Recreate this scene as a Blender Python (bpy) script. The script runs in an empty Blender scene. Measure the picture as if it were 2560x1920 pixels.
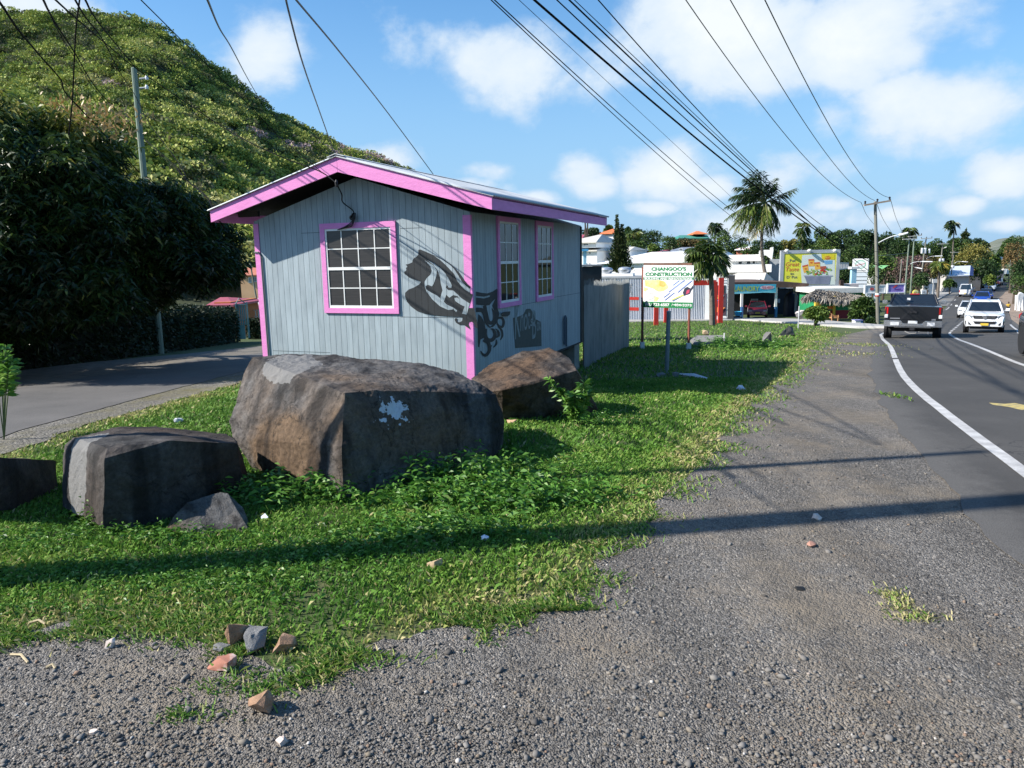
import bpy, math, random, bmesh
import numpy as np
from mathutils import Vector, Matrix, Euler, noise as mnoise
PI = math.pi
# ---------------------------------------------------------------- camera model (2560x1920 photo pixels)
FPX = 1830.0
HC = 1.78
PITCH = math.atan(312.0/FPX)
ROLL = 0.018
_R0 = Vector((1, 0, 0)); _U0 = Vector((0, math.sin(PITCH), math.cos(PITCH)))
CF = Vector((0, math.cos(PITCH), -math.sin(PITCH)))
CR = _R0*math.cos(ROLL) - _U0*math.sin(ROLL)
CU = _U0*math.cos(ROLL) + _R0*math.sin(ROLL)
CAM = Vector((0, 0, HC))
def ray(p):
    return CF + CR*((p[0]-1280)/FPX) + CU*(-(p[1]-960)/FPX)
def at(p, Y):
    d = ray(p); return CAM + d*(Y/d.y)
def proj(P):
    d = Vector(P)-CAM; w = d.dot(CF)
    return (1280+FPX*d.dot(CR)/w, 960-FPX*d.dot(CU)/w)
_K = [(-60, 0.0), (0, 0), (5.4, -.02), (8.6, -.13), (10.8, -.27), (15, -.54), (19.4, -.80), (29, -1.57), (38, -2.27), (47.5, -2.9), (59, -3.65),
      (68, -4.1), (97, -5.2), (124, -6.0), (167, -6.8), (270, -7.0), (430, -6.5), (1200, -5), (4000, -5)]
_kx = [k[0] for k in _K]; _kz = [k[1] for k in _K]
_ks = [0.0]*len(_K)
for _i in range(1, len(_K)-1):
    a = (_kz[_i]-_kz[_i-1])/(_kx[_i]-_kx[_i-1]); b = (_kz[_i+1]-_kz[_i])/(_kx[_i+1]-_kx[_i])
    _ks[_i] = 0 if a*b <= 0 else 2*a*b/(a+b)
def zg(x, y):
    """terrain height"""
    if y <= _kx[0]: return _kz[0]
    if y >= _kx[-1]: return _kz[-1]
    i = 0
    while _kx[i+1] < y: i += 1
    h = _kx[i+1]-_kx[i]; t = (y-_kx[i])/h
    t2 = t*t; t3 = t2*t
    return (2*t3-3*t2+1)*_kz[i]+(t3-2*t2+t)*h*_ks[i]+(-2*t3+3*t2)*_kz[i+1]+(t3-t2)*h*_ks[i+1]
def G(p, dz=0.0):
    """ground point seen at photo pixel p"""
    d = ray(p); lo, hi = 0.5, 0.5
    f = lambda t: CAM.z+d.z*t-(zg(0, d.y*t)+dz)
    while f(hi) > 0 and hi < 3000: hi *= 1.04
    lo = hi/1.04
    for _ in range(40):
        m = (lo+hi)/2
        if f(m) > 0: lo = m
        else: hi = m
    t = (lo+hi)/2
    return CAM+d*t
def crop(x0, y0, s):
    return lambda x, y: (x0+x/s, y0+y/s)
o_ = crop(0, 0, 2212/2560)
c1 = crop(0, 0, 2.7657); c2 = crop(500, 380, 2.7647); c3 = crop(950, 500, 3.3183); c4 = crop(1430, 480, 4.1475)
c5 = crop(1750, 480, 4.1467); c6 = crop(2160, 480, 3.77); c7 = crop(1800, 380, 5.53); c8 = crop(0, 600, 3.16)
d1 = crop(0, 1000, 3.16); d2 = crop(500, 850, 3.686); d3 = crop(950, 840, 3.6067); d4 = crop(400, 1480, 3.6867)
d5 = crop(1500, 800, 2.0736); d6 = crop(1200, 1300, 2.676); d7 = crop(1200, 0, 1.6265); d8 = crop(0, 1500, 3.95)
e1 = crop(1440, 540, 6.9125); e2 = crop(2300, 560, 6.9115); e3 = crop(1820, 640, 9.215); e4 = crop(2000, 600, 6.9125)
e5 = crop(2200, 560, 7.541); e6 = crop(560, 640, 6.38); e7 = crop(1000, 600, 5.185); e8 = crop(2480, 640, 6.38)
def plane_hit(p, P0, n):
    d = ray(p); t = (Vector(P0)-CAM).dot(n)/d.dot(n); return CAM+d*t
# ---------------------------------------------------------------- helpers
SC = bpy.context.scene; COL = SC.collection
rng = np.random.default_rng(7); random.seed(7)
def lin(*c):
    return tuple(((v/255)/12.92 if v/255 <= .04045 else ((v/255+.055)/1.055)**2.4) for v in c)
MATS = {}
def nodes(m):
    m.use_nodes = True; nt = m.node_tree; nt.nodes.clear(); return nt
def _n(nt, t, **kw):
    n = nt.nodes.new(t)
    for k, v in kw.items():
        if k.startswith('i_'):
            n.inputs[k[2:].replace('_', ' ')].default_value = v
        else: setattr(n, k, v)
    return n
def _ramp(nt, stops):
    r = nt.nodes.new('ShaderNodeValToRGB'); e = r.color_ramp.elements
    while len(e) < len(stops): e.new(0.5)
    for k, (p, c) in zip(e, stops):
        k.position = p; k.color = (*c, 1) if len(c) == 3 else c
    return r
def mix(nt, fac, a, b, mode='MIX'):
    n = nt.nodes.new('ShaderNodeMix'); n.data_type = 'RGBA'; n.blend_type = mode
    for s, v in ((0, fac), (6, a), (7, b)):
        if hasattr(v, 'is_output'): nt.links.new(v, n.inputs[s])
        else: n.inputs[s].default_value = (*v, 1) if (isinstance(v, tuple) and len(v) == 3) else v
    return n.outputs[2]
def math_(nt, op, a, b=0.0, c=0.0, clamp=False):
    n = nt.nodes.new('ShaderNodeMath'); n.operation = op; n.use_clamp = clamp
    for s, v in enumerate((a, b, c)):
        if hasattr(v, 'is_output'): nt.links.new(v, n.inputs[s])
        else: n.inputs[s].default_value = v
    return n.outputs[0]
def M(name, c1, c2=None, s=4.0, r=.7, bump=0.0, bs=None, metal=0.0, spec=.4, c3=None, st=(1, 1, 1), world=False, fine=0.0, coat=0.0, alpha=1.0):
    """noise-varied principled material"""
    if name in MATS: return MATS[name]
    m = bpy.data.materials.new(name); nt = nodes(m); MATS[name] = m
    out = _n(nt, 'ShaderNodeOutputMaterial'); p = _n(nt, 'ShaderNodeBsdfPrincipled')
    nt.links.new(p.outputs[0], out.inputs[0])
    p.inputs['Roughness'].default_value = r; p.inputs['Metallic'].default_value = metal
    p.inputs['Specular IOR Level'].default_value = spec; p.inputs['Coat Weight'].default_value = coat
    tc = _n(nt, 'ShaderNodeTexCoord'); mp = _n(nt, 'ShaderNodeMapping'); mp.inputs['Scale'].default_value = st
    if world:
        g = _n(nt, 'ShaderNodeNewGeometry'); nt.links.new(g.outputs['Position'], mp.inputs[0])
    else: nt.links.new(tc.outputs['Object'], mp.inputs[0])
    if c2 is None: c2 = tuple(v*.8 for v in c1)
    n1 = _n(nt, 'ShaderNodeTexNoise', i_Scale=s, i_Detail=8.0, i_Roughness=.62)
    nt.links.new(mp.outputs[0], n1.inputs['Vector'])
    stops = [(.35, c2), (.65, c1)] if c3 is None else [(.3, c2), (.5, c1), (.7, c3)]
    rp = _ramp(nt, stops); nt.links.new(n1.outputs[0], rp.inputs[0]); col = rp.outputs[0]
    if fine:
        n3 = _n(nt, 'ShaderNodeTexNoise', i_Scale=s*14, i_Detail=4.0); nt.links.new(mp.outputs[0], n3.inputs['Vector'])
        f = math_(nt, 'MULTIPLY_ADD', n3.outputs[0], fine*2, 1-fine)
        cc = _n(nt, 'ShaderNodeCombineColor'); 
        for i in range(3): nt.links.new(f, cc.inputs[i])
        col = mix(nt, 1.0, col, cc.outputs[0], 'MULTIPLY')
    nt.links.new(col, p.inputs['Base Color'])
    if bump:
        n2 = _n(nt, 'ShaderNodeTexNoise', i_Scale=bs or s*6, i_Detail=8.0, i_Roughness=.65)
        nt.links.new(mp.outputs[0], n2.inputs['Vector'])
        b = _n(nt, 'ShaderNodeBump', i_Strength=min(1, bump), i_Distance=.02*max(1, bump)); nt.links.new(n2.outputs[0], b.inputs['Height'])
        nt.links.new(b.outputs[0], p.inputs['Normal'])
    return m
def leafmat(name, cols, rough=.45, trans=.25, spec=.35):
    """foliage: a random tint per leaf (mesh attribute 'rnd') through a ramp of leaf colours"""
    if name in MATS: return MATS[name]
    m = bpy.data.materials.new(name); nt = nodes(m); MATS[name] = m
    out = _n(nt, 'ShaderNodeOutputMaterial'); p = _n(nt, 'ShaderNodeBsdfPrincipled')
    a = _n(nt, 'ShaderNodeAttribute', attribute_name='rnd')
    rp = _ramp(nt, [(i/max(1, len(cols)-1), c) for i, c in enumerate(cols)])
    nt.links.new(a.outputs['Fac'], rp.inputs[0]); nt.links.new(rp.outputs[0], p.inputs['Base Color'])
    p.inputs['Roughness'].default_value = rough; p.inputs['Specular IOR Level'].default_value = spec
    if trans:
        t = _n(nt, 'ShaderNodeBsdfTranslucent'); mx = _n(nt, 'ShaderNodeMixShader'); mx.inputs[0].default_value = trans
        nt.links.new(rp.outputs[0], t.inputs[0]); nt.links.new(p.outputs[0], mx.inputs[1]); nt.links.new(t.outputs[0], mx.inputs[2])
        nt.links.new(mx.outputs[0], out.inputs[0])
    else: nt.links.new(p.outputs[0], out.inputs[0])
    return m
def glassmat(name, c=(.02, .025, .03), r=.05):
    return M(name, c, tuple(v*.8 for v in c), r=r, spec=.9, coat=.5)

def tag(o, label=None, cat=None, group=None, kind=None):
    if label: o['label'] = label
    if cat: o['category'] = cat
    if group: o['group'] = group
    if kind: o['kind'] = kind
    return o
def thing(name, label, cat, loc=(0, 0, 0), rz=0.0, group=None):
    o = bpy.data.objects.new(name, None); COL.objects.link(o); o.location = loc; o.rotation_euler = (0, 0, rz)
    o.empty_display_size = .2
    return tag(o, label, cat, group)
def link_mesh(name, me, mat, parent=None, world=True):
    o = bpy.data.objects.new(name, me); COL.objects.link(o)
    if mat is not None: me.materials.append(mat)
    if parent is not None:
        o.parent = parent
        if world:
            inv = (Matrix.Translation(parent.location) @ parent.rotation_euler.to_matrix().to_4x4()).inverted() if parent.parent is None else root_inv(parent)
            me.transform(inv)
    return o
def root_inv(p):
    m = Matrix.Identity(4); q = p
    while q is not None:
        m = (Matrix.Translation(q.location) @ q.rotation_euler.to_matrix().to_4x4()) @ m; q = q.parent
    return m.inverted()
class MB:
    def __init__(s): s.v = []; s.f = []
    def add(s, vs, fs):
        b = len(s.v); s.v += [tuple(v) for v in vs]; s.f += [tuple(i+b for i in f) for f in fs]; return s
    def box(s, c, d, rz=0.0, R=None):
        x, y, z = d[0]/2, d[1]/2, d[2]/2
        vs = [Vector((sx*x, sy*y, sz*z)) for sz in (-1, 1) for sy in (-1, 1) for sx in (-1, 1)]
        if rz: R = Matrix.Rotation(rz, 3, 'Z')
        if R is not None: vs = [R @ v for v in vs]
        c = Vector(c)
        return s.add([v+c for v in vs], [(0, 2, 3, 1), (4, 5, 7, 6), (0, 1, 5, 4), (2, 6, 7, 3), (0, 4, 6, 2), (1, 3, 7, 5)])
    def bar(s, a, b, w, h=None):
        """square bar from a to b"""
        a, b = Vector(a), Vector(b); d = (b-a); L = d.length; h = h or w
        z = d.normalized(); x = z.cross(Vector((0, 0, 1)))
        if x.length < .01: x = Vector((1, 0, 0))
        x.normalize(); y = z.cross(x)
        R = Matrix((x, y, z)).transposed()
        return s.box((a+b)/2, (w, h, L), R=R)
    def tube(s, pts, r, n=8, cap=True):
        pts = [Vector(p) for p in pts]; k = len(pts); rs = r if hasattr(r, '__len__') else [r]*k
        base = len(s.v); px = None
        for i, p in enumerate(pts):
            t = (pts[min(i+1, k-1)]-pts[max(i-1, 0)]).normalized()
            if px is None:
                px = t.cross(Vector((0, 0, 1)))
                if px.length < .05: px = t.cross(Vector((0, 1, 0)))
            else: px = px - t*px.dot(t)
            px.normalize(); py = t.cross(px)
            for j in range(n):
                a = 2*PI*j/n; s.v.append(tuple(p+(px*math.cos(a)+py*math.sin(a))*rs[i]))
        for i in range(k-1):
            for j in range(n):
                a = base+i*n+j; b = base+i*n+(j+1) % n; s.f.append((a, b, b+n, a+n))
        if cap:
            s.f.append(tuple(base+j for j in range(n))[::-1]); s.f.append(tuple(base+(k-1)*n+j for j in range(n)))
        return s
    def poly(s, vs): return s.add(vs, [tuple(range(len(vs)))])
    def prism(s, vs, ext):
        """solid from a planar outline and an extrusion vector"""
        n = len(vs); ext = Vector(ext); vs = [Vector(v) for v in vs]
        return s.add(vs+[v+ext for v in vs], [tuple(range(n))[::-1], tuple(range(n, 2*n))]+[(i, (i+1) % n, n+(i+1) % n, n+i) for i in range(n)])
    def lathe(s, c, prof, n=16, ax='Z'):
        b = len(s.v); c = Vector(c)
        for r, h in prof:
            for j in range(n):
                a = 2*PI*j/n; q = (r*math.cos(a), r*math.sin(a), h)
                if ax == 'X': q = (h, r*math.cos(a), r*math.sin(a))
                if ax == 'Y': q = (r*math.cos(a), h, r*math.sin(a))
                s.v.append(tuple(c+Vector(q)))
        for i in range(len(prof)-1):
            for j in range(n): s.f.append((b+i*n+j, b+i*n+(j+1) % n, b+(i+1)*n+(j+1) % n, b+(i+1)*n+j))
        s.f.append(tuple(b+j for j in range(n))[::-1]); s.f.append(tuple(b+(len(prof)-1)*n+j for j in range(n)))
        return s
    def loft(s, rings, cap=True):
        b = len(s.v); n = len(rings[0])
        for r in rings: s.v += [tuple(p) for p in r]
        for i in range(len(rings)-1):
            for j in range(n): s.f.append((b+i*n+j, b+i*n+(j+1) % n, b+(i+1)*n+(j+1) % n, b+(i+1)*n+j))
        if cap: s.f.append(tuple(b+j for j in range(n))[::-1]); s.f.append(tuple(b+(len(rings)-1)*n+j for j in range(n)))
        return s
    def build(s, name, mat, parent=None, world=True, smooth=False, bevel=0.0, fixn=True):
        me = bpy.data.meshes.new(name); me.from_pydata(s.v, [], s.f)
        if fixn or bevel:
            bm = bmesh.new(); bm.from_mesh(me)
            if bevel:
                bmesh.ops.bevel(bm, geom=bm.edges[:], offset=bevel, segments=2, affect='EDGES', clamp_overlap=True)
            bmesh.ops.recalc_face_normals(bm, faces=bm.faces[:]); bm.to_mesh(me); bm.free()
        if smooth:
            me.shade_smooth()
            try: me.set_sharp_from_angle(angle=math.radians(35))
            except Exception: pass
        return link_mesh(name, me, mat, parent, world)
def npmesh(name, V, F, mat, parent=None, world=True, rnd=None, smooth=False):
    """fast mesh from numpy arrays; F is (n,3) or (n,4)"""
    me = bpy.data.meshes.new(name); k = F.shape[1]
    me.vertices.add(len(V)); me.vertices.foreach_set('co', np.ascontiguousarray(V, dtype=np.float32).ravel())
    me.loops.add(F.size); me.loops.foreach_set('vertex_index', np.ascontiguousarray(F, dtype=np.int32).ravel())
    me.polygons.add(len(F)); me.polygons.foreach_set('loop_start', np.arange(0, F.size, k, dtype=np.int32))
    me.update(calc_edges=True)
    if rnd is not None:
        a = me.attributes.new('rnd', 'FLOAT', 'POINT'); a.data.foreach_set('value', np.ascontiguousarray(rnd, dtype=np.float32))
    if smooth: me.shade_smooth()
    return link_mesh(name, me, mat, parent, world)
def copy_tree(o, parent=None):
    c = o.copy(); COL.objects.link(c); c.parent = parent
    for ch in list(o.children): copy_tree(ch, c)
    return c
def rect(tl, br, Y):
    """x0,x1,z0,z1 of a photo rectangle on the plane y=Y"""
    a = at(tl, Y); b = at(br, Y); return a.x, b.x, b.z, a.z
def pbox(mb, tl, br, Y, depth):
    x0, x1, z0, z1 = rect(tl, br, Y)
    return mb.box(((x0+x1)/2, Y+depth/2, (z0+z1)/2), (abs(x1-x0), depth, abs(z1-z0)))
def tri2d(pts):
    from mathutils.geometry import tessellate_polygon
    return tessellate_polygon([[Vector((p[0], p[1], 0)) for p in pts]])
def text(s, mat, parent, name, p_bl, xdir, zdir, w, h, bold=0.0, shear=0.0, part_label=None):
    """lettering: flat sheet filling w x h, lower left corner at p_bl"""
    cu = bpy.data.curves.new(name, 'FONT'); cu.body = s; cu.offset = bold; cu.shear = shear; cu.resolution_u = 3
    ob = bpy.data.objects.new(name, cu); COL.objects.link(ob)
    dg = bpy.context.evaluated_depsgraph_get(); me = bpy.data.meshes.new_from_object(ob.evaluated_get(dg))
    bpy.data.objects.remove(ob); bpy.data.curves.remove(cu)
    co = [v.co.copy() for v in me.vertices]
    x0 = min(c.x for c in co); x1 = max(c.x for c in co); y0 = min(c.y for c in co); y1 = max(c.y for c in co)
    p = Vector(p_bl); X = Vector(xdir).normalized(); Z = Vector(zdir).normalized()
    for v, c in zip(me.vertices, co):
        v.co = p+X*((c.x-x0)/(x1-x0)*w)+Z*((c.y-y0)/(y1-y0)*h)
    me.materials.clear()
    return link_mesh(name, me, mat, parent)
def ptext(s, mat, parent, name, tl, br, Y, bold=0.0, shear=0.0):
    x0, x1, z0, z1 = rect(tl, br, Y)
    return text(s, mat, parent, name, (x0, Y, z0), (1, 0, 0), (0, 0, 1), x1-x0, z1-z0, bold, shear)
def ppoly(mb, pts, Y):
    vs = [at(p, Y) for p in pts]
    fs = tri2d([(v.x, v.z) for v in vs])
    return mb.add(vs, [tuple(f) for f in fs])
def catmull(pts, k=6):
    pts = [Vector(p) for p in pts]; P = [pts[0]*2-pts[1]]+pts+[pts[-1]*2-pts[-2]]; out = []
    for i in range(1, len(P)-2):
        for j in range(k):
            t = j/k
            out.append(0.5*((2*P[i])+(P[i+1]-P[i-1])*t+(2*P[i-1]-5*P[i]+4*P[i+1]-P[i+2])*t*t+(3*P[i]-P[i-1]-3*P[i+1]+P[i+2])*t**3))
    out.append(pts[-1]); return out

# ---------------------------------------------------------------- foliage
def leaf_quads(P, N, L, W, droop=0.0, r=None):
    """diamond leaves: centres P, main direction N (unit), lengths L, widths W"""
    r = r or rng; n = len(P)
    side = r.normal(size=(n, 3)); side -= N*(side*N).sum(1, keepdims=True); side /= np.linalg.norm(side, axis=1, keepdims=True)+1e-9
    L = np.asarray(L).reshape(-1, 1); W = np.asarray(W).reshape(-1, 1)
    tip = P+N*L; tip[:, 2] -= droop*L[:, 0]
    mid = P+N*L*.5
    V = np.stack([P, mid+side*W*.5, tip, mid-side*W*.5], 1).reshape(-1, 3)
    F = np.arange(n*4).reshape(n, 4)
    return V, F
def unit(a): return a/(np.linalg.norm(a, axis=1, keepdims=True)+1e-9)
def crown_pts(n, C, R, r, lumps=14, shell=.55, flat=.25):
    """points through a lumpy crown: lumps scattered over an ellipsoid"""
    C = np.array(C); R = np.array(R)
    d = unit(r.normal(size=(lumps, 3))); d[:, 2] = np.where(d[:, 2] < -.75, -d[:, 2]*.6, d[:, 2])
    lc = C+d*R*r.uniform(.45, .72, size=(lumps, 1)); lr = r.uniform(.3, .52, size=(lumps, 1))*R
    idx = r.integers(0, lumps, n)
    q = unit(r.normal(size=(n, 3))); q[:, 2] = np.where(q[:, 2] < -.6, q[:, 2]*-.7, q[:, 2])
    rad = r.uniform(shell, 1.0, size=(n, 1))**.5
    return lc[idx]+q*lr[idx]*rad, q, idx
def tree(name, label, group, px, ry_px, Y, mat, seed, rx_px=None, n=1500, leaf=None, trunk=True, base=None, cat='tree', lumps=14):
    """tree whose crown is centred at photo pixel px with pixel radii, standing on the terrain at depth Y"""
    r = np.random.default_rng(seed)
    if cat == 'tree': px = (px[0], px[1]+ry_px*.42); ry_px *= 1.42; n = int(n*1.35)
    c = at(px, Y); k = Y/FPX
    R = np.array([(rx_px or ry_px)*k, (rx_px or ry_px)*k*.9, ry_px*k])
    b = Vector((c.x, c.y, zg(c.x, c.y))) if base is None else Vector(base)
    root = thing(name, label, cat, b, group=group)
    P, q, idx = crown_pts(n, c, R, r, lumps)
    leaf = leaf or max(.35, R.mean()*.17)
    N = unit(q+r.normal(size=q.shape)*.8)
    V, F = leaf_quads(P, N, leaf*r.uniform(.6, 1.3, n), leaf*r.uniform(.5, .9, n), .25, r)
    tint = np.clip(.5+.22*r.normal(size=lumps)[idx]+.16*r.normal(size=n), 0, 1)
    npmesh('crown', V, F, mat, root, rnd=np.repeat(tint, 4))
    if trunk:
        h = c.z-b.z; rt = max(.12, .035*h)
        mb = MB(); mb.tube([b-Vector((0, 0, .2)), b+Vector((.1*rt, 0, h*.4)), Vector((c.x, c.y, b.z+h*.85))], [rt, rt*.8, rt*.5], 8)
        for k2 in range(4):
            a = k2*1.6+seed; e = Vector((c.x+math.cos(a)*R[0]*.5, c.y+math.sin(a)*R[1]*.5, c.z+R[2]*.2))
            mb.tube([Vector((c.x, c.y, b.z+h*.55)), (e+Vector((c.x, c.y, b.z+h*.6)))/2, e], [rt*.5, rt*.35, rt*.15], 6)
        mb.build('trunk', BARK, root, smooth=True)
    return root
BARK = M('bark', (.10, .075, .055), (.05, .04, .03), s=6, r=.9, bump=.6)
# ---------------------------------------------------------------- camera, light, sky
cam_d = bpy.data.cameras.new('camera'); cam = bpy.data.objects.new('camera', cam_d); COL.objects.link(cam)
mw = Matrix((CR, CU, -CF)).transposed().to_4x4(); mw.translation = CAM; cam.matrix_world = mw
cam_d.sensor_width = 36; cam_d.sensor_fit = 'HORIZONTAL'; cam_d.lens = 36*FPX/2560; cam_d.clip_end = 6000; cam_d.clip_start = .05
SC.camera = cam
SUN_AZ, SUN_EL = math.radians(261), math.radians(36.6)
sd = Vector((math.sin(SUN_AZ)*math.cos(SUN_EL), math.cos(SUN_AZ)*math.cos(SUN_EL), math.sin(SUN_EL)))
sl = bpy.data.lights.new('sun', 'SUN'); sl.energy = 5.0; sl.angle = math.radians(.53); sl.color = (1, .95, .87)
so = bpy.data.objects.new('sun', sl); COL.objects.link(so); so.rotation_euler = (-sd).to_track_quat('-Z', 'Y').to_euler(); so.location = (-20, 0, 30)
w = bpy.data.worlds.new('World'); SC.world = w; w.use_nodes = True; nt = w.node_tree; nt.nodes.clear()
wo = _n(nt, 'ShaderNodeOutputWorld'); bg = _n(nt, 'ShaderNodeBackground'); nt.links.new(bg.outputs[0], wo.inputs[0])
sky = _n(nt, 'ShaderNodeTexSky'); sky.sky_type = 'NISHITA'; sky.sun_disc = False; sky.sun_elevation = SUN_EL; sky.sun_rotation = SUN_AZ
sky.altitude = 50; sky.air_density = 1.0; sky.dust_density = .4; sky.ozone_density = 2.2
SKYS = .115
hs = _n(nt, 'ShaderNodeHueSaturation', i_Saturation=1.3, i_Value=1.0); nt.links.new(sky.outputs[0], hs.inputs['Color'])
hz = _n(nt, 'ShaderNodeTexCoord'); hzs = _n(nt, 'ShaderNodeSeparateXYZ'); nt.links.new(hz.outputs['Generated'], hzs.inputs[0])
hzr = _n(nt, 'ShaderNodeMapRange'); hzr.interpolation_type = 'SMOOTHSTEP'; nt.links.new(hzs.outputs[2], hzr.inputs[0]); hzr.inputs[1].default_value = -.02; hzr.inputs[2].default_value = .40; hzr.inputs[3].default_value = .93; hzr.inputs[4].default_value = .06
SKYC = mix(nt, hzr.outputs[0], hs.outputs[0], (.185/SKYS, .335/SKYS, .52/SKYS))
# clouds laid out by compass direction and height, broken up by noise
tc = _n(nt, 'ShaderNodeTexCoord'); sx = _n(nt, 'ShaderNodeSeparateXYZ'); nt.links.new(tc.outputs['Generated'], sx.inputs[0])
az = math_(nt, 'ARCTAN2', sx.outputs[0], sx.outputs[1]); el = math_(nt, 'ARCSINE', sx.outputs[2])
cb = _n(nt, 'ShaderNodeCombineXYZ'); nt.links.new(az, cb.inputs[0]); nt.links.new(math_(nt, 'MULTIPLY', el, 1.35), cb.inputs[1])
n1 = _n(nt, 'ShaderNodeTexNoise', i_Scale=5.5, i_Detail=9.0, i_Roughness=.56, i_Distortion=.25); nt.links.new(cb.outputs[0], n1.inputs['Vector'])
n2 = _n(nt, 'ShaderNodeTexNoise', i_Scale=15.0, i_Detail=9.0, i_Roughness=.62); nt.links.new(cb.outputs[0], n2.inputs['Vector'])
blobs = [  # photo px centre, px half sizes, weight
    ((660, 130), (150, 120), 1.0), ((90, 20), (200, 60), 1.0), ((1030, 120), (110, 110), .75), ((1290, 160), (260, 130), .95),
    ((1560, 170), (240, 130), .9), ((1800, 90), (280, 170), 1.25), ((2180, 80), (330, 130), 1.1), ((2330, 270), (210, 110), 1.2), ((2080, 300), (120, 60), .7),
    ((2500, 440), (130, 70), .95), ((1460, 440), (90, 60), 1.0), ((1680, 430), (170, 110), 1.05), ((1950, 440), (130, 80), .95),
    ((960, 400), (110, 60), .95), ((1150, 480), (200, 50), .7), ((2200, 420), (90, 30), .6), ((2000, 555), (700, 75), .78), ((1350, 560), (500, 60), .76), ((1210, 430), (100, 40), .8), ((2090, 440), (170, 60), .8), ((2320, 490), (150, 40), .75), ((1760, 350), (160, 60), .68), ((1030, 500), (120, 30), .7), ((1180, 465), (70, 32), 1.05), ((1340, 500), (90, 32), 1.0), ((1480, 465), (85, 45), 1.1), ((1630, 520), (90, 32), 1.0), ((1770, 465), (90, 48), 1.1), ((1900, 520), (90, 34), 1.0), ((2080, 510), (90, 28), 1.0), ((2240, 535), (110, 28), 1.0), ((2400, 515), (90, 32), 1.05), ((2510, 560), (90, 24), 1.0),
    ((-500, 100), (250, 150), .9), ((3100, 250), (300, 150), .9)]
tot = None
for p, s, wgt in blobs:
    d = ray(p).normalized(); a0 = math.atan2(d.x, d.y); e0 = math.asin(d.z)
    sa = s[0]/FPX*math.cos(a0)**2 if abs(a0) < 1 else s[0]/FPX; se = s[1]/FPX*.95
    da = math_(nt, 'MULTIPLY', math_(nt, 'SUBTRACT', az, a0), 1/sa); de = math_(nt, 'MULTIPLY', math_(nt, 'SUBTRACT', el, e0), 1/se)
    dd = math_(nt, 'ADD', math_(nt, 'MULTIPLY', da, da), math_(nt, 'MULTIPLY', de, de))
    g = math_(nt, 'MULTIPLY', math_(nt, 'EXPONENT', math_(nt, 'MULTIPLY', dd, -.8)), wgt)
    tot = g if tot is None else math_(nt, 'MAXIMUM', tot, g)
dens = math_(nt, 'ADD', math_(nt, 'MULTIPLY', tot, 1.05), math_(nt, 'MULTIPLY_ADD', n1.outputs[0], 1.9, -1.20))
dens = math_(nt, 'ADD', dens, math_(nt, 'MULTIPLY_ADD', n2.outputs[0], .62, -.31))
mr = _n(nt, 'ShaderNodeMapRange'); mr.interpolation_type = 'SMOOTHSTEP'; nt.links.new(dens, mr.inputs[0])
mr.inputs[1].default_value = .22; mr.inputs[2].default_value = .70; mr.inputs[3].default_value = 0; mr.inputs[4].default_value = .97
shade = _n(nt, 'ShaderNodeMapRange'); nt.links.new(dens, shade.inputs[0]); shade.inputs[1].default_value = .5; shade.inputs[2].default_value = 1.1
ccol = mix(nt, shade.outputs[0], (.41/SKYS, .49/SKYS, .58/SKYS), (.56/SKYS, .59/SKYS, .60/SKYS))
CLOUD = ccol.node
fin = mix(nt, mr.outputs[0], SKYC, ccol)
nt.links.new(fin, bg.inputs[0]); bg.inputs[1].default_value = SKYS
vs = SC.view_settings; vs.view_transform = 'Standard'; vs.look = 'None'; vs.exposure = .78; vs.gamma = 1; vs.use_curve_mapping = False
SC.render.resolution_x = 1024; SC.render.resolution_y = 768
cy = SC.cycles
cy.max_bounces = 6; cy.diffuse_bounces = 3; cy.glossy_bounces = 3; cy.transparent_max_bounces = 8; cy.caustics_reflective = False; cy.caustics_refractive = False
try: cy.use_denoising = True
except Exception: pass
# ---------------------------------------------------------------- terrain and surfaces
YS = [-40, -30, -20, -12, -6, -3, -1]+list(np.arange(0, 12, .4))+list(np.arange(12, 30, .8))+list(np.arange(30, 60, 1.6))+list(np.arange(60, 130, 4))+list(np.arange(130, 300, 8))+[320, 360, 430, 520, 700, 1000, 1500, 2500]
xw_t = ([-40, -20, 0, 5.67, 7.63, 9.5, 12.63, 16.54, 21.12, 26.24, 32.38, 35.28, 55, 83.5, 100, 133, 164, 182, 205, 260], [-4.0, -2.0, 2.6, 4.11, 4.81, 5.5, 6.85, 8.75, 11.0, 13.4, 16.4, 18.1, 31, 49.8, 60.2, 81, 101.2, 113.5, 131.5, 170])
xc_t = ([-40, -20, 0, 5.67, 9.5, 14.34, 19.27, 24.27, 31.36, 35.1, 39, 55, 83.5, 117.5, 164, 182, 205, 260], [-1, .9, 5.4, 6.85, 8.15, 10.14, 12.46, 14.95, 18.84, 21.18, 23.7, 34.1, 53, 74.4, 105.7, 118.3, 138, 176])
def smooth_t(t):
    f = lambda y: float(np.interp(y, *t))
    return lambda y: (f(y-1.2)+2*f(y)+f(y+1.2))/4
XW = smooth_t(xw_t); XC = smooth_t(xc_t); XR = lambda y: XC(y)+(XC(y)-XW(y))*1.0
ax_t = ([-40, -20, 0, 4.62, 6.02, 8.12, 12.36, 15.42, 20.2, 26, 32.3, 45, 83, 300], [.8, .8, .75, .73, .72, .68, .6, .55, .5, .45, .4, .4, .4, .4])
XA = lambda y: XW(y)-float(np.interp(y, *ax_t))+(mnoise.noise(Vector((y*1.7, 4.4, 9)))*.10+mnoise.noise(Vector((y*6, 2.2, 1)))*.035 if y < 60 else 0)
def offz(y): return .0006*max(0, y)
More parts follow.
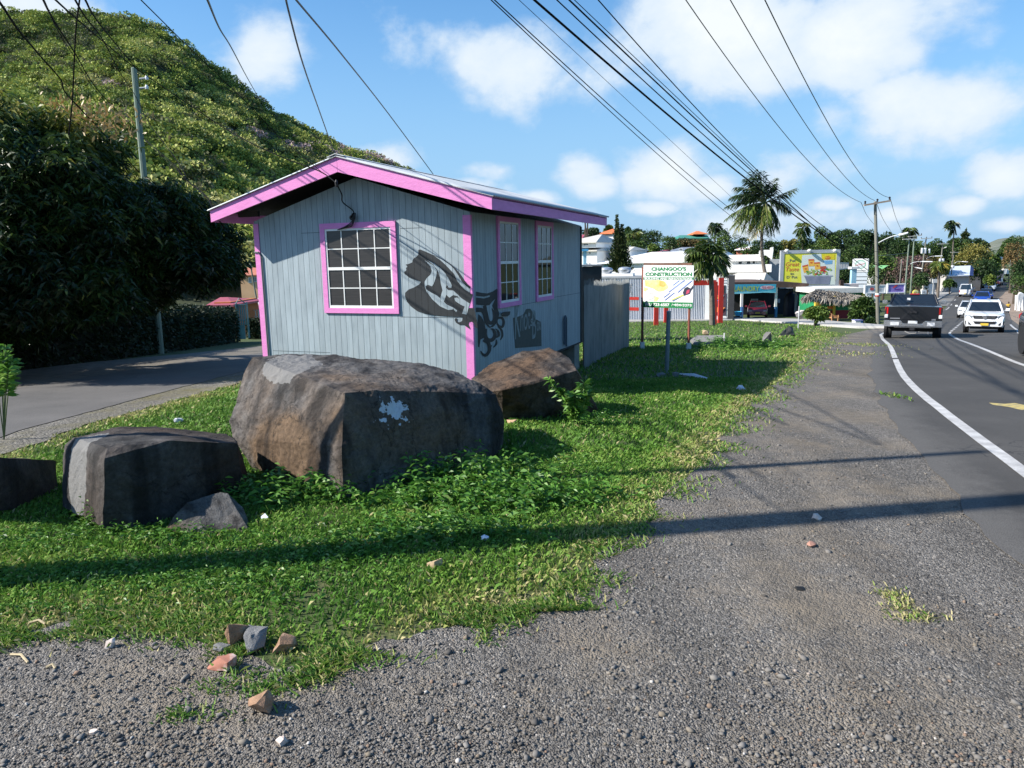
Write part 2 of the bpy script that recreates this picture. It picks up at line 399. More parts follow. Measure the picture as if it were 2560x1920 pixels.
def ground_strip(name, fl, fr, ys, mat, dz, nx=6, kind='structure'):
    """sheet lying dz above the terrain between x=fl(y) and x=fr(y)"""
    V = []; F = []
    for y in ys:
        a, b = fl(y), fr(y)
        for i in range(nx+1):
            x = a+(b-a)*i/nx; V.append((x, y, zg(x, y)+dz+offz(y)*min(1, dz*100)))
    n = nx+1
    for j in range(len(ys)-1):
        for i in range(nx): F.append((j*n+i, j*n+i+1, (j+1)*n+i+1, (j+1)*n+i))
    o = npmesh(name, np.array(V), np.array(F), mat)
    return tag(o, kind=kind)
# grass / gravel border, as seen in the photograph
yb_x = [-60, -6, -4, -2.56, -2.31, -1.93, -1.51, -1.30, -1.08, -.91, -.70, -.25, .09, .12]
yb_y = [3.5, 3.4, 3.3, 3.38, 3.46, 3.50, 3.46, 3.22, 3.05, 3.03, 3.22, 3.43, 3.57, 3.6]
xl_y = [3.57, 4.09, 5.06, 5.48, 6.46, 8.28, 10.76, 15.43, 25.29, 36, 43.6, 47]
xl_x = [.09, .48, .97, 1.19, 1.78, 2.53, 3.76, 6.07, 10.55, 15.4, 19.0, 21.2]
def jit(a, f=1.0): return (mnoise.noise(Vector((a*3.1*f, 7.7, .3)))*.07+mnoise.noise(Vector((a*11*f, 1.7, 5.3)))*.05)
YB = lambda x: float(np.interp(x, yb_x, yb_y))+jit(x)
XLB = lambda y: float(np.interp(y, xl_y, xl_x))+jit(y)*(1+y*.05)
SOIL = M('verge_soil', (.060, .085, .022), (.030, .050, .010), s=1.7, r=.95, bump=.7, bs=30, c3=(.10, .10, .04), world=True, fine=.35)
def gravel_mat(name, base, dk, lt, vs=70.0, dirt=(.17, .135, .10)):
    m = bpy.data.materials.new(name); nt = nodes(m); out = _n(nt, 'ShaderNodeOutputMaterial'); p = _n(nt, 'ShaderNodeBsdfPrincipled')
    nt.links.new(p.outputs[0], out.inputs[0]); p.inputs['Roughness'].default_value = .9; p.inputs['Specular IOR Level'].default_value = .25
    g = _n(nt, 'ShaderNodeNewGeometry'); pos = g.outputs['Position']
    v1 = _n(nt, 'ShaderNodeTexVoronoi', i_Scale=vs); v2 = _n(nt, 'ShaderNodeTexVoronoi', i_Scale=vs*.42)
    wn = _n(nt, 'ShaderNodeTexNoise', i_Scale=.9, i_Detail=6.0, i_Roughness=.6); w2 = _n(nt, 'ShaderNodeTexNoise', i_Scale=9.0, i_Detail=6.0)
    for k in (v1, v2, wn, w2): nt.links.new(pos, k.inputs['Vector'])
    sep = _n(nt, 'ShaderNodeSeparateColor'); nt.links.new(v1.outputs['Color'], sep.inputs[0])
    sep2 = _n(nt, 'ShaderNodeSeparateColor'); nt.links.new(v2.outputs['Color'], sep2.inputs[0])
    r1 = _ramp(nt, [(0, dk), (.45, base), (.86, lt), (.965, tuple(v*1.5 for v in lt)), (1, tuple(v*2.0 for v in lt))]); nt.links.new(sep.outputs[0], r1.inputs[0])
    r2 = _ramp(nt, [(0, dk), (.5, base), (.95, lt), (1, (.3, .27, .23))]); nt.links.new(sep2.outputs[0], r2.inputs[0])
    pick = math_(nt, 'GREATER_THAN', sep2.outputs[1], .72); c = mix(nt, pick, r1.outputs[0], r2.outputs[0])
    dr = _n(nt, 'ShaderNodeMapRange', i_1=.56, i_2=.72) if False else _n(nt, 'ShaderNodeMapRange')
    dr.inputs[1].default_value = .48; dr.inputs[2].default_value = .66
    nt.links.new(math_(nt, 'ADD', math_(nt, 'MULTIPLY', wn.outputs[0], .8), math_(nt, 'MULTIPLY', w2.outputs[0], .22)), dr.inputs[0])
    c = mix(nt, math_(nt, 'MULTIPLY', dr.outputs[0], .92), c, dirt)
    mpt = _n(nt, 'ShaderNodeMapping'); mpt.inputs['Rotation'].default_value = (0, 0, math.radians(24)); mpt.inputs['Scale'].default_value = (2.2, .16, 1); nt.links.new(pos, mpt.inputs[0])
    trk = _n(nt, 'ShaderNodeTexNoise', i_Scale=1.0, i_Detail=5.0); nt.links.new(mpt.outputs[0], trk.inputs['Vector'])
    lum = math_(nt, 'ADD', math_(nt, 'MULTIPLY_ADD', w2.outputs[0], .4, .42), math_(nt, 'MULTIPLY', trk.outputs[0], .8)); lum = math_(nt, 'MULTIPLY_ADD', lum, 1.25, -.25); cc = _n(nt, 'ShaderNodeCombineColor')
    for i in range(3): nt.links.new(lum, cc.inputs[i])
    nt.links.new(mix(nt, 1.0, c, cc.outputs[0], 'MULTIPLY'), p.inputs['Base Color'])
    h = math_(nt, 'ADD', math_(nt, 'MULTIPLY', v1.outputs['Distance'], -1.0), math_(nt, 'MULTIPLY', v2.outputs['Distance'], -1.2))
    b = _n(nt, 'ShaderNodeBump', i_Strength=.8, i_Distance=.012); nt.links.new(h, b.inputs['Height']); nt.links.new(b.outputs[0], p.inputs['Normal'])
    return m
GRAVEL = gravel_mat('gravel', (.132, .121, .108), (.068, .062, .055), (.182, .168, .150), vs=125, dirt=(.205, .170, .128))
MARGIN = gravel_mat('gravel_margin', (.15, .14, .12), (.08, .075, .065), (.20, .185, .16), vs=60, dirt=(.14, .125, .06))
def asphalt(name, base, tint):
    m = bpy.data.materials.new(name); nt = nodes(m); out = _n(nt, 'ShaderNodeOutputMaterial'); p = _n(nt, 'ShaderNodeBsdfPrincipled')
    nt.links.new(p.outputs[0], out.inputs[0]); p.inputs['Roughness'].default_value = .85; p.inputs['Specular IOR Level'].default_value = .3
    g = _n(nt, 'ShaderNodeNewGeometry'); a = _n(nt, 'ShaderNodeTexNoise', i_Scale=.7, i_Detail=7.0, i_Roughness=.6); b = _n(nt, 'ShaderNodeTexNoise', i_Scale=160.0, i_Detail=3.0)
    v = _n(nt, 'ShaderNodeTexVoronoi', i_Scale=.55, feature='DISTANCE_TO_EDGE'); wv = _n(nt, 'ShaderNodeTexNoise', i_Scale=2.5, i_Detail=5.0)
    for k in (a, b, wv): nt.links.new(g.outputs['Position'], k.inputs['Vector'])
    av = nt.nodes.new('ShaderNodeVectorMath'); av.operation = 'ADD'; nt.links.new(g.outputs['Position'], av.inputs[0]); nt.links.new(wv.outputs['Color'], av.inputs[1]); nt.links.new(av.outputs[0], v.inputs['Vector'])
    r = _ramp(nt, [(.3, base), (.7, tint)]); nt.links.new(a.outputs[0], r.inputs[0])
    r2 = _ramp(nt, [(.3, (.6, .6, .6)), (.7, (1.35, 1.35, 1.35))]); nt.links.new(b.outputs[0], r2.inputs[0])
    c = mix(nt, 1.0, r.outputs[0], r2.outputs[0], 'MULTIPLY')
    ck = math_(nt, 'LESS_THAN', v.outputs[0], .006); ckm = math_(nt, 'MULTIPLY', ck, math_(nt, 'GREATER_THAN', a.outputs[0], .56))
    c = mix(nt, math_(nt, 'MULTIPLY', ckm, .7), c, (.025, .025, .025))
    if name == 'road_asphalt':
        at_ = _n(nt, 'ShaderNodeAttribute', attribute_name='rnd'); nz = _n(nt, 'ShaderNodeTexNoise', i_Scale=3.5, i_Detail=8.0, i_Roughness=.7); nt.links.new(g.outputs['Position'], nz.inputs['Vector'])
        dk = math_(nt, 'SUBTRACT', math_(nt, 'MULTIPLY_ADD', nz.outputs[0], 1.5, .15), math_(nt, 'MULTIPLY', at_.outputs['Fac'], 1.25), clamp=True)
        spk = _ramp(nt, [(.3, (.05, .047, .043)), (.5, (.098, .092, .085)), (.72, (.15, .142, .13))]); nt.links.new(b.outputs[0], spk.inputs[0])
        c = mix(nt, math_(nt, 'MULTIPLY', dk, 1.5, clamp=True), c, spk.outputs[0])
    nt.links.new(c, p.inputs['Base Color'])
    bb = _n(nt, 'ShaderNodeBump', i_Strength=.35, i_Distance=.006); nt.links.new(b.outputs[0], bb.inputs['Height']); nt.links.new(bb.outputs[0], p.inputs['Normal'])
    return m
ROADM = asphalt('road_asphalt', (.054, .051, .047), (.082, .077, .071)); LANEM = asphalt('lane_asphalt', (.095, .091, .086), (.145, .137, .128))
LINEM = M('road_paint', (.54, .53, .51), (.34, .33, .32), s=6, r=.7, world=True, fine=.3)
CONC = M('concrete', (.42, .41, .39), (.30, .29, .27), s=1.2, r=.85, world=True, bump=.3, fine=.15)
DIRT = M('dirt_shoulder', (.30, .225, .165), (.20, .15, .11), s=.8, r=.95, world=True, bump=.4, bs=20, fine=.2)
# the ground, one sheet to the horizon
V = []; F = []; NXG = 56
for y in YS:
    W = 26+1.3*max(0, y)
    for i in range(NXG+1):
        x = -W+2*W*i/NXG; V.append((x, y, zg(x, y)))
for j in range(len(YS)-1):
    for i in range(NXG): F.append((j*(NXG+1)+i, j*(NXG+1)+i+1, (j+1)*(NXG+1)+i+1, (j+1)*(NXG+1)+i))
tag(npmesh('ground', np.array(V), np.array(F), SOIL), kind='structure')
FY = lambda a, b: [y for y in ([a]+[y for y in np.arange(math.ceil(a*4)/4, min(b, 14), .2)]+[y for y in np.arange(14, min(b, 60), .8)]+[y for y in np.arange(60, b, 3.)]+[b]) if a <= y <= b]
def uniq(l):
    o = []
    for y in sorted(l):
        if not o or y-o[-1] > .02: o.append(y)
    return o
tcol = [0, .012, .03, .055, .09, .14, .25, .4, .55, .7, .82, .9, .95, .98, 1]; V = []; F = []; EA = []; ys = uniq(FY(-40, 215)); kc = len(tcol)
for y in ys:
    a, b = XA(y), XR(y)+.45
    for t in tcol: x = a+(b-a)*t; V.append((x, y, zg(x, y)+.012+offz(y))); EA.append(min(1, min(x-a, b-x)/.62))
for j in range(len(ys)-1):
    for i in range(kc-1): F.append((j*kc+i, j*kc+i+1, (j+1)*kc+i+1, (j+1)*kc+i))
tag(npmesh('road', np.array(V), np.array(F), ROADM, rnd=np.array(EA)), kind='structure')
# gravel shoulder: near apron plus the strip between verge and road
V = []; F = []
xs = uniq(list(np.arange(-40, -3.4, 2.0))+list(np.arange(-3.4, .07, .04)))+[.1]
ta = [0, .3, .6, .8, .9, .96, 1.0]
for x in xs:
    for t in ta:
        y = -25+(YB(x)+25)*t; V.append((x, y, zg(x, y)+.007))
k = len(ta)
for i in range(len(xs)-1):
    for j in range(k-1): F.append((i*k+j, (i+1)*k+j, (i+1)*k+j+1, i*k+j+1))
b0 = len(V); ys = uniq([-25, -18, -12, -8, -5, -2, 0, 1, 2, 3, YB(.1)]+list(np.arange(3.6, 14, .08))+list(np.arange(14, 47, .3))); nx = 8
for y in ys:
    a = .1 if y < YB(.1)+.03 else XLB(y); b = XA(y)+.35
    if y > 30: a = max(a, b-1.6)
    for i in range(nx+1):
        x = a+(b-a)*i/nx; V.append((x, y, zg(x, y)+.007+offz(y)*.4))
for j in range(len(ys)-1):
    for i in range(nx): F.append((b0+j*(nx+1)+i, b0+j*(nx+1)+i+1, b0+(j+1)*(nx+1)+i+1, b0+(j+1)*(nx+1)+i))
tag(npmesh('gravel_shoulder', np.array(V), np.array(F), GRAVEL), kind='structure')
LN = lambda y: float(np.interp(y, [-40, 8, 12.3, 16.4, 45], [-5.4, -5.75, -5.98, -6.03, -6.2]))+jit(y, .5)*.8
LF = lambda y: float(np.interp(y, [-40, 13, 17, 20, 24, 45], [-9.3, -9.25, -9.0, -8.85, -8.3, -7.9]))+jit(y+40, .3)
LG = lambda y: float(np.interp(y, [-40, 7, 9.4, 13.85, 20, 45], [-5.0, -5.1, -5.25, -5.2, -5.3, -5.6]))+jit(y+9)*1.6
ly = uniq(FY(-40, 62))
ground_strip('side_lane', LF, LN, ly, LANEM, .014, 8)
ground_strip('lane_margin', LN, LG, ly, MARGIN, .008, 3)
ground_strip('lane_far_margin', lambda y: LF(y)-3.0, LF, ly, M('leaf_litter', (.16, .14, .115), (.09, .08, .065), s=4, r=.95, world=True, bump=.6, bs=40, c3=(.2, .18, .14)), .006, 3)
# markings
def mark(name, fl, fr, y0, y1, dz=.018):
    return ground_strip(name, fl, fr, uniq([y for y in FY(y0, y1)]), LINEM, dz, 1)
wl = .064
for a, b in ((-25, 16.3), (16.6, 36), (80, 88), (93, 98), (110, 116), (128, 133)):
    mark('edge_line', lambda y: XW(y)-wl, lambda y: XW(y)+wl, a, b)
mark('edge_line', lambda y: XR(y)-wl, lambda y: XR(y)+wl, -25, 44)
mark('centre_line', lambda y: XC(y)-.06, lambda y: XC(y)+.06, -25, 34)
for a in list(np.arange(35, 60, 2.6))+list(np.arange(60, 200, 7.)):
    mark('centre_line', lambda y: XC(y)-.07, lambda y: XC(y)+.07, a, a+(1.4 if a < 60 else 3.2))
SKID = M('tyre_marks', (.06, .06, .062), (.085, .085, .088), s=3, r=.9, world=True)
for o2 in (-1.05, -.95):
    pass
# light yellow dabs of old paint on the road
YEL = M('faded_yellow_paint', (.55, .42, .12), (.25, .22, .13), s=14, r=.8, world=True)
for p, L in ((d5(2140, 452), .55), (d5(1708, 188), .5)):
    g = G(p); mb = MB(); pts = []
    for i in range(9):
        a = 2*PI*i/9; rr = .16+.06*math.sin(i*2.3); x = g.x+math.cos(a)*rr*L*2; y = g.y+math.sin(a)*rr*L*3.2; pts.append((x, y, zg(x, y)+.0185))
    mb.poly(pts); tag(mb.build('road_paint_dab', YEL), kind='structure')
# kerb, pavement and dirt by the road
def px_strip(name, near, far, mat, dz, h=0.0):
    A = [G(p) for p in near]; B = [G(p) for p in far]; mb = MB(); n = 10
    def samp(L, t):
        f = t*(len(L)-1); i = min(int(f), len(L)-2); return L[i].lerp(L[i+1], f-i)
    rows = []
    for i in range(n*len(A)+1):
        t = i/(n*len(A)); a = samp(A, t); b = samp(B, t); rows.append([a.lerp(b, j/6) for j in range(7)])
    V = [(q.x, q.y, zg(q.x, q.y)+dz+offz(q.y)) for r_ in rows for q in r_]; F = []
    for i in range(len(rows)-1):
        for j in range(6): F.append((i*7+j, i*7+j+1, (i+1)*7+j+1, (i+1)*7+j))
    if h:
        k = len(V)
        for r_ in rows:
            q = r_[0]; V.append((q.x, q.y, zg(q.x, q.y)))
        for i in range(len(rows)-1): F.append((i*7, (i+1)*7, k+i+1, k+i))
    return tag(npmesh(name, np.array(V), np.array(F), mat), kind='structure')
px_strip('driveway', [c4(560, 1352), c5(420, 1332), c5(1060, 1372), e4(340, 1490), e4(1000, 1530), e4(1480, 1532)],
         [c4(560, 1338), e3(240, 1455), e3(1500, 1475), e4(400, 1405), e4(950, 1460), e4(1480, 1500)], CONC, .10, .1)
ys2 = uniq(list(np.arange(92, 190, 3.)))
kx = lambda y: float(np.interp(y, [90, 120, 156, 177, 190], [50.5, 70, 93.7, 108.3, 118.5]))
ground_strip('pavement', lambda y: kx(y)-4.5, kx, ys2, CONC, .14, 3)
mb = MB()
for a, b in zip(ys2[:-1], ys2[1:]):
    za, zb = zg(0, a)+offz(a), zg(0, b)+offz(b)
    mb.prism([(kx(a)+.03, a, za-.1), (kx(a)+.28, a, za-.1), (kx(a)+.28, a, za+.17), (kx(a)+.03, a, za+.17)], (kx(b)-kx(a), b-a, zb-za))
tag(mb.build('kerb', CONC), kind='structure')
ground_strip('roadside_bay', lambda y: kx(y)+.3, XA, ys2, M('bay_asphalt', (.20, .19, .175), (.15, .145, .135), s=1, r=.9, world=True, fine=.2), .012, 4)
ground_strip('dirt_shoulder', lambda y: XR(y)+.47, lambda y: XR(y)+float(np.interp(y, [20, 45, 60, 120, 200], [.5, 1.6, 4.5, 9, 6])), uniq(FY(20, 205)), DIRT, .009, 4)
# ---------------------------------------------------------------- the hill
ridge = [(-900, 140), (-500, 70), (-200, 55), (0, 46), (60, 46), (150, 52), (250, 50), (330, 57), (400, 85), (460, 120), (520, 165), (600, 220), (660, 270), (720, 310), (800, 350), (860, 378), (950, 405), (1030, 440), (1100, 470), (1250, 540), (1400, 590), (1500, 615)]
rx = [p[0] for p in ridge]; ry = [p[1] for p in ridge]
def hill_pt(u, t):
    """u: compass column given by its ridge pixel, t 0 at the foot .. 1 at the ridge .. 1.5 behind"""
    Yr = float(np.interp(u, [-900, 0, 600, 1050, 1500], [300, 330, 360, 420, 470])); Y0 = float(np.interp(u, [-900, 0, 600, 1050, 1500], [70, 80, 95, 150, 260]))
    top = at((u, float(np.interp(u, rx, ry))), Yr); d = Vector((top.x, top.y, 0))
    k = Y0/Yr+(1-Y0/Yr)*t; x, y = d.x*k, d.y*k
    zb = zg(0, Y0)-1.5
    f = t**1.25 if t <= 1 else 1-(t-1)**1.5*1.4
    z = zb+(top.z-zb)*f
    amp = min(1, t*2.5)*(1 if t < .9 else max(0, 1-(t-.9)*9))
    z += (mnoise.noise(Vector((x*.018, y*.018, 3)))*9+mnoise.noise(Vector((x*.05, y*.05, 8)))*3)*amp
    return Vector((x, y, z))
V = []; us = list(np.arange(-900, 1501, 25)); ts = list(np.linspace(0, 1, 34))+[1.08, 1.2, 1.35, 1.5]
for t in ts:
    for u in us: V.append(tuple(hill_pt(u, t)))
F = []
for j in range(len(ts)-1):
    for i in range(len(us)-1): F.append((j*len(us)+i, j*len(us)+i+1, (j+1)*len(us)+i+1, (j+1)*len(us)+i))
HILLM = M('hill_ground', (.04, .05, .018), (.02, .028, .01), s=.08, r=.95, world=True)
tag(npmesh('hill', np.array(V), np.array(F), HILLM), kind='structure')
r = np.random.default_rng(3); PV = []; PN = []; PS = []; PT = []
cnt = 0
while cnt < 6400:
    u = r.uniform(-700, 1300); t = 1-abs(r.beta(1.0, 1.15)) if r.random() < .9 else r.uniform(.9, 1.03)
    p = hill_pt(u, t)
    if p.y < 60: continue
    q = proj(p)
    if q[0] < -120 or q[0] > 1330 or q[1] > 720: continue
    cnt += 1
    pn = mnoise.noise(Vector((p.x*.03, p.y*.03, p.z*.03)))
    low = max(0, 1-t*1.6)
    s = (r.uniform(1.3, 3.4) if r.random() < .8 else r.uniform(3, 4.6))*(1+.35*low); n = int((95+55*low)*min(1.6, (s/2.4)**1.3))
    d = unit(r.normal(size=(n, 3))); d[:, 2] = np.abs(d[:, 2])*.9-.1
    P = np.array(p)+np.array([0, 0, s*.35])+d*s*r.uniform(.6, 1., (n, 1))*np.array([1, 1, .85])
    PV.append(P); PN.append(unit(d+r.normal(size=(n, 3))*.7)); PS.append(np.full(n, s*.22)*r.uniform(.6, 1.3, n))
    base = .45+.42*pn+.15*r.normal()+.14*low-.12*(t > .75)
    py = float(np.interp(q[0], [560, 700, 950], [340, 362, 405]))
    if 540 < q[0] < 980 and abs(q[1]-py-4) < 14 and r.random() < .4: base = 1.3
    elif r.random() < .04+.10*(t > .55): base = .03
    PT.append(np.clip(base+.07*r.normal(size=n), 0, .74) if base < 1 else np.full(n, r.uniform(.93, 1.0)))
PV = np.concatenate(PV); PN = np.concatenate(PN); PS = np.concatenate(PS); PT = np.concatenate(PT)
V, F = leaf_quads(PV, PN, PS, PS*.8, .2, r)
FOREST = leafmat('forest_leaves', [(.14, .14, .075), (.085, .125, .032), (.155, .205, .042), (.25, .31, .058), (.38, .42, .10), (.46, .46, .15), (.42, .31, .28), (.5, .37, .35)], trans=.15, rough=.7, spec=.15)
FOREST.node_tree.nodes  # pink tops are trees in flower
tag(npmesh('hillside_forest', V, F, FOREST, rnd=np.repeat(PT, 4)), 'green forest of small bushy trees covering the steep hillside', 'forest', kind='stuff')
# far pale hill beyond the end of the road
mb = MB(); pts = []
V = []; F = []
fr_ = [(2380, 636), (2430, 628), (2458, 616), (2475, 606), (2494, 598), (2513, 595), (2531, 594), (2560, 590), (2640, 580), (2760, 590), (2900, 632)]
for j, t in enumerate((0, .35, .7, 1, 1.3)):
    for p in fr_:
        Yf = 900*(.6+.4*t); q = at((p[0], 640+(p[1]-640)*min(t, 1)), Yf) if t <= 1 else at((p[0], 640+(p[1]-640)*.7), Yf*1.1); V.append(tuple(q))
for j in range(4):
    for i in range(len(fr_)-1): F.append((j*len(fr_)+i, j*len(fr_)+i+1, (j+1)*len(fr_)+i+1, (j+1)*len(fr_)+i))
tag(npmesh('distant_hill', np.array(V), np.array(F), M('distant_hill', (.13, .14, .10), (.08, .10, .06), s=.03, r=.95, world=True, c3=(.2, .19, .16)), smooth=True), kind='structure')
# ---------------------------------------------------------------- the painted wooden shack
HB = at((1187, 985), 10.46); HAZ = math.radians(21.753)
house = thing('wooden_shack', 'grey blue wooden shack with pink trim and a dark mural of a head', 'house', (HB.x, HB.y, 0), -HAZ)
HM = (Matrix.Translation(house.location) @ house.rotation_euler.to_matrix().to_4x4()); HI = HM.inverted()
HX = HM.to_3x3() @ Vector((1, 0, 0)); HY = HM.to_3x3() @ Vector((0, 1, 0))
LFW, LSW, WB, WT = 3.76, 5.5, .02, 2.44
OR, OF, OL = .526, .45, .44; RE, RP = 2.60, 3.246  # roof edge and ridge heights
XE0, XE1 = -LFW-OL, OR; XP = (XE0+XE1)/2; YE0, YE1 = -OF, 5.6
def fpt(p, off=0.0):  # photo px on the front wall -> local
    return HI @ plane_hit(p, HB-HY*off, HY)
def spt(p, off=0.0):
    return HI @ plane_hit(p, HB+HX*off, HX)
def plank_mat(name, base, dark, gap=.102, line=(.035, .045, .05), lw=.045):
    m = bpy.data.materials.new(name); nt = nodes(m); out = _n(nt, 'ShaderNodeOutputMaterial'); p = _n(nt, 'ShaderNodeBsdfPrincipled'); nt.links.new(p.outputs[0], out.inputs[0])
    p.inputs['Roughness'].default_value = .62; p.inputs['Specular IOR Level'].default_value = .3
    tc = _n(nt, 'ShaderNodeTexCoord'); s = _n(nt, 'ShaderNodeSeparateXYZ'); nt.links.new(tc.outputs['Object'], s.inputs[0])
    xy = math_(nt, 'ADD', s.outputs[0], s.outputs[1]); fr = math_(nt, 'FRACT', math_(nt, 'DIVIDE', xy, gap))
    ln = math_(nt, 'LESS_THAN', fr, lw); idx = math_(nt, 'FLOOR', math_(nt, 'DIVIDE', xy, gap))
    wn = _n(nt, 'ShaderNodeTexWhiteNoise', noise_dimensions='1D'); nt.links.new(idx, wn.inputs['W'])
    mp = _n(nt, 'ShaderNodeMapping'); mp.inputs['Scale'].default_value = (5, 5, .9); nt.links.new(tc.outputs['Object'], mp.inputs[0])
    a = _n(nt, 'ShaderNodeTexNoise', i_Scale=2.2, i_Detail=8.0, i_Roughness=.65); nt.links.new(mp.outputs[0], a.inputs['Vector'])
    b = _n(nt, 'ShaderNodeTexNoise', i_Scale=1.3, i_Detail=6.0); nt.links.new(tc.outputs['Object'], b.inputs['Vector'])
    rp = _ramp(nt, [(.28, dark), (.58, base)]); nt.links.new(a.outputs[0], rp.inputs[0])
    k = math_(nt, 'ADD', math_(nt, 'MULTIPLY_ADD', wn.outputs['Value'], .16, .78), math_(nt, 'MULTIPLY', b.outputs[0], .22))
    cc = _n(nt, 'ShaderNodeCombineColor'); 
    for i in range(3): nt.links.new(k, cc.inputs[i])
    c = mix(nt, 1.0, rp.outputs[0], cc.outputs[0], 'MULTIPLY')
    # grime rising from the foot of the wall
    gz = _n(nt, 'ShaderNodeMapRange'); nt.links.new(s.outputs[2], gz.inputs[0]); gz.inputs[1].default_value = .75; gz.inputs[2].default_value = .0; gz.inputs[3].default_value = 0; gz.inputs[4].default_value = .8
    gr = math_(nt, 'MULTIPLY', gz.outputs[0], math_(nt, 'GREATER_THAN', a.outputs[0], .55))
    c = mix(nt, math_(nt, 'MULTIPLY', gr, .35), c, (.17, .17, .15))
    c = mix(nt, ln, c, line); nt.links.new(c, p.inputs['Base Color'])
    bp = _n(nt, 'ShaderNodeBump', i_Strength=.5, i_Distance=.008); nt.links.new(math_(nt, 'SUBTRACT', math_(nt, 'MULTIPLY', a.outputs[0], .25), ln), bp.inputs['Height']); nt.links.new(bp.outputs[0], p.inputs['Normal'])
    return m
WALLM = plank_mat('grey_blue_planks', (.350, .410, .438), (.255, .305, .33)); MURM = plank_mat('mural_charcoal', (.030, .034, .037), (.024, .027, .03), line=(.008, .008, .009))
PINK = M('pink_trim', (.74, .25, .55), (.66, .21, .48), s=5, r=.6, st=(1, 1, 4), bump=.2, fine=.22); MAUVE = PINK
WHITE = M('white_paint', (.80, .80, .78), (.70, .70, .68), s=3, r=.5)
ZINC = M('zinc_roofing', (.58, .60, .60), (.44, .455, .46), s=2.2, r=.55, metal=.1, c3=(.66, .67, .66))
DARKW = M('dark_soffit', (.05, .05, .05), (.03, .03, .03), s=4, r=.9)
def hbuild(mb, name, mat, parent=house, **k): return mb.build(name, mat, parent, world=False, **k)
# walls: closed shell with the gable ends
def gable(y): return [(-LFW, y, WB), (0, y, WB), (0, y, WT), (XP, y, WT+(RP-RE)*.875), (-LFW, y, WT)]
mb = MB(); mb.prism(gable(0), (0, LSW, 0)); hbuild(mb, 'wall', WALLM)
# roof: corrugated sheets on both slopes
def slope(xa, za, xb, zb, nm):
    V = []; F = []; n = 560; nr = 5
    nrm = Vector((-(zb-za), 0, xb-xa)).normalized()*(1 if xb > xa else -1)
    for i in range(n+1):
        y = YE0-.03+(YE1-YE0+.06)*i/n; h = .012*math.sin(2*PI*(y/.078))
        for j in range(nr):
            t = j/(nr-1); V.append((xa+(xb-xa)*t+nrm.x*h, y, za+(zb-za)*t+nrm.z*h))
        for j in range(2):
            t = (0, 1)[j]; V.append((xa+(xb-xa)*t+nrm.x*(h-.006), y, za+(zb-za)*t+nrm.z*(h-.006)))
    k = nr+2
    for i in range(n):
        for j in range(nr-1): F.append((i*k+j, i*k+j+1, (i+1)*k+j+1, (i+1)*k+j))
        F.append((i*k, (i+1)*k, (i+1)*k+nr, i*k+nr)); F.append((i*k+nr, (i+1)*k+nr, (i+1)*k+nr+1, i*k+nr+1))
    return npmesh(nm, np.array(V), np.array(F), ZINC, house, world=False, smooth=True)
sl_ = (RP-RE)/(XE1-XP)
slope(XE1+.04, RE+.018-.04*sl_, XP, RP+.018, 'roof'); slope(XE0-.04, RE+.018-.04*sl_, XP, RP+.018, 'roof')
mb = MB(); mb.prism([(XP-.14, YE0-.04, RP+.036-.14*sl_), (XP, YE0-.04, RP+.036), (XP+.14, YE0-.04, RP+.036-.14*sl_), (XP+.14, YE0-.04, RP+.042-.14*sl_), (XP, YE0-.04, RP+.044), (XP-.14, YE0-.04, RP+.042-.14*sl_)], (0, YE1-YE0+.08, 0)); hbuild(mb, 'ridge_cap', ZINC)
# soffit boards under the overhang, then the fascias
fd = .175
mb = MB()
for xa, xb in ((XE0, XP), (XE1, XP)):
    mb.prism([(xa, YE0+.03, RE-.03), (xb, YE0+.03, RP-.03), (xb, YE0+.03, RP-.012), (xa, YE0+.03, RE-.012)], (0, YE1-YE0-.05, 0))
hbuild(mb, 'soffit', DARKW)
for xa, xb in ((XE0, XP-.002), (XE1, XP+.002)):
    mb = MB(); s_ = 1 if xb > xa else -1
    mb.prism([(xa, YE0, RE-fd), (xb, YE0, RP-fd-.03), (xb, YE0, RP), (xa, YE0, RE)], (0, .026, 0)); hbuild(mb, 'rake_board', PINK)
for xa in (XE1-.026, XE0):
    mb = MB(); mb.prism([(xa, YE0+.028, RE-fd+.002), (xa+.026, YE0+.028, RE-fd+.002), (xa+.026, YE0+.028, RE-.004), (xa, YE0+.028, RE-.004)], (0, YE1-YE0-.03, 0)); hbuild(mb, 'fascia_board', MAUVE)
# rafter tails in the dark of the eaves
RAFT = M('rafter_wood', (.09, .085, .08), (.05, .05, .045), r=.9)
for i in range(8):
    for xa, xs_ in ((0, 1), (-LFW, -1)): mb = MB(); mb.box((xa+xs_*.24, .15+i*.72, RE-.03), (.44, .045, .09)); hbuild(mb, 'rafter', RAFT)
# corner boards
for x0, y0, x1, y1 in ((-.115, -.005, .006, -.0),):
    mb = MB(); mb.prism([(-.115, -.006, WB-.02), (.006, -.006, WB-.02), (.006, .05, WB-.02), (0, .05, WB-.02), (0, 0, WB-.02), (-.115, 0, WB-.02)], (0, 0, 2.42-WB)); hbuild(mb, 'corner_board', PINK)
mb = MB(); mb.prism([(-LFW-.012, -.012, WB-.02), (-LFW+.085, -.012, WB-.02), (-LFW+.085, -.001, WB-.02), (-LFW-.001, -.001, WB-.02), (-LFW-.001, .09, WB-.02), (-LFW-.012, .09, WB-.02)], (0, 0, 2.42-WB)); hbuild(mb, 'corner_board', PINK)
mb = MB(); mb.box((.004, LSW-.03, 1.22), (.03, .07, 2.4)); hbuild(mb, 'corner_board', M('dark_post', (.035, .035, .035), r=.8))
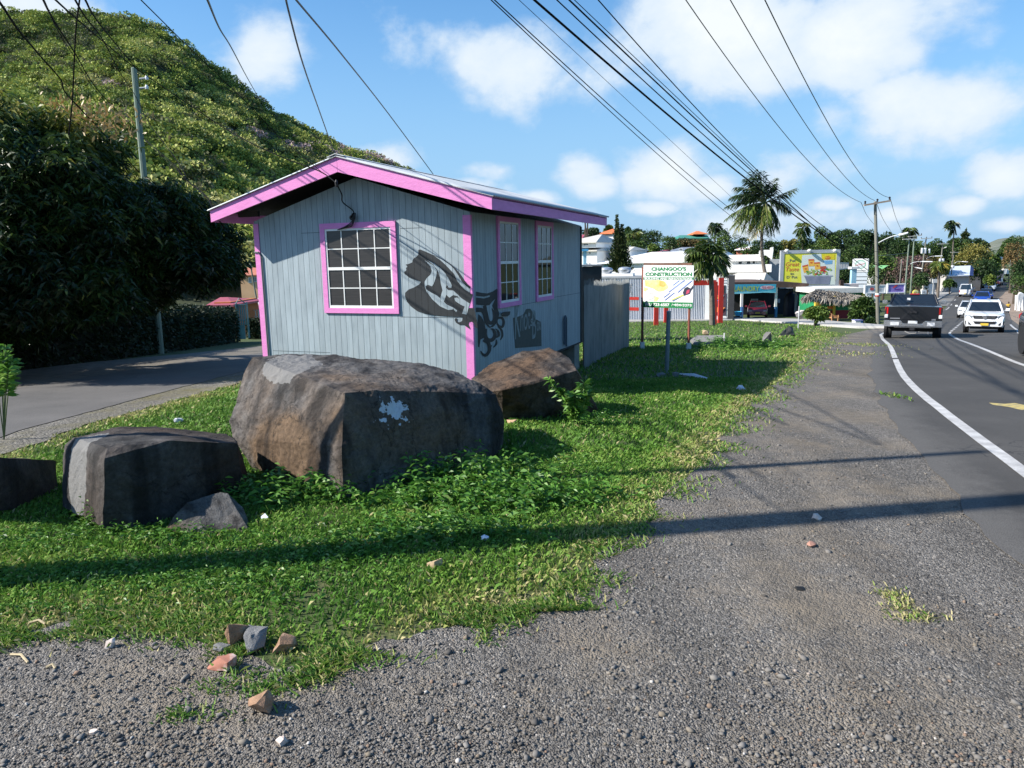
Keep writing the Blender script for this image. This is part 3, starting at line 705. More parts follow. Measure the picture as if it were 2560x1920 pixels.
# windows
SCREEN = M('window_screen', (.042, .038, .035), (.022, .02, .019), s=2, r=.35, spec=.5, st=(1, 1, 30))
GLASS = M('window_glass', (.006, .008, .009), (.005, .006, .007), r=.03, spec=.35)
def window(axis, a0, a1, z0, z1, cols, rows, fm, pane_mat, tw=.075, sash=.03, bot=True):
    """axis 'x': on the front wall; 'y': on the right wall; a0..a1,z0..z1 outer trim"""
    def P(a, d, z): return (a, -d, z) if axis == 'x' else (d, a, z)
    def B(mb, a, b, zl, zh, d0, d1):
        c = P((a+b)/2, (d0+d1)/2, (zl+zh)/2); s = (abs(b-a), abs(d1-d0), zh-zl) if axis == 'x' else (abs(d1-d0), abs(b-a), zh-zl)
        mb.box(c, s)
    w = MB()
    B(w, a0, a1, z1-tw, z1, .0, .03); B(w, a0, a1, z0, z0+tw*.95, .0, .03); B(w, a0, a0+tw, z0+tw*.95, z1-tw, .0, .028); B(w, a1-tw, a1, z0+tw*.95, z1-tw, .0, .028)
    wo_ = hbuild(w, 'window', fm)
    i0, i1, j0, j1 = a0+tw, a1-tw, z0+tw*.95, z1-tw; zm = (j0+j1)/2
    s = MB(); t = sash
    B(s, i0, i0+t, j0, j1, .001, .018); B(s, i1-t, i1, j0, j1, .001, .018); B(s, i0+t, i1-t, j0, j0+t*1.3, .001, .02); B(s, i0+t, i1-t, j1-t, j1, .001, .018); B(s, i0+t, i1-t, zm-.022, zm+.022, .001, .021)
    for k in range(1, cols):
        a = i0+(i1-i0)*k/cols
        B(s, a-.008, a+.008, j0+t*1.3, zm-.022, .003, .0145); B(s, a-.008, a+.008, zm+.022, j1-t, .003, .0145)
    for lo, hi in ((j0+t, zm-.022), (zm+.022, j1-t)):
        for k in range(1, rows):
            z = lo+(hi-lo)*k/rows; B(s, i0+t, i1-t, z-.0075, z+.0075, .0032, .0135)
    so_ = s.build('sash', WHITE, wo_, world=False)
    g = MB(); B(g, i0+t*.5, i1-t*.5, j0+t*.5, j1-t*.5, .0025, .0065); g.build('pane', pane_mat, wo_, world=False)
    return wo_
window('x', -2.506-.0, -1.188, 1.012, 2.36, 4, 2, PINK, SCREEN, tw=.082)
window('y', .935, 1.90, 1.035, 2.43, 3, 2, PINK, GLASS, tw=.075)
window('y', 2.655, 3.60, 1.032, 2.43, 3, 2, PINK, GLASS, tw=.075)
# seams between the wall sheets
SEAM = M('seam', (.05, .06, .065), r=.8)
for (pa, pb) in ((c2(505, 1377), c2(900, 1383)), (c2(700, 562), c2(830, 556)), (c3(170, 238), c3(345, 228)), (c3(170, 972), c3(650, 975))):
    a, b = fpt(pa), fpt(pb); mb = MB(); mb.box(((a.x+b.x)/2, -.0006, (a.z+b.z)/2), (abs(b.x-a.x), .0022, .006)); hbuild(mb, 'sheet_seam', SEAM)
for (pa, pb) in ((c3(1175, 865), c3(1290, 850)), (c3(1435, 808), c3(1660, 770))):
    a, b = spt(pa), spt(pb); mb = MB(); mb.box((.0006, (a.y+b.y)/2, (a.z+b.z)/2), (.0022, abs(b.y-a.y), .006)); hbuild(mb, 'sheet_seam', SEAM)
# mural, paint sheets on the wall
def paint(pts, mat, hit, off, name, parent, e=e7):
    P = [hit(e(*p), off) for p in pts]
    two = [(v.x, v.z) for v in P] if hit is fpt else [(v.y, v.z) for v in P]
    fs = tri2d(two); return P, [tuple(f) for f in fs]
head = [(238, 128), (262, 122), (330, 150), (420, 190), (500, 222), (570, 258), (640, 300), (700, 352), (760, 420), (820, 505), (880, 575), (915, 605), (908, 632), (908, 690), (945, 708), (912, 815), (888, 880), (965, 882), (985, 1000), (1000, 1040), (1006, 1145), (975, 1135), (960, 1085), (930, 1058), (895, 1068), (890, 1100), (920, 1165), (860, 1125), (825, 1098), (770, 1098), (725, 1072), (706, 1032), (722, 1012), (745, 1020), (735, 1042), (752, 1064), (782, 1064), (806, 1045), (812, 1002), (700, 992), (560, 986), (420, 975), (320, 955), (220, 920), (140, 860), (90, 800), (65, 730), (66, 685), (110, 642), (180, 615), (250, 575), (270, 545), (250, 530), (180, 510), (110, 480), (60, 440), (50, 415), (75, 400), (82, 382), (75, 364), (95, 345), (72, 318), (110, 310), (158, 290), (165, 262), (180, 235), (215, 215), (236, 190)]
cut1 = [(320, 262), (395, 340), (412, 400), (395, 450), (350, 490), (320, 540), (320, 600), (345, 670), (420, 770), (520, 860), (620, 905), (675, 903), (690, 895), (728, 935), (742, 915), (700, 882), (600, 833), (568, 800), (600, 710), (640, 748), (690, 714), (750, 730), (770, 765), (740, 745), (705, 752), (715, 790), (780, 835), (838, 862), (805, 955), (865, 968), (888, 880), (905, 825), (800, 757), (740, 700), (690, 655), (625, 650), (595, 620), (600, 590), (618, 590), (630, 615), (665, 620), (672, 590), (635, 510), (585, 430), (520, 360), (450, 308), (355, 262), (430, 320), (470, 370), (500, 420), (520, 500), (530, 570), (552, 650), (520, 755), (480, 720), (400, 680), (340, 640), (330, 600), (360, 580), (415, 600), (440, 560), (470, 470), (478, 400), (440, 335)]
cut2 = [(440, 205), (540, 250), (640, 315), (700, 375), (760, 465), (800, 535), (860, 598), (905, 632), (905, 680), (850, 650), (790, 592), (740, 527), (705, 442), (650, 385), (590, 322), (520, 258)]
mb = MB(); mb.add(*paint(head, None, fpt, .0085, '', None)); mural = hbuild(mb, 'head_mural', MURM, fixn=False)
for c in (cut1, cut2):
    mb = MB(); mb.add(*paint(c, None, fpt, .0105, '', None)); hbuild(mb, 'hair_streak', WALLM, mural, fixn=False)
def ribbon(pts, ws):
    pts = catmull([(p[0], p[1], 0) for p in pts], 5); n = len(pts); L, R_ = [], []
    for i, p in enumerate(pts):
        t = (pts[min(i+1, n-1)]-pts[max(i-1, 0)]).normalized(); nn = Vector((-t.y, t.x, 0)); w_ = float(np.interp(i/(n-1), np.linspace(0, 1, len(ws)), ws))/2
        L.append((p.x+nn.x*w_, p.y+nn.y*w_)); R_.append((p.x-nn.x*w_, p.y-nn.y*w_))
    return L, R_
mb = MB(); lay = [0]
def sp(pts): mb.add(*paint(pts, None, spt, .0032+.0004*lay[0], '', None)); lay[0] += 1
def sr(pts, ws):
    L, R_ = ribbon(pts, ws); off = .0032+.0004*lay[0]; lay[0] += 1
    A = [spt(e7(*p), off) for p in L]; B = [spt(e7(*p), off) for p in R_]
    for i in range(len(A)-1): mb.add([A[i], A[i+1], B[i+1], B[i]], [(0, 1, 2, 3)])
sp([(985, 668), (1050, 683), (1130, 692), (1200, 668), (1250, 634), (1263, 634), (1262, 990), (1240, 985), (1215, 900), (1195, 850), (1235, 762), (1195, 800), (1160, 845), (1110, 850), (985, 838), (985, 745), (1090, 758), (1165, 735), (1165, 715), (1090, 735), (985, 725)])
sp([(1015, 960), (1060, 1000), (1100, 1080), (1115, 1200), (1085, 1270), (1045, 1290), (1030, 1390), (1012, 1385), (1005, 1100)])
sr([(985, 905), (1060, 910), (1090, 960), (1110, 1060), (1160, 1130)], [60, 55, 40, 30, 18])
sr([(1095, 850), (1115, 960), (1140, 1050), (1185, 1075), (1225, 1030), (1220, 950), (1190, 885)], [45, 55, 50, 45, 45, 35, 8])
sr([(1245, 860), (1268, 960), (1245, 1050), (1205, 1110), (1160, 1135)], [20, 35, 35, 28, 8])
sr([(1270, 1010), (1320, 1010), (1345, 1065), (1325, 1125), (1280, 1110), (1255, 1060), (1270, 1012)], [26, 30, 34, 34, 26, 20, 14])
sr([(1270, 1120), (1315, 1165), (1328, 1240), (1300, 1297)], [10, 26, 26, 12])
sr([(1115, 1150), (1105, 1240), (1140, 1295), (1200, 1290), (1235, 1230), (1212, 1165), (1175, 1150)], [30, 50, 52, 48, 44, 34, 8])
sr([(1240, 1150), (1270, 1180), (1282, 1235), (1245, 1268)], [10, 28, 34, 14])
sr([(1085, 1290), (1145, 1335), (1162, 1420), (1120, 1490), (1075, 1480), (1045, 1435)], [50, 46, 42, 40, 30, 6])
sr([(1250, 1290), (1250, 1345), (1212, 1392)], [14, 28, 12]); sr([(1140, 1350), (1170, 1390), (1192, 1360)], [8, 18, 8])
hbuild(mb, 'curl_mural', MURM, fixn=False)
mb = MB(); mb.add(*paint([(1310, 948), (1345, 930), (1432, 925), (1425, 965), (1395, 990), (1345, 985)], None, spt, .0312, '', None)); hbuild(mb, 'curl_mural', MURM, fixn=False)
# painted name patch
mb = MB(); mb.add(*paint([(1465, 1010), (1560, 985), (1600, 960), (1635, 895), (1688, 890), (1735, 960), (1745, 1020), (1828, 1062), (1835, 1375), (1600, 1395), (1492, 1402)], None, spt, .003, '', None)); patch = hbuild(mb, 'name_patch', M('olive_paint', (.075, .085, .075), (.05, .06, .055), s=7, r=.7), fixn=False)
LETT = M('faded_letter_paint', (.26, .31, .31), (.17, .2, .2), s=9, r=.7)
def stext(s, bl, br, h, bold=0.01, shear=.15):
    a = spt(e7(*bl), .0055); b = spt(e7(*br), .0055)
    text(s, LETT, patch, 'lettering', HM @ a, (HM @ b)-(HM @ a), (0, 0, 1), (b-a).length, h, bold, shear)
stext('K', (1490, 1290), (1560, 1250), .62, .012, .1); stext('not', (1560, 1190), (1690, 1150), .33, .004); stext('s', (1690, 1120), (1722, 1110), .13); stext('B', (1715, 1285), (1765, 1268), .50, .004, .1); stext('ox', (1775, 1185), (1828, 1165), .17)
stext('style salon', (1530, 1350), (1660, 1330), .05, 0) if False else None
# conduit pipe on the right wall, downpipe wires on the left corner, insulator on the gable
DPIPE = M('blue_grey_pipe', (.07, .10, .13), (.05, .07, .10), r=.5)
a = spt(c3(1532, 1290)); b = spt(c3(1532, 962)); mb = MB(); mb.tube([(.035, a.y, .05), (.035, a.y, b.z-.05), (.035, a.y-.05, b.z), (.035, a.y-.11, b.z-.06), (.035, a.y-.11, .1)], .022, 8); hbuild(mb, 'conduit_pipe', DPIPE, smooth=True)
mb = MB(); mb.tube([(-LFW+.11, -.018, .05), (-LFW+.105, -.018, 1.9), (-LFW+.06, -.022, 1.96), (-LFW-.02, -.02, 1.96)], .013, 7); hbuild(mb, 'conduit_pipe', M('conduit_grey', (.16, .17, .17), r=.6), smooth=True)
BLK = M('black_rubber', (.02, .02, .02), (.015, .015, .015), r=.6)
p = fpt(c2(1058, 455)); mb = MB(); mb.lathe((p.x, -.03, p.z), [(.015, -.025), (.035, -.018), (.04, .0), (.025, .025)], 12, 'Y')
for k in range(3):
    mb.tube(catmull([(p.x-.02, -.05, p.z), (p.x+.05+.02*k, -.07, p.z+.06), (p.x+.02, -.06, p.z-.05-.03*k), (p.x-.1, -.05, p.z-.12-.01*k), (p.x-.26, -.04, p.z-.17)]), .007, 6)
hbuild(mb, 'cable_anchor', BLK, smooth=True)
# block piers under the floor
PIER = M('pier_block', (.30, .28, .24), (.20, .19, .16), s=6, r=.9, bump=.5)
for x, y in ((-.2, LSW-.25), (-.2, .3), (-LFW+.2, .3), (-LFW+.2, LSW-.25), (-.2, 2.8)):
    wp = HM @ Vector((x, y, 0)); z = zg(wp.x, wp.y)
    mb = MB(); mb.box((x, y, (z-.1+WB)/2), (.36, .36, WB-z+.1)); hbuild(mb, 'pier', PIER)
mb = MB(); mb.box((-LFW/2, LSW/2, WB-.06), (LFW-.3, LSW-.2, .11)); mb.box((.0, LSW/2, WB-.012), (.02, LSW, .03)); hbuild(mb, 'floor_frame', DARKW)
# ---------------------------------------------------------------- corrugated fence with cut points
f0 = HM @ Vector((.03, LSW+.1, 0)); fdir = (G((1576, 868))-G((1462, 925))); fdir.z = 0; fdir.normalize(); FL = 8.9
fen = thing('metal_fence', 'grey corrugated metal fence with pointed tops running on from the shack', 'fence', (f0.x, f0.y, zg(f0.x, f0.y)))
FENM = M('weathered_zinc', (.20, .215, .22), (.12, .13, .135), s=2.5, r=.55, metal=.3, c3=(.27, .27, .26), st=(1, 1, .4))
V = []; F = []; nw = 46; per = FL/nw; k8 = 8
top_a = at(c4(130, 925), f0.y+.3).z
nrm = Vector((fdir.y, -fdir.x, 0))
for i in range(nw*k8+1):
    s_ = i/k8*per; ph = 2*PI*(i % k8)/k8; q = f0+fdir*s_; off = nrm*(.028*math.sin(ph)); zb_ = zg(q.x, q.y)-.03
    tri_ = 1-abs(((i % k8)/k8)-.5)*2; zt = top_a-.012*s_*2.6+.02*math.sin(s_*1.7)-.12+.22*tri_**1.0*(.75+.5*mnoise.noise(Vector((int(i/k8)*.9, 3, 1))))
    V += [(q.x+off.x, q.y+off.y, zb_), (q.x+off.x, q.y+off.y, (zb_+zt)/2), (q.x+off.x, q.y+off.y, zt)]
for i in range(nw*k8):
    F += [(3*i, 3*i+3, 3*i+4, 3*i+1), (3*i+1, 3*i+4, 3*i+5, 3*i+2)]
npmesh('panel', np.array(V), np.array(F), FENM, fen, smooth=True)
for s_ in np.arange(.5, FL, 2.1):
    q = f0+fdir*float(s_)-nrm*.07; z = zg(q.x, q.y); mb = MB(); mb.box((q.x, q.y, z+.9), (.07, .07, 1.9)); mb.build('post', M('fence_post_wood', (.12, .1, .08), r=.9), fen)
# ---------------------------------------------------------------- boulders and stones
def rock_mat(name, base, dark, light, brown, bfac=.5, scale=1.0, splash=None, patch=None, bspot=None):
    m = bpy.data.materials.new(name); nt = nodes(m); out = _n(nt, 'ShaderNodeOutputMaterial'); p = _n(nt, 'ShaderNodeBsdfPrincipled'); nt.links.new(p.outputs[0], out.inputs[0])
    p.inputs['Roughness'].default_value = .85; p.inputs['Specular IOR Level'].default_value = .3
    g = _n(nt, 'ShaderNodeNewGeometry'); P = g.outputs['Position']
    a = _n(nt, 'ShaderNodeTexNoise', i_Scale=2.2*scale, i_Detail=9.0, i_Roughness=.65, i_Distortion=.6); b = _n(nt, 'ShaderNodeTexNoise', i_Scale=1.1*scale, i_Detail=5.0); c = _n(nt, 'ShaderNodeTexNoise', i_Scale=26.0*scale, i_Detail=9.0, i_Roughness=.78)
    mp = _n(nt, 'ShaderNodeMapping'); mp.inputs['Scale'].default_value = (3, 3, .35); nt.links.new(P, mp.inputs[0])
    s = _n(nt, 'ShaderNodeTexNoise', i_Scale=1.6*scale, i_Detail=6.0); nt.links.new(mp.outputs[0], s.inputs['Vector'])
    v = _n(nt, 'ShaderNodeTexVoronoi', i_Scale=2.1*scale, feature='DISTANCE_TO_EDGE')
    av = nt.nodes.new('ShaderNodeVectorMath'); av.operation = 'MULTIPLY_ADD'; nt.links.new(a.outputs['Color'], av.inputs[0]); av.inputs[1].default_value = (.5, .5, .5); nt.links.new(P, av.inputs[2]); nt.links.new(av.outputs[0], v.inputs['Vector'])
    for k in (a, b, c): nt.links.new(P, k.inputs['Vector'])
    r1 = _ramp(nt, [(.3, dark), (.52, base), (.72, light)]); nt.links.new(a.outputs[0], r1.inputs[0])
    bf = _ramp(nt, [(.5-.28*bfac, (0, 0, 0)), (.72-.28*bfac, (1, 1, 1))]); nt.links.new(b.outputs[0], bf.inputs[0])
    bfo = bf.outputs[0]
    if bspot:
        dn = nt.nodes.new('ShaderNodeVectorMath'); dn.operation = 'SUBTRACT'; nt.links.new(P, dn.inputs[0]); dn.inputs[1].default_value = bspot[0]
        dm = nt.nodes.new('ShaderNodeVectorMath'); dm.operation = 'DIVIDE'; nt.links.new(dn.outputs[0], dm.inputs[0]); dm.inputs[1].default_value = bspot[1]
        ln = nt.nodes.new('ShaderNodeVectorMath'); ln.operation = 'LENGTH'; nt.links.new(dm.outputs[0], ln.inputs[0])
        bfo = math_(nt, 'MAXIMUM', bfo, math_(nt, 'MULTIPLY', math_(nt, 'SUBTRACT', math_(nt, 'MULTIPLY_ADD', a.outputs[0], 1.2, .6), ln.outputs['Value'], clamp=True), 2.5, clamp=True))
    col = mix(nt, bfo, r1.outputs[0], mix(nt, a.outputs[0], tuple(x*.55 for x in brown), tuple(x*1.35 for x in brown)))
    sr_ = _ramp(nt, [(.50, (1, 1, 1)), (.62, (.22, .21, .21))]); nt.links.new(s.outputs[0], sr_.inputs[0]); col = mix(nt, .8, col, mix(nt, 1.0, col, sr_.outputs[0], 'MULTIPLY'))
    fr = _ramp(nt, [(.3, (.45, .45, .45)), (.7, (1.55, 1.55, 1.55))]); nt.links.new(c.outputs[0], fr.inputs[0]); col = mix(nt, 1.0, col, fr.outputs[0], 'MULTIPLY')
    ck = math_(nt, 'MULTIPLY', math_(nt, 'LESS_THAN', v.outputs[0], .007), math_(nt, 'GREATER_THAN', b.outputs[0], .5)); col = mix(nt, math_(nt, 'MULTIPLY', ck, .7), col, (.018, .016, .015))
    for spot, cc_ in ((splash, (.62, .64, .68)), (patch, (.235, .23, .22))):
        if not spot: continue
        pos, rad, thr, nsc = spot
        dn = nt.nodes.new('ShaderNodeVectorMath'); dn.operation = 'SUBTRACT'; nt.links.new(P, dn.inputs[0]); dn.inputs[1].default_value = pos
        dm = nt.nodes.new('ShaderNodeVectorMath'); dm.operation = 'DIVIDE'; nt.links.new(dn.outputs[0], dm.inputs[0]); dm.inputs[1].default_value = rad
        ln = nt.nodes.new('ShaderNodeVectorMath'); ln.operation = 'LENGTH'; nt.links.new(dm.outputs[0], ln.inputs[0])
        nn = _n(nt, 'ShaderNodeTexNoise', i_Scale=nsc, i_Detail=5.0, i_Roughness=.6); nt.links.new(P, nn.inputs['Vector'])
        k = math_(nt, 'GREATER_THAN', math_(nt, 'SUBTRACT', math_(nt, 'MULTIPLY', nn.outputs[0], 1.6 if spot is splash else .7), ln.outputs['Value']), thr)
        col = mix(nt, math_(nt, 'MULTIPLY', k, .92 if spot is splash else .68), col, cc_)
    nt.links.new(col, p.inputs['Base Color'])
    h = math_(nt, 'ADD', math_(nt, 'MULTIPLY', a.outputs[0], 1.4), math_(nt, 'ADD', math_(nt, 'MULTIPLY', c.outputs[0], .3), math_(nt, 'MULTIPLY', ck, -.4)))
    bp = _n(nt, 'ShaderNodeBump', i_Strength=.8, i_Distance=.05); nt.links.new(h, bp.inputs['Height']); nt.links.new(bp.outputs[0], p.inputs['Normal'])
    return m
def rock(name, pts, mat, label, cat='boulder', group=None, sub=4, amp=.03, seed=0, freq=2.5):
    bm = bmesh.new()
    for p in pts: bm.verts.new(p)
    bmesh.ops.convex_hull(bm, input=bm.verts[:])
    bmesh.ops.delete(bm, geom=[v for v in bm.verts if not v.link_faces], context='VERTS')
    for k in range(sub):
        L = sum(e.calc_length() for e in bm.edges)/max(1, len(bm.edges))
        big = [e for e in bm.edges if e.calc_length() > L*.7]
        bmesh.ops.subdivide_edges(bm, edges=big, cuts=1, use_grid_fill=True)
        bmesh.ops.triangulate(bm, faces=bm.faces[:])
    bm.normal_update(); so_ = Vector((seed*3.7, seed*1.3, seed*2.1))
    for v in bm.verts:
        n = mnoise.fractal(v.co*freq*2.6+so_, .8, 2.2, 5); r2 = abs(mnoise.noise(v.co*freq*.8+so_*2)); st_ = mnoise.noise(v.co*freq*.55+so_*3)*3.2; lo_ = mnoise.fractal(v.co*freq*.9+so_*2, 1., 2.1, 2); v.co += v.normal*amp*(n*.30+lo_*.28)
    bmesh.ops.recalc_face_normals(bm, faces=bm.faces[:])
    c = Vector((sum(p[0] for p in pts)/len(pts), sum(p[1] for p in pts)/len(pts), 0)); c.z = zg(c.x, c.y)
    bmesh.ops.translate(bm, verts=bm.verts[:], vec=-c)
    me = bpy.data.meshes.new(name); bm.to_mesh(me); bm.free(); me.shade_smooth()
    try: me.set_sharp_from_angle(angle=math.radians(24))
    except Exception: pass
    o = link_mesh(name, me, mat); o.location = c; return tag(o, label, cat, group)
def rp(l): return [at(o_(x, y), Y) for x, y, Y in l]
sp_c = at(o_(858, 888), 5.78); pt_c = at(o_(625, 790), 6.55)
RK1 = rock_mat('boulder_rock', (.098, .092, .088), (.042, .04, .039), (.17, .162, .153), (.120, .078, .046), .05, splash=(tuple(sp_c), (.30, .4, .26), .42, 17), patch=(tuple(pt_c), (.36, .6, .20), -.36, 7), bspot=(tuple(at(o_(635, 975), 6.1)), (.46, .9, .40)))
RK2 = rock_mat('dark_rock', (.062, .058, .055), (.028, .026, .024), (.15, .142, .135), (.06, .04, .028), .3, patch=(tuple(at(o_(172, 1010), 5.1)), (.22, .5, .6), -.30, 5))  # paler patch on the left facet paints in the sunlight falling there
RK3 = rock_mat('brown_rock', (.085, .077, .07), (.035, .032, .03), (.16, .148, .135), (.10, .062, .038), .32, scale=1.2)
big = rock('boulder', rp([(560, 1035, 6.3), (620, 1062, 6.0), (690, 1078, 5.6), (742, 1085, 5.38), (870, 1085, 5.78), (985, 1082, 6.02), (1060, 1020, 6.5), (1083, 965, 6.7),
    (497, 910, 6.55), (503, 945, 6.45), (528, 800, 6.75), (546, 771, 6.85), (640, 765, 7.0), (735, 769, 7.0), (905, 786, 6.85), (1022, 820, 6.65), (1072, 850, 6.6), (1087, 905, 6.65),
    (745, 850, 5.66), (728, 905, 5.60), (752, 1000, 5.50), (640, 838, 6.15), (965, 872, 6.3), (850, 842, 5.92), (738, 965, 5.42), (555, 930, 6.25)]) + [Vector((-2.0, 7.7, -.25)), Vector((-.1, 7.6, -.3)), Vector((-1.9, 7.7, .7)), Vector((-.6, 7.7, .6))],
    RK1, 'largest dark boulder in front of the shack with flaked white paint', sub=7, amp=.05, seed=1)
rock('boulder', rp([(222, 1140, 4.70), (290, 1158, 4.82), (400, 1150, 5.05), (520, 1090, 5.55), (135, 1095, 5.25), (232, 968, 4.80), (226, 990, 4.70), (158, 945, 5.35), (138, 962, 5.4), (262, 922, 5.7), (332, 921, 5.85), (490, 936, 5.85), (513, 957, 5.5), (365, 952, 5.02), (524, 1040, 5.55)])
     + [Vector((-2.3, 6.2, -.2)), Vector((-3.1, 6.1, -.2)), Vector((-2.4, 6.15, .3)), Vector((-3.0, 5.9, .25))], RK2, 'low black faced boulder between the largest boulder and the left edge', sub=6, amp=.032, seed=2)
rock('boulder', rp([(1085, 918, 8.65), (1200, 918, 8.75), (1292, 898, 8.95), (1290, 880, 8.9), (1186, 750, 9.4), (1130, 760, 9.5), (1060, 785, 9.35), (1018, 817, 8.9), (1085, 843, 8.2), (1150, 830, 8.35), (1246, 800, 8.62), (1226, 770, 9.1), (1270, 842, 8.85), (1025, 850, 8.6)])
     + [Vector((.2, 10.0, -.4)), Vector((1.0, 9.8, -.4)), Vector((.3, 9.9, .35))], RK3, 'brown topped slanting boulder beside the pink corner of the shack', sub=6, amp=.045, seed=3)
rock('boulder', rp([(-60, 1110, 5.0), (28, 1100, 5.25), (33, 1010, 5.3), (26, 990, 5.3), (-40, 985, 5.0), (-90, 1000, 4.8)])+[Vector((-4.2, 6.0, -.1)), Vector((-3.8, 5.9, .2)), Vector((-3.75, 5.8, -.1))], RK2, 'dark boulder cut off by the left edge of the photo', sub=5, amp=.02, seed=4)
rock('rock', rp([(355, 1145, 4.75), (535, 1118, 4.95), (540, 1150, 4.75), (450, 1160, 4.68), (375, 1115, 4.8), (405, 1085, 4.85), (475, 1064, 4.95), (492, 1066, 4.95), (525, 1098, 4.95), (440, 1075, 5.1)]), rock_mat('small_grey_rock', (.11, .105, .1), (.06, .057, .055), (.16, .155, .15), (.13, .095, .06), .3, scale=2), 'small grey wedge of rock leaning in front of the black faced boulder', 'rock', sub=5, amp=.012, seed=5, freq=5)
for l, px, lab in ((4, [(640, 1560), (690, 1445), (735, 1455), (745, 1560), (700, 1570), (660, 1480)], 'smaller of two grey rocks on the far lawn'), (5, [(805, 1500), (820, 1510), (925, 1390), (960, 1405), (980, 1480), (978, 1525), (850, 1450), (830, 1525)], 'larger pointed grey rock on the far lawn')):
    g0 = G(c5(px[0][0]+50, px[0][1])); Yb = g0.y
    pts = [at(c5(*q), Yb+(.25 if i % 2 else -.1)) for i, q in enumerate(px)]+[at(c5(*q), Yb+.9)+Vector((0, 0, -.15)) for q in px[1:4]]
    rock('rock', pts, RK2 if False else M('lawn_rock', (.17, .165, .16), (.09, .085, .08), s=4, r=.9, bump=.6), lab, 'rock', 'rocks on the far lawn', sub=4, amp=.05, seed=l)
BRST = M('brown_stone', (.34, .20, .12), (.20, .12, .075), s=14, r=.85, bump=.5, c3=(.42, .33, .25)); GRST = M('grey_stone', (.24, .235, .225), (.15, .15, .145), s=14, r=.9, bump=.5)
REDST = M('red_and_white_stone', (.36, .15, .10), (.26, .11, .08), s=9, r=.8, c3=(.75, .70, .66)); WHST = M('white_stone', (.72, .66, .6), (.5, .36, .28), s=12, r=.8)
TANST = M('tan_stone', (.55, .42, .26), (.36, .25, .15), s=12, r=.85)
def stone(px, wpx, hpx, mat, label, seed, cat='stone', name='stone', lift=0):
    if seed < 19 or seed in (23, 35): wpx, hpx = wpx/3.687, hpx/3.687
    elif seed in (25, 26): wpx, hpx = wpx/3.95, hpx/3.95
    elif seed in (41, 42, 72): wpx, hpx = wpx/2.5, hpx/2.5
    g = G(px); k = (g-CAM).dot(CF)/FPX; r = random.Random(seed); W_, H_ = wpx*k, hpx*k*1.05; W_ *= 1.25; H_ *= 1.2; pts = []; ca, sa = math.cos(seed), math.sin(seed)
    for i in range(15):
        v = Vector((r.gauss(0, 1), r.gauss(0, 1), r.gauss(0, 1))).normalized(); v /= max(abs(c) for c in v)**.75; x_, y_ = v.x*ca-v.y*sa*.7, v.x*sa+v.y*ca*.7
        pts.append(Vector((g.x+x_*W_*.5, g.y+W_*.35+y_*W_*.42, g.z+lift+H_*(.42+.5*v.z+.16*v.x))))
    return rock(name, pts, mat, label, cat, sub=2, amp=.09*W_, seed=seed, freq=18)
stone(d4(905, 1175), 250, 195, BRST, 'square brown stone alone on the gravel', 11); stone(d4(545, 770), 215, 130, REDST, 'reddish stone with a white painted side near the grass edge', 12)
stone(d4(690, 540), 190, 200, BRST, 'upright tan brown stone at the back of the stone pile', 23); stone(d4(825, 585), 255, 150, GRST, 'flat grey stone in the middle of the stone pile', 14)
stone(d4(1110, 585), 210, 130, BRST, 'long brown stone at the grassy end of the stone pile', 35); stone(d4(555, 590), 130, 80, GRST, 'small grey stone left of the stone pile', 16)
stone(d4(1110, 1445), 115, 70, WHST, 'white stone chip low on the gravel', 17); stone(d4(1450, 715), 75, 50, TANST, 'small tan stone right of the stone pile', 18)
stone(o_(938, 1232), 32, 22, TANST, 'tan stone lying in the grass below the largest boulder', 19); stone(o_(1756, 1187), 26, 12, M('brick_piece', (.42, .22, .16), (.3, .16, .12), s=10, r=.9), 'pinkish brick piece on the gravel', 20)
stone(o_(1768, 1127), 20, 14, WHST, 'pale pebble on the gravel just below the long pole shadow', 21); stone(o_(1733, 1280), 22, 10, BLK, 'flat black scrap on the gravel', 22, 'scrap', 'rubber_scrap')
stone(o_(1106, 920), 26, 14, M('crumpled_leaf', (.55, .38, .24), (.4, .25, .15), s=20, r=.8), 'crumpled tan leaf litter beside the largest boulder', 24, 'litter', 'leaf_litter')
stone(d8(905, 1360), 70, 60, WHST, 'pale pebble near the lower left corner', 25); stone(d8(1070, 500), 90, 80, WHST, 'broken white chip on the gravel near the left grass edge', 26)
PAPER = M('litter_white', (.75, .77, .82), (.6, .62, .68), s=8, r=.6)
for p, wp_, lab, sd_ in ((o_(570, 1130), 20, 'scrap of white plastic in the grass by the small grey rock', 27), (o_(1053, 1176), 26, 'scrap of bluish white plastic in the grass below the boulder', 28), (d1(1405, 195), 18, 'white scrap on the lawn behind the black faced boulder', 29), (d5(733, 372), 24, 'crumpled bluish scrap on the shaded grass', 30)):
    stone(p, wp_, 10, PAPER, lab, sd_, 'litter', 'litter', .02)
g = G(d5(415, 292)); g2 = G(d5(555, 314)); mb = MB(); mb.tube([g+Vector((0, 0, .04)), (g+g2)/2+Vector((0, 0, .05)), g2+Vector((0, 0, .035))], [.02, .045, .02], 6); tag(mb.build('plastic_strip', PAPER, smooth=True), 'long white strip lying on the shaded grass', 'litter')
for p, lab, sd_ in ((d5(320, 300), 'brown stone at the foot of the grey sign post', 41), (d5(397, 300), 'grey stone beside the white strip on the grass', 42)): stone(p, 48, 30, GRST, lab, sd_)
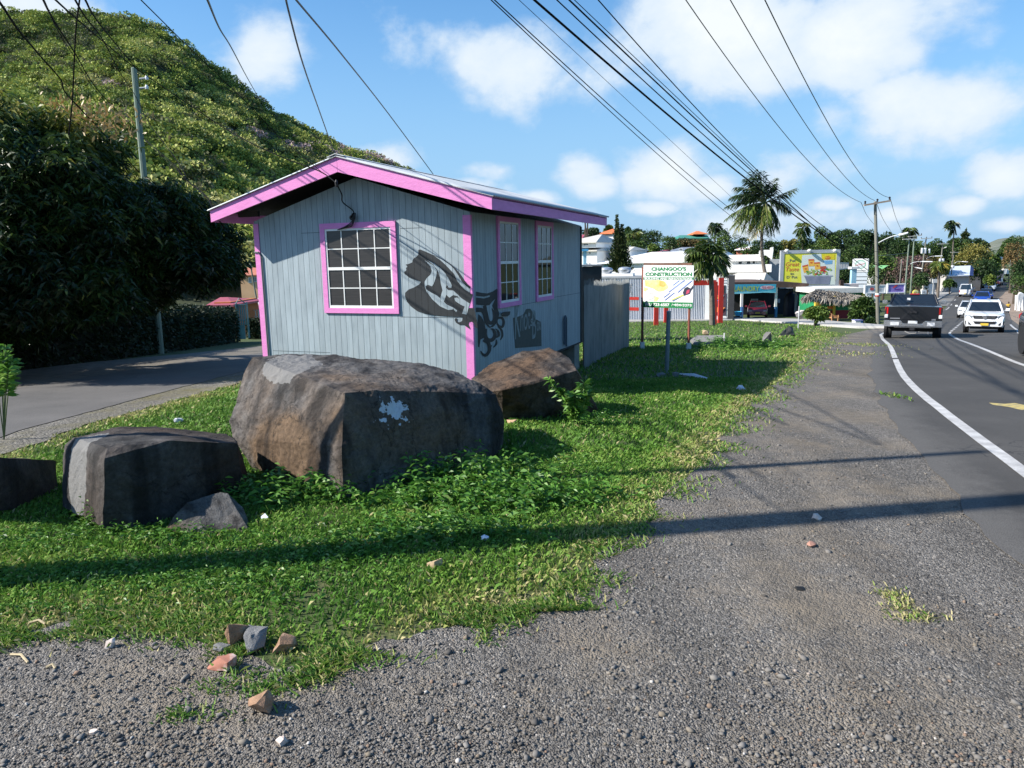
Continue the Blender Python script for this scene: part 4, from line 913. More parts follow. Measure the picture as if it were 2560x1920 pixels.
for p, q, lab in ((d8(110, 560), d8(280, 640), 'dry curved stalk on the gravel near the left edge'), (d8(290, 245), d8(450, 258), 'dry stalk at the left edge of the grass'), (d8(460, 690), d8(550, 700), 'short dry twig on the left gravel')):
    a, b = G(p), G(q); mb = MB(); mb.tube([a+Vector((0, 0, .012)), (a+b)/2+Vector((0, .015, .022)), b+Vector((0, 0, .012))], .006, 6); tag(mb.build('dry_stalk', M('dry_straw', (.52, .42, .25), (.38, .3, .18), s=30), smooth=True), lab, 'twig')
# ---------------------------------------------------------------- loose gravel: real stones on the near ground
r = np.random.default_rng(11)
bm = bmesh.new(); bmesh.ops.create_icosphere(bm, subdivisions=1, radius=1); IV = np.array([v.co[:] for v in bm.verts]); IF = np.array([[v.index for v in f.verts] for f in bm.faces]); bm.free()
def in_grav(x, y): return (y < YB(x)) if x < .1 else (y < YB(.1) or x > XLB(y)) and x < XA(y)
n = 62000; Y = 2.15+(r.random(n)**1.9)*8.0; X = (r.random(n)*2-1)*(.78*Y+.15)
keep = np.array([in_grav(a, b) for a, b in zip(X, Y)]); X, Y = X[keep], Y[keep]
pn = np.array([mnoise.noise(Vector((a*.9, b*.9, 4.2))) for a, b in zip(X, Y)]); kp = r.random(len(X)) < np.clip(.50+1.9*pn-.09*np.maximum(0, X), .04, 1); X, Y = X[kp], Y[kp]; n = len(X)
S = np.exp(r.normal(math.log(.0046), .5, n)); S = np.clip(S, .0025, .022)
base = np.array([IV*np.array([1, r.uniform(.6, .95), r.uniform(.45, .75)])+r.normal(size=IV.shape)*.16 for _ in range(14)])
th = r.random(n)*2*PI; bs = base[r.integers(0, 14, n)]; c_, s_ = np.cos(th)[:, None], np.sin(th)[:, None]
VX = (bs[:, :, 0]*c_-bs[:, :, 1]*s_)*S[:, None]+X[:, None]; VY = (bs[:, :, 0]*s_+bs[:, :, 1]*c_)*S[:, None]+Y[:, None]
ZG = np.array([zg(0, y) for y in Y]); VZ = bs[:, :, 2]*S[:, None]+(ZG+.009+S*.12)[:, None]
V = np.stack([VX, VY, VZ], 2).reshape(-1, 3); F = (IF[None]+(np.arange(n)*len(IV))[:, None, None]).reshape(-1, 3)
tint = np.clip(r.beta(2.2, 3.2, n), 0, .86); sel = r.random(n); tint[sel < .007] = .97; tint[(sel > .012) & (sel < .016)] = .91
PEB = leafmat('gravel_stones', [(.055, .050, .045), (.102, .093, .083), (.138, .127, .114), (.172, .159, .144), (.21, .196, .178), (.19, .16, .12), (.21, .14, .10), (.52, .50, .46)], rough=.9, trans=0, spec=.2)
tag(npmesh('loose_gravel', V, F, PEB, rnd=np.repeat(tint, len(IV))), 'loose grey gravel stones scattered over the shoulder', 'gravel', kind='stuff')
# ---------------------------------------------------------------- grass
def grass_ok(x, y):
    if x < LG(y)+.02: return False
    if (x < .1 and y < YB(x)) or (x >= .1 and (y < YB(.1) or x > XLB(y))): return False
    q = HI @ Vector((x, y, 0)); return not (-LFW < q.x < 0 and 0 < q.y < LSW)
def edge_d(x, y):
    d = 9
    if x < .1: d = min(d, y-YB(x))
    if y > 3.4: d = min(d, (XLB(y)-x)*.85)
    return max(0, min(d, (x-LG(y))*.8))
def blades(n, y0, y1, pw, h0, w0, seed, xlim=None, far=1.0):
    r = np.random.default_rng(seed); Y = y0+(y1-y0)*r.random(n)**pw; X = np.where(r.random(n) < .97, (r.random(n)*2-1)*(.74*Y+.2), 0)
    ok = np.array([grass_ok(a, b) for a, b in zip(X, Y)]); X, Y = X[ok], Y[ok]
    pn = np.array([mnoise.noise(Vector((a*1.3, b*1.3, 9))) for a, b in zip(X, Y)]); p2 = np.array([mnoise.noise(Vector((a*5, b*5, 2))) for a, b in zip(X, Y)])
    ed = np.array([edge_d(a, b) for a, b in zip(X, Y)])
    dens = np.clip(.85+.5*pn+.35*p2, .12, 1)*np.clip(.7+ed*1.6, 0, 1); k = r.random(len(X)) < dens
    X, Y, pn, p2, ed = X[k], Y[k], pn[k], p2[k], ed[k]; n = len(X)
    H = h0*r.uniform(.5, 1.35, n)*(1+.5*np.maximum(0, pn))*np.where(ed < .12, .8, 1); a = r.random(n)*2*PI; lean = r.uniform(.2, 1.0, n)
    W = w0*r.uniform(.7, 1.3, n); Z = np.array([zg(0, y) for y in Y])-.004
    dx, dy = np.cos(a), np.sin(a); sx, sy = -dy*W/2, dx*W/2
    V = np.stack([np.stack([X-sx, Y-sy, Z], 1), np.stack([X+sx, Y+sy, Z], 1), np.stack([X+dx*lean*H*.35+sx*.7, Y+dy*lean*H*.35+sy*.7, Z+H*.6], 1), np.stack([X+dx*lean*H*.9, Y+dy*lean*H*.9, Z+H*(1-.35*lean)], 1)], 1).reshape(-1, 3)
    dry = np.clip(1-ed/(.42+.018*Y), 0, 1)
    t = np.clip(.36+.28*pn+.12*p2+.12*r.normal(size=n)+dry*r.uniform(.1, .75, n), 0, 1); t[r.random(n) < .03] = .95
    return V, np.repeat(t, 4)
parts = [blades(170000, 3.0, 7.0, .8, .045, .007, 1), blades(170000, 6.5, 13, .8, .058, .011, 2), blades(90000, 12, 27, .8, .075, .018, 3), blades(60000, 26, 66, .8, .11, .04, 4)]
V = np.concatenate([p[0] for p in parts]); T = np.concatenate([p[1] for p in parts])
r = np.random.default_rng(31); tv = []; te = []   # dry fringe creeping over the gravel edge
for i in range(26000):
    if i % 2: x = r.uniform(-3.2, .1); y = YB(x)+r.normal()*.09-.02
    else: y = 3.5+34*r.random()**2.2; x = XLB(y)+r.normal()*(.10+.012*y)
    if mnoise.noise(Vector((x*2.3, y*2.3, 6))) < -.18: continue
    big_ = 1+.1*y; z = zg(x, y)+.006; h = r.uniform(.02, .055)*big_**.5; a = r.random()*6.3; w_ = .0028*big_; dx, dy = math.cos(a), math.sin(a); q = r.uniform(.5, 1.1)
    tv += [(x-dy*w_, y+dx*w_, z), (x+dy*w_, y-dx*w_, z), (x+dx*h*.5*q+dy*w_*.6, y+dy*h*.5*q-dx*w_*.6, z+h*.5), (x+dx*h*q, y+dy*h*q, z+h*(1-.45*q))]; te += [np.clip(.52+.24*r.normal(), .1, 1)]*4
V = np.concatenate([V, np.array(tv)]); T = np.concatenate([T, np.array(te)])
GRASS = leafmat('grass_blades', [(.045, .120, .014), (.080, .195, .024), (.125, .260, .036), (.20, .30, .058), (.35, .33, .12), (.52, .45, .24)], rough=.6, trans=.3, spec=.25)
tag(npmesh('grass', V, np.arange(len(V)).reshape(-1, 4), GRASS, rnd=T), 'short green grass on the verge, dry and yellow along the gravel', 'grass', kind='stuff')
# weeds with broad leaves around the boulders
def weeds(zones, seed):
    r = np.random.default_rng(seed); PP = []; NN = []; LL = []; TT = []; ST = []
    for (pc, rad, cnt, hmax, lsz) in zones:
        g = G(pc)
        for i in range(cnt):
            x, y = g.x+r.normal()*rad[0], g.y+r.normal()*rad[1]
            if not grass_ok(x, y) or edge_d(x, y) < .04: continue
            z = zg(x, y); h = hmax*r.uniform(.25, 1); n = int(5+h*45); a0 = r.random()*6; lx, ly_ = r.normal()*.35, r.normal()*.35; tone = r.normal()*.12
            for k in range(n):
                t = (k+.6)/n; a = a0+k*2.4; PP.append((x+lx*h*t, y+ly_*h*t, z+h*t)); NN.append((math.cos(a), math.sin(a), r.uniform(-.15, .7))); LL.append(lsz*r.uniform(.6, 1.25)*(1.1-.4*t)); TT.append(np.clip(.42+tone+.22*r.normal(), 0, 1))
    P = np.array(PP); N = unit(np.array(NN)); L = np.array(LL)
    V, F = leaf_quads(P, N, L, L*.33, .25, r)
    return V, F, np.repeat(np.array(TT), 4)
zones = [(o_(150, 1250), (.42, .16), 240, .07, .042), (o_(450, 1260), (.4, .14), 240, .07, .042), (o_(700, 1200), (.42, .15), 260, .08, .045), (o_(930, 1150), (.35, .14), 200, .12, .07), (o_(1120, 1085), (.32, .16), 200, .2, .085), (o_(1010, 1045), (.25, .16), 110, .28, .095),
         (o_(880, 1085), (.22, .10), 90, .2, .085), (o_(640, 1075), (.28, .08), 90, .25, .085), (o_(560, 1090), (.12, .1), 40, .2, .08), (o_(330, 1165), (.35, .07), 90, .12, .05), (o_(230, 1135), (.10, .08), 30, .22, .055), (o_(90, 1180), (.3, .15), 90, .1, .045), (o_(1220, 1010), (.3, .2), 100, .1, .045),
         (o_(40, 1320), (.35, .05), 80, .06, .04), (o_(250, 1325), (.4, .05), 80, .05, .035), (o_(1620, 752), (.9, .6), 160, .3, .12), (o_(1560, 745), (.5, .4), 80, .3, .12), (o_(1290, 915), (.25, .2), 60, .16, .06)]
V, F, T = weeds(zones, 5)
WEED = leafmat('weed_leaves', [(.032, .10, .014), (.062, .18, .022), (.105, .25, .034), (.16, .31, .055), (.26, .36, .10)], rough=.45, trans=.3, spec=.4)
tag(npmesh('weeds', V, F, WEED, rnd=T), 'low broad leaved weeds around the boulders', 'weeds', kind='stuff')
# tufts on the gravel
r = np.random.default_rng(8); tv = []; tt = []
for pc, rad, cnt, dryness in ((d5(1520, 1440), (.04, .05), 160, .8), (d5(1570, 1500), (.05, .04), 120, .85), (d5(1640, 1550), (.07, .03), 150, .85), (d4(1100, 810), (.11, .06), 260, .45), (d4(650, 880), (.09, .04), 130, .5), (d4(950, 950), (.04, .03), 60, .4), (d4(450, 1130), (.08, .04), 70, .5), (d4(180, 1150), (.05, .03), 60, .4), (d6(40, 810), (.035, .035), 70, .5), (d6(330, 590), (.05, .03), 90, .6), (d6(460, 470), (.05, .03), 60, .7), (d5(150, 1100), (.1, .05), 150, .7), (d5(290, 1030), (.12, .05), 160, .7), (d5(1370, 130), (.35, 1.2), 500, .75), (d5(1330, 180), (.5, .6), 260, .8), (d5(1520, 400), (.06, .2), 90, .5), (d8(1770, 1160), (.03, .02), 40, .4)):
    g = G(pc)
    for i in range(cnt):
        x, y = g.x+r.normal()*rad[0], g.y+r.normal()*rad[1]; z = zg(x, y)+.004; h = r.uniform(.012, .036)*(1 if y < 8 else 2); a = r.random()*6.3; w_ = .004*(1 if y < 8 else 3); dx, dy = math.cos(a), math.sin(a)
        tv += [(x-dy*w_, y+dx*w_, z), (x+dy*w_, y-dx*w_, z), (x+dx*h*.5+dy*w_*.6, y+dy*h*.5-dx*w_*.6, z+h*.6), (x+dx*h, y+dy*h, z+h*.75)]; tt += [np.clip(dryness+.2*r.normal(), 0, 1)]*4
tag(npmesh('grass_tufts', np.array(tv), np.arange(len(tv)).reshape(-1, 4), GRASS, rnd=np.array(tt)), 'sparse dry grass tufts growing through the gravel', 'grass', kind='stuff')
# a young plant with feathery leaves against the brown topped boulder
def sprig(name, label, base, stems, mat, seed, L=.05, n=14, cat='plant'):
    r = np.random.default_rng(seed); root = thing(name, label, cat, base); P = []; N = []; mb = MB()
    for e in stems:
        e = Vector(e); b = Vector(base); pts = catmull([b, b.lerp(e, .5)+Vector((0, 0, .06)), e], 6); mb.tube(pts, [.006]*(len(pts)-1)+[.002], 5)
        for k in range(int(len(pts)*.55) if seed == 4 else 2, len(pts)):
            for q in range(n//6+2):
                for sg in (-1, 1): P.append(pts[k]+Vector(r.normal(size=3)*.006)); t = (pts[k]-pts[k-1]).normalized(); s_ = t.cross(Vector((0, 0, 1))).normalized(); v = s_*sg+t*.4+Vector(r.normal(size=3)*.3); N.append(v)
    V, F = leaf_quads(np.array([p[:] for p in P]), unit(np.array([p[:] for p in N])), L*r.uniform(.7, 1.3, len(P)), L*.36*r.uniform(.8, 1.2, len(P)), .2, r)
    npmesh('leaves', V, F, mat, root, rnd=np.repeat(r.random(len(P))*.5+.4, 4)); mb.build('stem', M('green_stem', (.1, .14, .05)), root)
    return root
b = at(o_(1245, 880), 8.15); sprig('young_plant', 'young plant with feathery green leaves against the brown topped boulder', (b.x, b.y, zg(b.x, b.y)), [at(o_(1188, 822), 8.0), at(o_(1215, 845), 8.0), at(o_(1240, 850), 7.95), at(o_(1262, 830), 8.0), at(o_(1270, 852), 8.0)], WEED, 3, .10, 20)
b = at(o_(-10, 815), 7.9); sprig('roadside_plant', 'bright green leafy plant cut off by the left edge of the photo', (b.x, b.y, zg(b.x, b.y)), [at(o_(12, 752), 7.9), at(o_(28, 785), 7.9), at(o_(5, 778), 7.8), at(o_(-15, 760), 7.9), at(o_(18, 798), 7.7)], WEED, 4, .11, 24)
# ---------------------------------------------------------------- the dark mango trees and the hedge along the lane
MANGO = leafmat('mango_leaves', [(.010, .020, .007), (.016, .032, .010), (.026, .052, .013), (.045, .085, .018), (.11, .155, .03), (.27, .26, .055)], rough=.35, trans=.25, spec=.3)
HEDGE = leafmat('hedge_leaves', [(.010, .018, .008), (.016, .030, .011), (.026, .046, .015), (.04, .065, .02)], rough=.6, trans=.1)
def tip0(d): return d[:, 2]
def big_tree(name, label, base, blobs, n, seed, trunk_r, L=.2):
    """blobs: (photo px, rx px, ry px, depth, half depth m)"""
    r = np.random.default_rng(seed); root = thing(name, label, 'tree', base, group='dark trees along the lane'); PP = []; NN = []; TT = []
    tot = sum(b[1]*b[2] for b in blobs); limbs = []
    for px, rxp, ryp, Y, hd in blobs:
        c = np.array(at(px, Y)); k = Y/FPX; R = np.array([rxp*k, hd, ryp*k]); m = int(n*rxp*ryp/tot/7)
        limbs.append(c)
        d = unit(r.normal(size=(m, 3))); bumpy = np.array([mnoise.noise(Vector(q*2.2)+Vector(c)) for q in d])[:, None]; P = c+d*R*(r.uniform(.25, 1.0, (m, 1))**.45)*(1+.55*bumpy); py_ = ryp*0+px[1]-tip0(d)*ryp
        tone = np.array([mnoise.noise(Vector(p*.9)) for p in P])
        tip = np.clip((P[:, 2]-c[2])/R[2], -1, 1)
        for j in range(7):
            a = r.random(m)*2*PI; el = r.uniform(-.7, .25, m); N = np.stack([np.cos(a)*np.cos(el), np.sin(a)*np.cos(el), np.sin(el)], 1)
            PP.append(P+r.normal(size=(m, 3))*.04); NN.append(N); TT.append(np.clip(.33+.3*tone+.10*tip+.12*r.normal(size=m)+(r.random(m) < .03)*.4+.62*np.clip((500-py_)/200, 0, 1)*(.6+.8*tone), 0, 1))  # yellowish new growth, tinted brighter toward the crown top to imitate sunlight
    P = np.concatenate(PP); N = np.concatenate(NN); T = np.concatenate(TT); n_ = len(P)
    V, F = leaf_quads(P, N, L*r.uniform(.7, 1.3, n_), L*.27*r.uniform(.8, 1.3, n_), .35, r)
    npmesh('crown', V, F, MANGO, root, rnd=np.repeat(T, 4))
    mb = MB(); b = Vector(base); top = Vector(np.mean(limbs, 0)); fork = b+(Vector((top.x, top.y, b.z))-b)*.2+Vector((0, 0, (top.z-b.z)*.45))
    mb.tube([b-Vector((0, 0, .3)), (b+fork)/2+Vector((.1, 0, 0)), fork], [trunk_r, trunk_r*.8, trunk_r*.7], 10)
    for c in limbs:
        e = Vector(c); mb.tube([fork, (fork+e)/2+Vector((0, 0, .3)), e], [trunk_r*.5, trunk_r*.3, trunk_r*.1], 7)
    mb.build('trunk', BARK, root, smooth=True); return root
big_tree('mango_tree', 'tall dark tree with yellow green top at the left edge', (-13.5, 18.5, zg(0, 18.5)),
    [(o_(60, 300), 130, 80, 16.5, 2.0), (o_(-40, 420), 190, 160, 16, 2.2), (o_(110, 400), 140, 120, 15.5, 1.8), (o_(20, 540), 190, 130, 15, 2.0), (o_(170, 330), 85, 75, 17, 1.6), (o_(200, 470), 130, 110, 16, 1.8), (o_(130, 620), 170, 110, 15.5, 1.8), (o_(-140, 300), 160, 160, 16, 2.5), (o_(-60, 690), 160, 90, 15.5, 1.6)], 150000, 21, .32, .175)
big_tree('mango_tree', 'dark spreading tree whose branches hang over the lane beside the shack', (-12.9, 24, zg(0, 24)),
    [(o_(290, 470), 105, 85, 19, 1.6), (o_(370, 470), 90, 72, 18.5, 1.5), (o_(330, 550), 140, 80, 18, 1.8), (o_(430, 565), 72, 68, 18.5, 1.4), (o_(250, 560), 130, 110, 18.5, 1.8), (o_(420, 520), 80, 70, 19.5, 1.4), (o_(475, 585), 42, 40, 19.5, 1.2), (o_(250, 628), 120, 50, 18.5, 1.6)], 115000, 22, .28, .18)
# flower panicles at the tree top
r = np.random.default_rng(5); PP = []
for p, s_, c in ((c1(640, 790), .3, 70), (c1(760, 850), .38, 150), (c1(480, 760), .3, 60), (c1(700, 900), .25, 40)):
    g = np.array(at(p, 16.2)); PP.append(g+r.normal(size=(c, 3))*np.array([s_, .3, s_*.5]))
P = np.concatenate(PP); N = unit(r.normal(size=P.shape)+np.array([0, 0, .8])); V, F = leaf_quads(P, N, .16*r.uniform(.6, 1.3, len(P)), .05*np.ones(len(P)), 0, r)
mt = [o for o in bpy.data.objects if o.name == 'mango_tree'][0]
npmesh('foliage', V, F, leafmat('mango_flowers', [(.30, .19, .06), (.42, .28, .10), (.5, .36, .16)], trans=.2), mt, rnd=np.repeat(r.random(len(P)), 4))  # brown flower panicles, not leaves
def hedge(name, label, path, h, w_, n, seed, mat=HEDGE, L=.12, cat='hedge', group=None):
    r = np.random.default_rng(seed); path = [Vector(p) for p in path]; seg = [(b-a).length for a, b in zip(path[:-1], path[1:])]; tot = sum(seg)
    c = path[0]; root = thing(name, label, cat, (c.x, c.y, zg(c.x, c.y)), group=group)
    t = r.random(n)*tot; P = np.zeros((n, 3)); N = np.zeros((n, 3)); acc = 0
    for a, b, s_ in zip(path[:-1], path[1:], seg):
        m = (t >= acc) & (t < acc+s_); f = ((t[m]-acc)/s_)[:, None]; q = np.array(a)*(1-f)+np.array(b)*f; d = (b-a).normalized(); nr = np.array([d.y, -d.x, 0])
        u = r.random(m.sum()); face = r.choice(3, m.sum(), p=[.45, .2, .35]); off = np.where(face == 0, w_/2, np.where(face == 1, -w_/2, (u-.5)*w_)); zz = np.where(face == 2, 1.0, r.random(m.sum())**.8)
        hh = h*(1+.09*np.array([mnoise.noise(Vector((x*.8, 3, seed))) for x in t[m]]))
        P[m] = q+nr*off[:, None]*r.uniform(.8, 1.08, m.sum())[:, None]; P[m, 2] = np.array([zg(0, y) for y in P[m, 1]])+zz*hh*r.uniform(.94, 1.05, m.sum())
        N[m] = np.where((face == 2)[:, None], np.array([0, 0, 1]), nr*np.where(face == 0, 1, -1)[:, None]); acc += s_
    N = unit(N*.7+r.normal(size=N.shape)*.7); V, F = leaf_quads(P, N, L*r.uniform(.6, 1.3, n), L*.55*r.uniform(.7, 1.2, n), .15, r)
    tn = np.array([mnoise.noise(Vector(p*1.2)) for p in P]); npmesh('foliage', V, F, mat, root, rnd=np.repeat(np.clip(.45+.3*tn+.15*r.normal(size=n), 0, 1), 4))
    mb = MB()
    for a, b in zip(path[:-1], path[1:]):
        d = (b-a).normalized(); nr = Vector((d.y, -d.x, 0)); q = w_*.33
        za, zb = zg(0, a.y), zg(0, b.y)
        mb.loft([[Vector((a.x, a.y, za))+nr*q, Vector((a.x, a.y, za))-nr*q, Vector((a.x, a.y, za+h*.86))-nr*q, Vector((a.x, a.y, za+h*.86))+nr*q], [Vector((b.x, b.y, zb))+nr*q, Vector((b.x, b.y, zb))-nr*q, Vector((b.x, b.y, zb+h*.86))-nr*q, Vector((b.x, b.y, zb+h*.86))+nr*q]])
    mb.build('branches', M('hedge_inside', (.018, .022, .012), (.01, .012, .008), s=5, r=1), root); return root
hp = [(-13.4, 9, 0), (-13.0, 14, 0), (-12.5, 18.5, 0), (-12.4, 22.6, 0), (-13.5, 28.3, 0), (-15.3, 39.5, 0)]
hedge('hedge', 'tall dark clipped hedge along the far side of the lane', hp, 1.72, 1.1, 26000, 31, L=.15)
# ---------------------------------------------------------------- background trees, each its own crown and trunk
GREENS = {
 'd': leafmat('dark_leaves', [(.012, .030, .008), (.022, .050, .012), (.036, .078, .018), (.06, .11, .025)], trans=.15, rough=.6),
 'm': leafmat('mid_leaves', [(.022, .048, .010), (.040, .082, .016), (.066, .12, .024), (.11, .165, .035)], trans=.15, rough=.6),
 'l': leafmat('light_leaves', [(.045, .085, .015), (.08, .14, .022), (.125, .19, .035), (.19, .235, .05)], trans=.18, rough=.6),
 'y': leafmat('yellow_leaves', [(.07, .085, .018), (.13, .14, .028), (.20, .185, .04), (.28, .23, .06)], trans=.15, rough=.6),
 'b': leafmat('brownish_leaves', [(.04, .05, .016), (.085, .075, .025), (.15, .10, .035), (.20, .13, .045)], trans=.12, rough=.7),
 'p': leafmat('pinkish_leaves', [(.07, .06, .045), (.13, .095, .07), (.19, .12, .10), (.30, .16, .19)], trans=.12, rough=.7)}
tl = [  # px, rx, ry (photo px), depth, colour, label
 (e1(1230, 400), 45, 25, 150, 'd', 'wide dark crowned tree behind the white houses'), (e1(1010, 330), 28, 18, 158, 'd', 'dark tree left of the wide crowned tree behind the white houses'),
 (e1(1600, 460), 32, 23, 140, 'm', 'mid green tree right of the wide dark tree behind the white roof'), (e1(1330, 560), 19, 11, 125, 'l', 'light green low tree just behind the wide white roof'),
 (e1(1900, 470), 40, 12, 150, 'b', 'dull brown green trees below the green roofed house'), (e1(300, 290), 30, 12, 165, 'd', 'dark tree behind the pale hipped roof by the shack'),
 (e1(560, 215), 10, 7, 180, 'm', 'small tree top beside the orange roofed house'), (e1(890, 250), 9, 10, 165, 'm', 'narrow tree right of the tall pine'), (e1(1010, 500), 30, 12, 135, 'm', 'low bushy tree behind the right wing of the white house'),
 (e1(180, 40), 10, 5, 120, 'd', 'tree top peeping over the shack roof'),
 (c5(230, 520), 32, 28, 140, 'm', 'green tree left of the tall coconut palm'), (c5(400, 540), 33, 22, 145, 'd', 'dark tree directly behind the coconut palm trunk'), (c5(560, 590), 30, 20, 130, 'm', 'green tree right of the coconut palm trunk'), (c5(740, 560), 32, 22, 140, 'd', 'dark green tree between palm trunk and billboard'),
 (c5(925, 530), 26, 20, 145, 'y', 'yellowish round tree above the billboard'), (c5(1110, 545), 30, 22, 140, 'm', 'green tree above the middle of the billboard'), (c5(1300, 440), 32, 20, 170, 'm', 'tree on the skyline above the right of the billboard'),
 (c5(1480, 440), 34, 15, 175, 'd', 'dark flat topped tree on the skyline left of the near power pole'), (c5(1330, 550), 34, 18, 150, 'l', 'light green tree just above the billboard corner'), (c5(1660, 510), 34, 28, 150, 'd', 'tree on the skyline touching the near power pole'), (c5(1500, 680), 30, 26, 110, 'm', 'bright green tree between billboard and white pylon'),
 (c5(1470, 840), 26, 22, 100, 'd', 'dark tree low between billboard and white pylon'), (c5(1640, 620), 34, 24, 130, 'm', 'green tree behind the white pylon'),
 (c6(40, 430), 30, 22, 150, 'd', 'dark tree right behind the near power pole'), (c6(190, 470), 34, 24, 155, 'd', 'dark green spreading tree on the skyline right of the near pole'), (c6(330, 490), 34, 22, 150, 'd', 'dark tree under the distant street lamp arm'), (c6(480, 540), 30, 20, 155, 'm', 'tree between the pair of green poles'),
 (c6(640, 540), 36, 26, 170, 'm', 'green tree right of the transformer pole'), (c6(760, 560), 30, 22, 175, 'd', 'dark tree right of the small white transformer'), (c6(860, 510), 34, 22, 185, 'm', 'tree below the windblown palm'), (c6(960, 490), 28, 16, 190, 'd', 'dark tree below the two far pines'),
 (c6(1090, 490), 22, 14, 215, 'd', 'dark ragged tree at the end of the skyline before the far hill'), (c6(1030, 600), 42, 34, 160, 'y', 'large yellow brown tree above the long grey roof'), (c6(1120, 700), 34, 30, 155, 'd', 'dark shady tree right of the long grey roof'), (c6(1200, 660), 22, 24, 170, 'l', 'bright green tree at the end of the road'), (c6(880, 640), 30, 26, 165, 'm', 'tree just above the long grey roof'),
 (c6(1180, 820), 12, 16, 150, 'l', 'small light tree beside the grey wall at the road end'), (c6(1330, 560), 24, 22, 230, 'm', 'hazy green tree beyond the white container'),
 (c6(200, 630), 26, 24, 120, 'l', 'pale green tree behind the purple sign'), (c6(360, 700), 40, 30, 125, 'p', 'pinkish flowering tree behind the purple sign'), (c6(500, 690), 34, 28, 130, 'p', 'brownish pink bare tree behind the green poles'), (c6(610, 700), 34, 24, 135, 'b', 'brown leafless looking tree left of the long grey roof'),
 (c6(90, 760), 28, 20, 105, 'm', 'dark green bushy tree between pylon and near power pole'), (c6(520, 830), 30, 18, 105, 'd', 'dark low tree behind the white roadside sign'), (c6(700, 700), 22, 24, 150, 'y', 'yellow green tree left of the long grey roof end'), (c6(810, 850), 18, 10, 140, 'm', 'low bush below the long grey roof'),
 (c6(1420, 470), 34, 18, 140, 'm', 'tree on the skyline at the right edge'), (c6(1450, 580), 34, 36, 95, 'b', 'large brownish tree at the right edge above the road'), (c6(1450, 760), 30, 40, 88, 'd', 'dense green tree overhanging the right side of the road'), (c6(1520, 560), 40, 40, 100, 'd', 'dark tree cut by the right edge of the photo'), (c6(1500, 840), 34, 24, 80, 'm', 'low leafy tree above the white rubble at the right edge')]
for i, (px, rxp, ryp, Y, c, lab) in enumerate(tl):
    tree('tree', lab, 'trees behind the road and the houses', px, ryp, Y, GREENS[c], 100+i, rx_px=rxp, n=1300 if rxp < 35 else 1900, lumps=12 if rxp < 35 else 18, leaf=.036*Y/FPX*120)
# a green bank that closes the view behind the trees
WOOD = leafmat('wood_leaves', [(.018, .038, .010), (.030, .062, .014), (.055, .095, .022)], trans=.1, rough=.7)
r = np.random.default_rng(77); PP = []; TT = []
for i in range(520):
    u = r.uniform(1250, 2480); Y = r.uniform(165, 250); g = at((u, 640), Y); z0 = zg(0, Y); hh = float(np.interp(u, [1250, 1500, 1900, 2200, 2480], [10, 9, 12, 15, 10]))*r.uniform(.5, .95); s_ = r.uniform(2.5, 4.5); m = 60
    d = unit(r.normal(size=(m, 3))); P = np.array([g.x, g.y, z0+hh-s_])+d*s_*r.uniform(.6, 1, (m, 1)); P[:, 2] -= (r.random(m) < .35)*r.uniform(0, hh*.7, m); PP.append(P); TT.append(np.clip(r.uniform(.1, .9)+.1*r.normal(size=m), 0, 1))
P = np.concatenate(PP); N = unit(r.normal(size=P.shape)); V, F = leaf_quads(P, N, 1.3*r.uniform(.6, 1.2, len(P)), 1.0*np.ones(len(P)), .2, r)
tag(npmesh('far_woodland', V, F, WOOD, rnd=np.repeat(np.concatenate(TT), 4)), 'green wood closing the view behind the houses', 'wood', kind='stuff')
# ---------------------------------------------------------------- palms
PALM = leafmat('palm_leaflets', [(.020, .040, .012), (.035, .065, .016), (.06, .10, .022), (.13, .18, .03), (.28, .27, .06), (.48, .30, .06)], rough=.4, trans=.2, spec=.5)
def frond(mb_st, P, N, Ls, T, root, tip, sag, n, ll, tint, r, wind=(0, 0, 0)):
    """one frond: a curved midrib with drooping leaflets on both sides"""
    root, tip = Vector(root), Vector(tip); mid = (root+tip)/2+Vector((0, 0, sag)); pts = []
    for i in range(9):
        t = i/8; pts.append(root*(1-t)**2+mid*2*t*(1-t)+tip*t*t)
    mb_st.tube(pts, [.06*(1-i/9)+.012 for i in range(9)], 5)
    for i in range(n):
        t = .14+.86*i/n; f = t*8; k = min(int(f), 7); p = pts[k].lerp(pts[k+1], f-k); d = (pts[min(k+1, 8)]-pts[k]).normalized(); s_ = d.cross(Vector((0, 0, 1))).normalized()
        for sg in (-1, 1):
            v = s_*sg*.8+d*.75+Vector((0, 0, -.38))+Vector(wind)+Vector(r.normal(size=3)*.12); P.append(p[:]); N.append(v.normalized()[:]); Ls.append(ll*(math.sin(PI*min(.97, t*.85+.12))*.9+.2)*r.uniform(.8, 1.15)); T.append(np.clip(tint+.07*r.normal(), 0, 1))
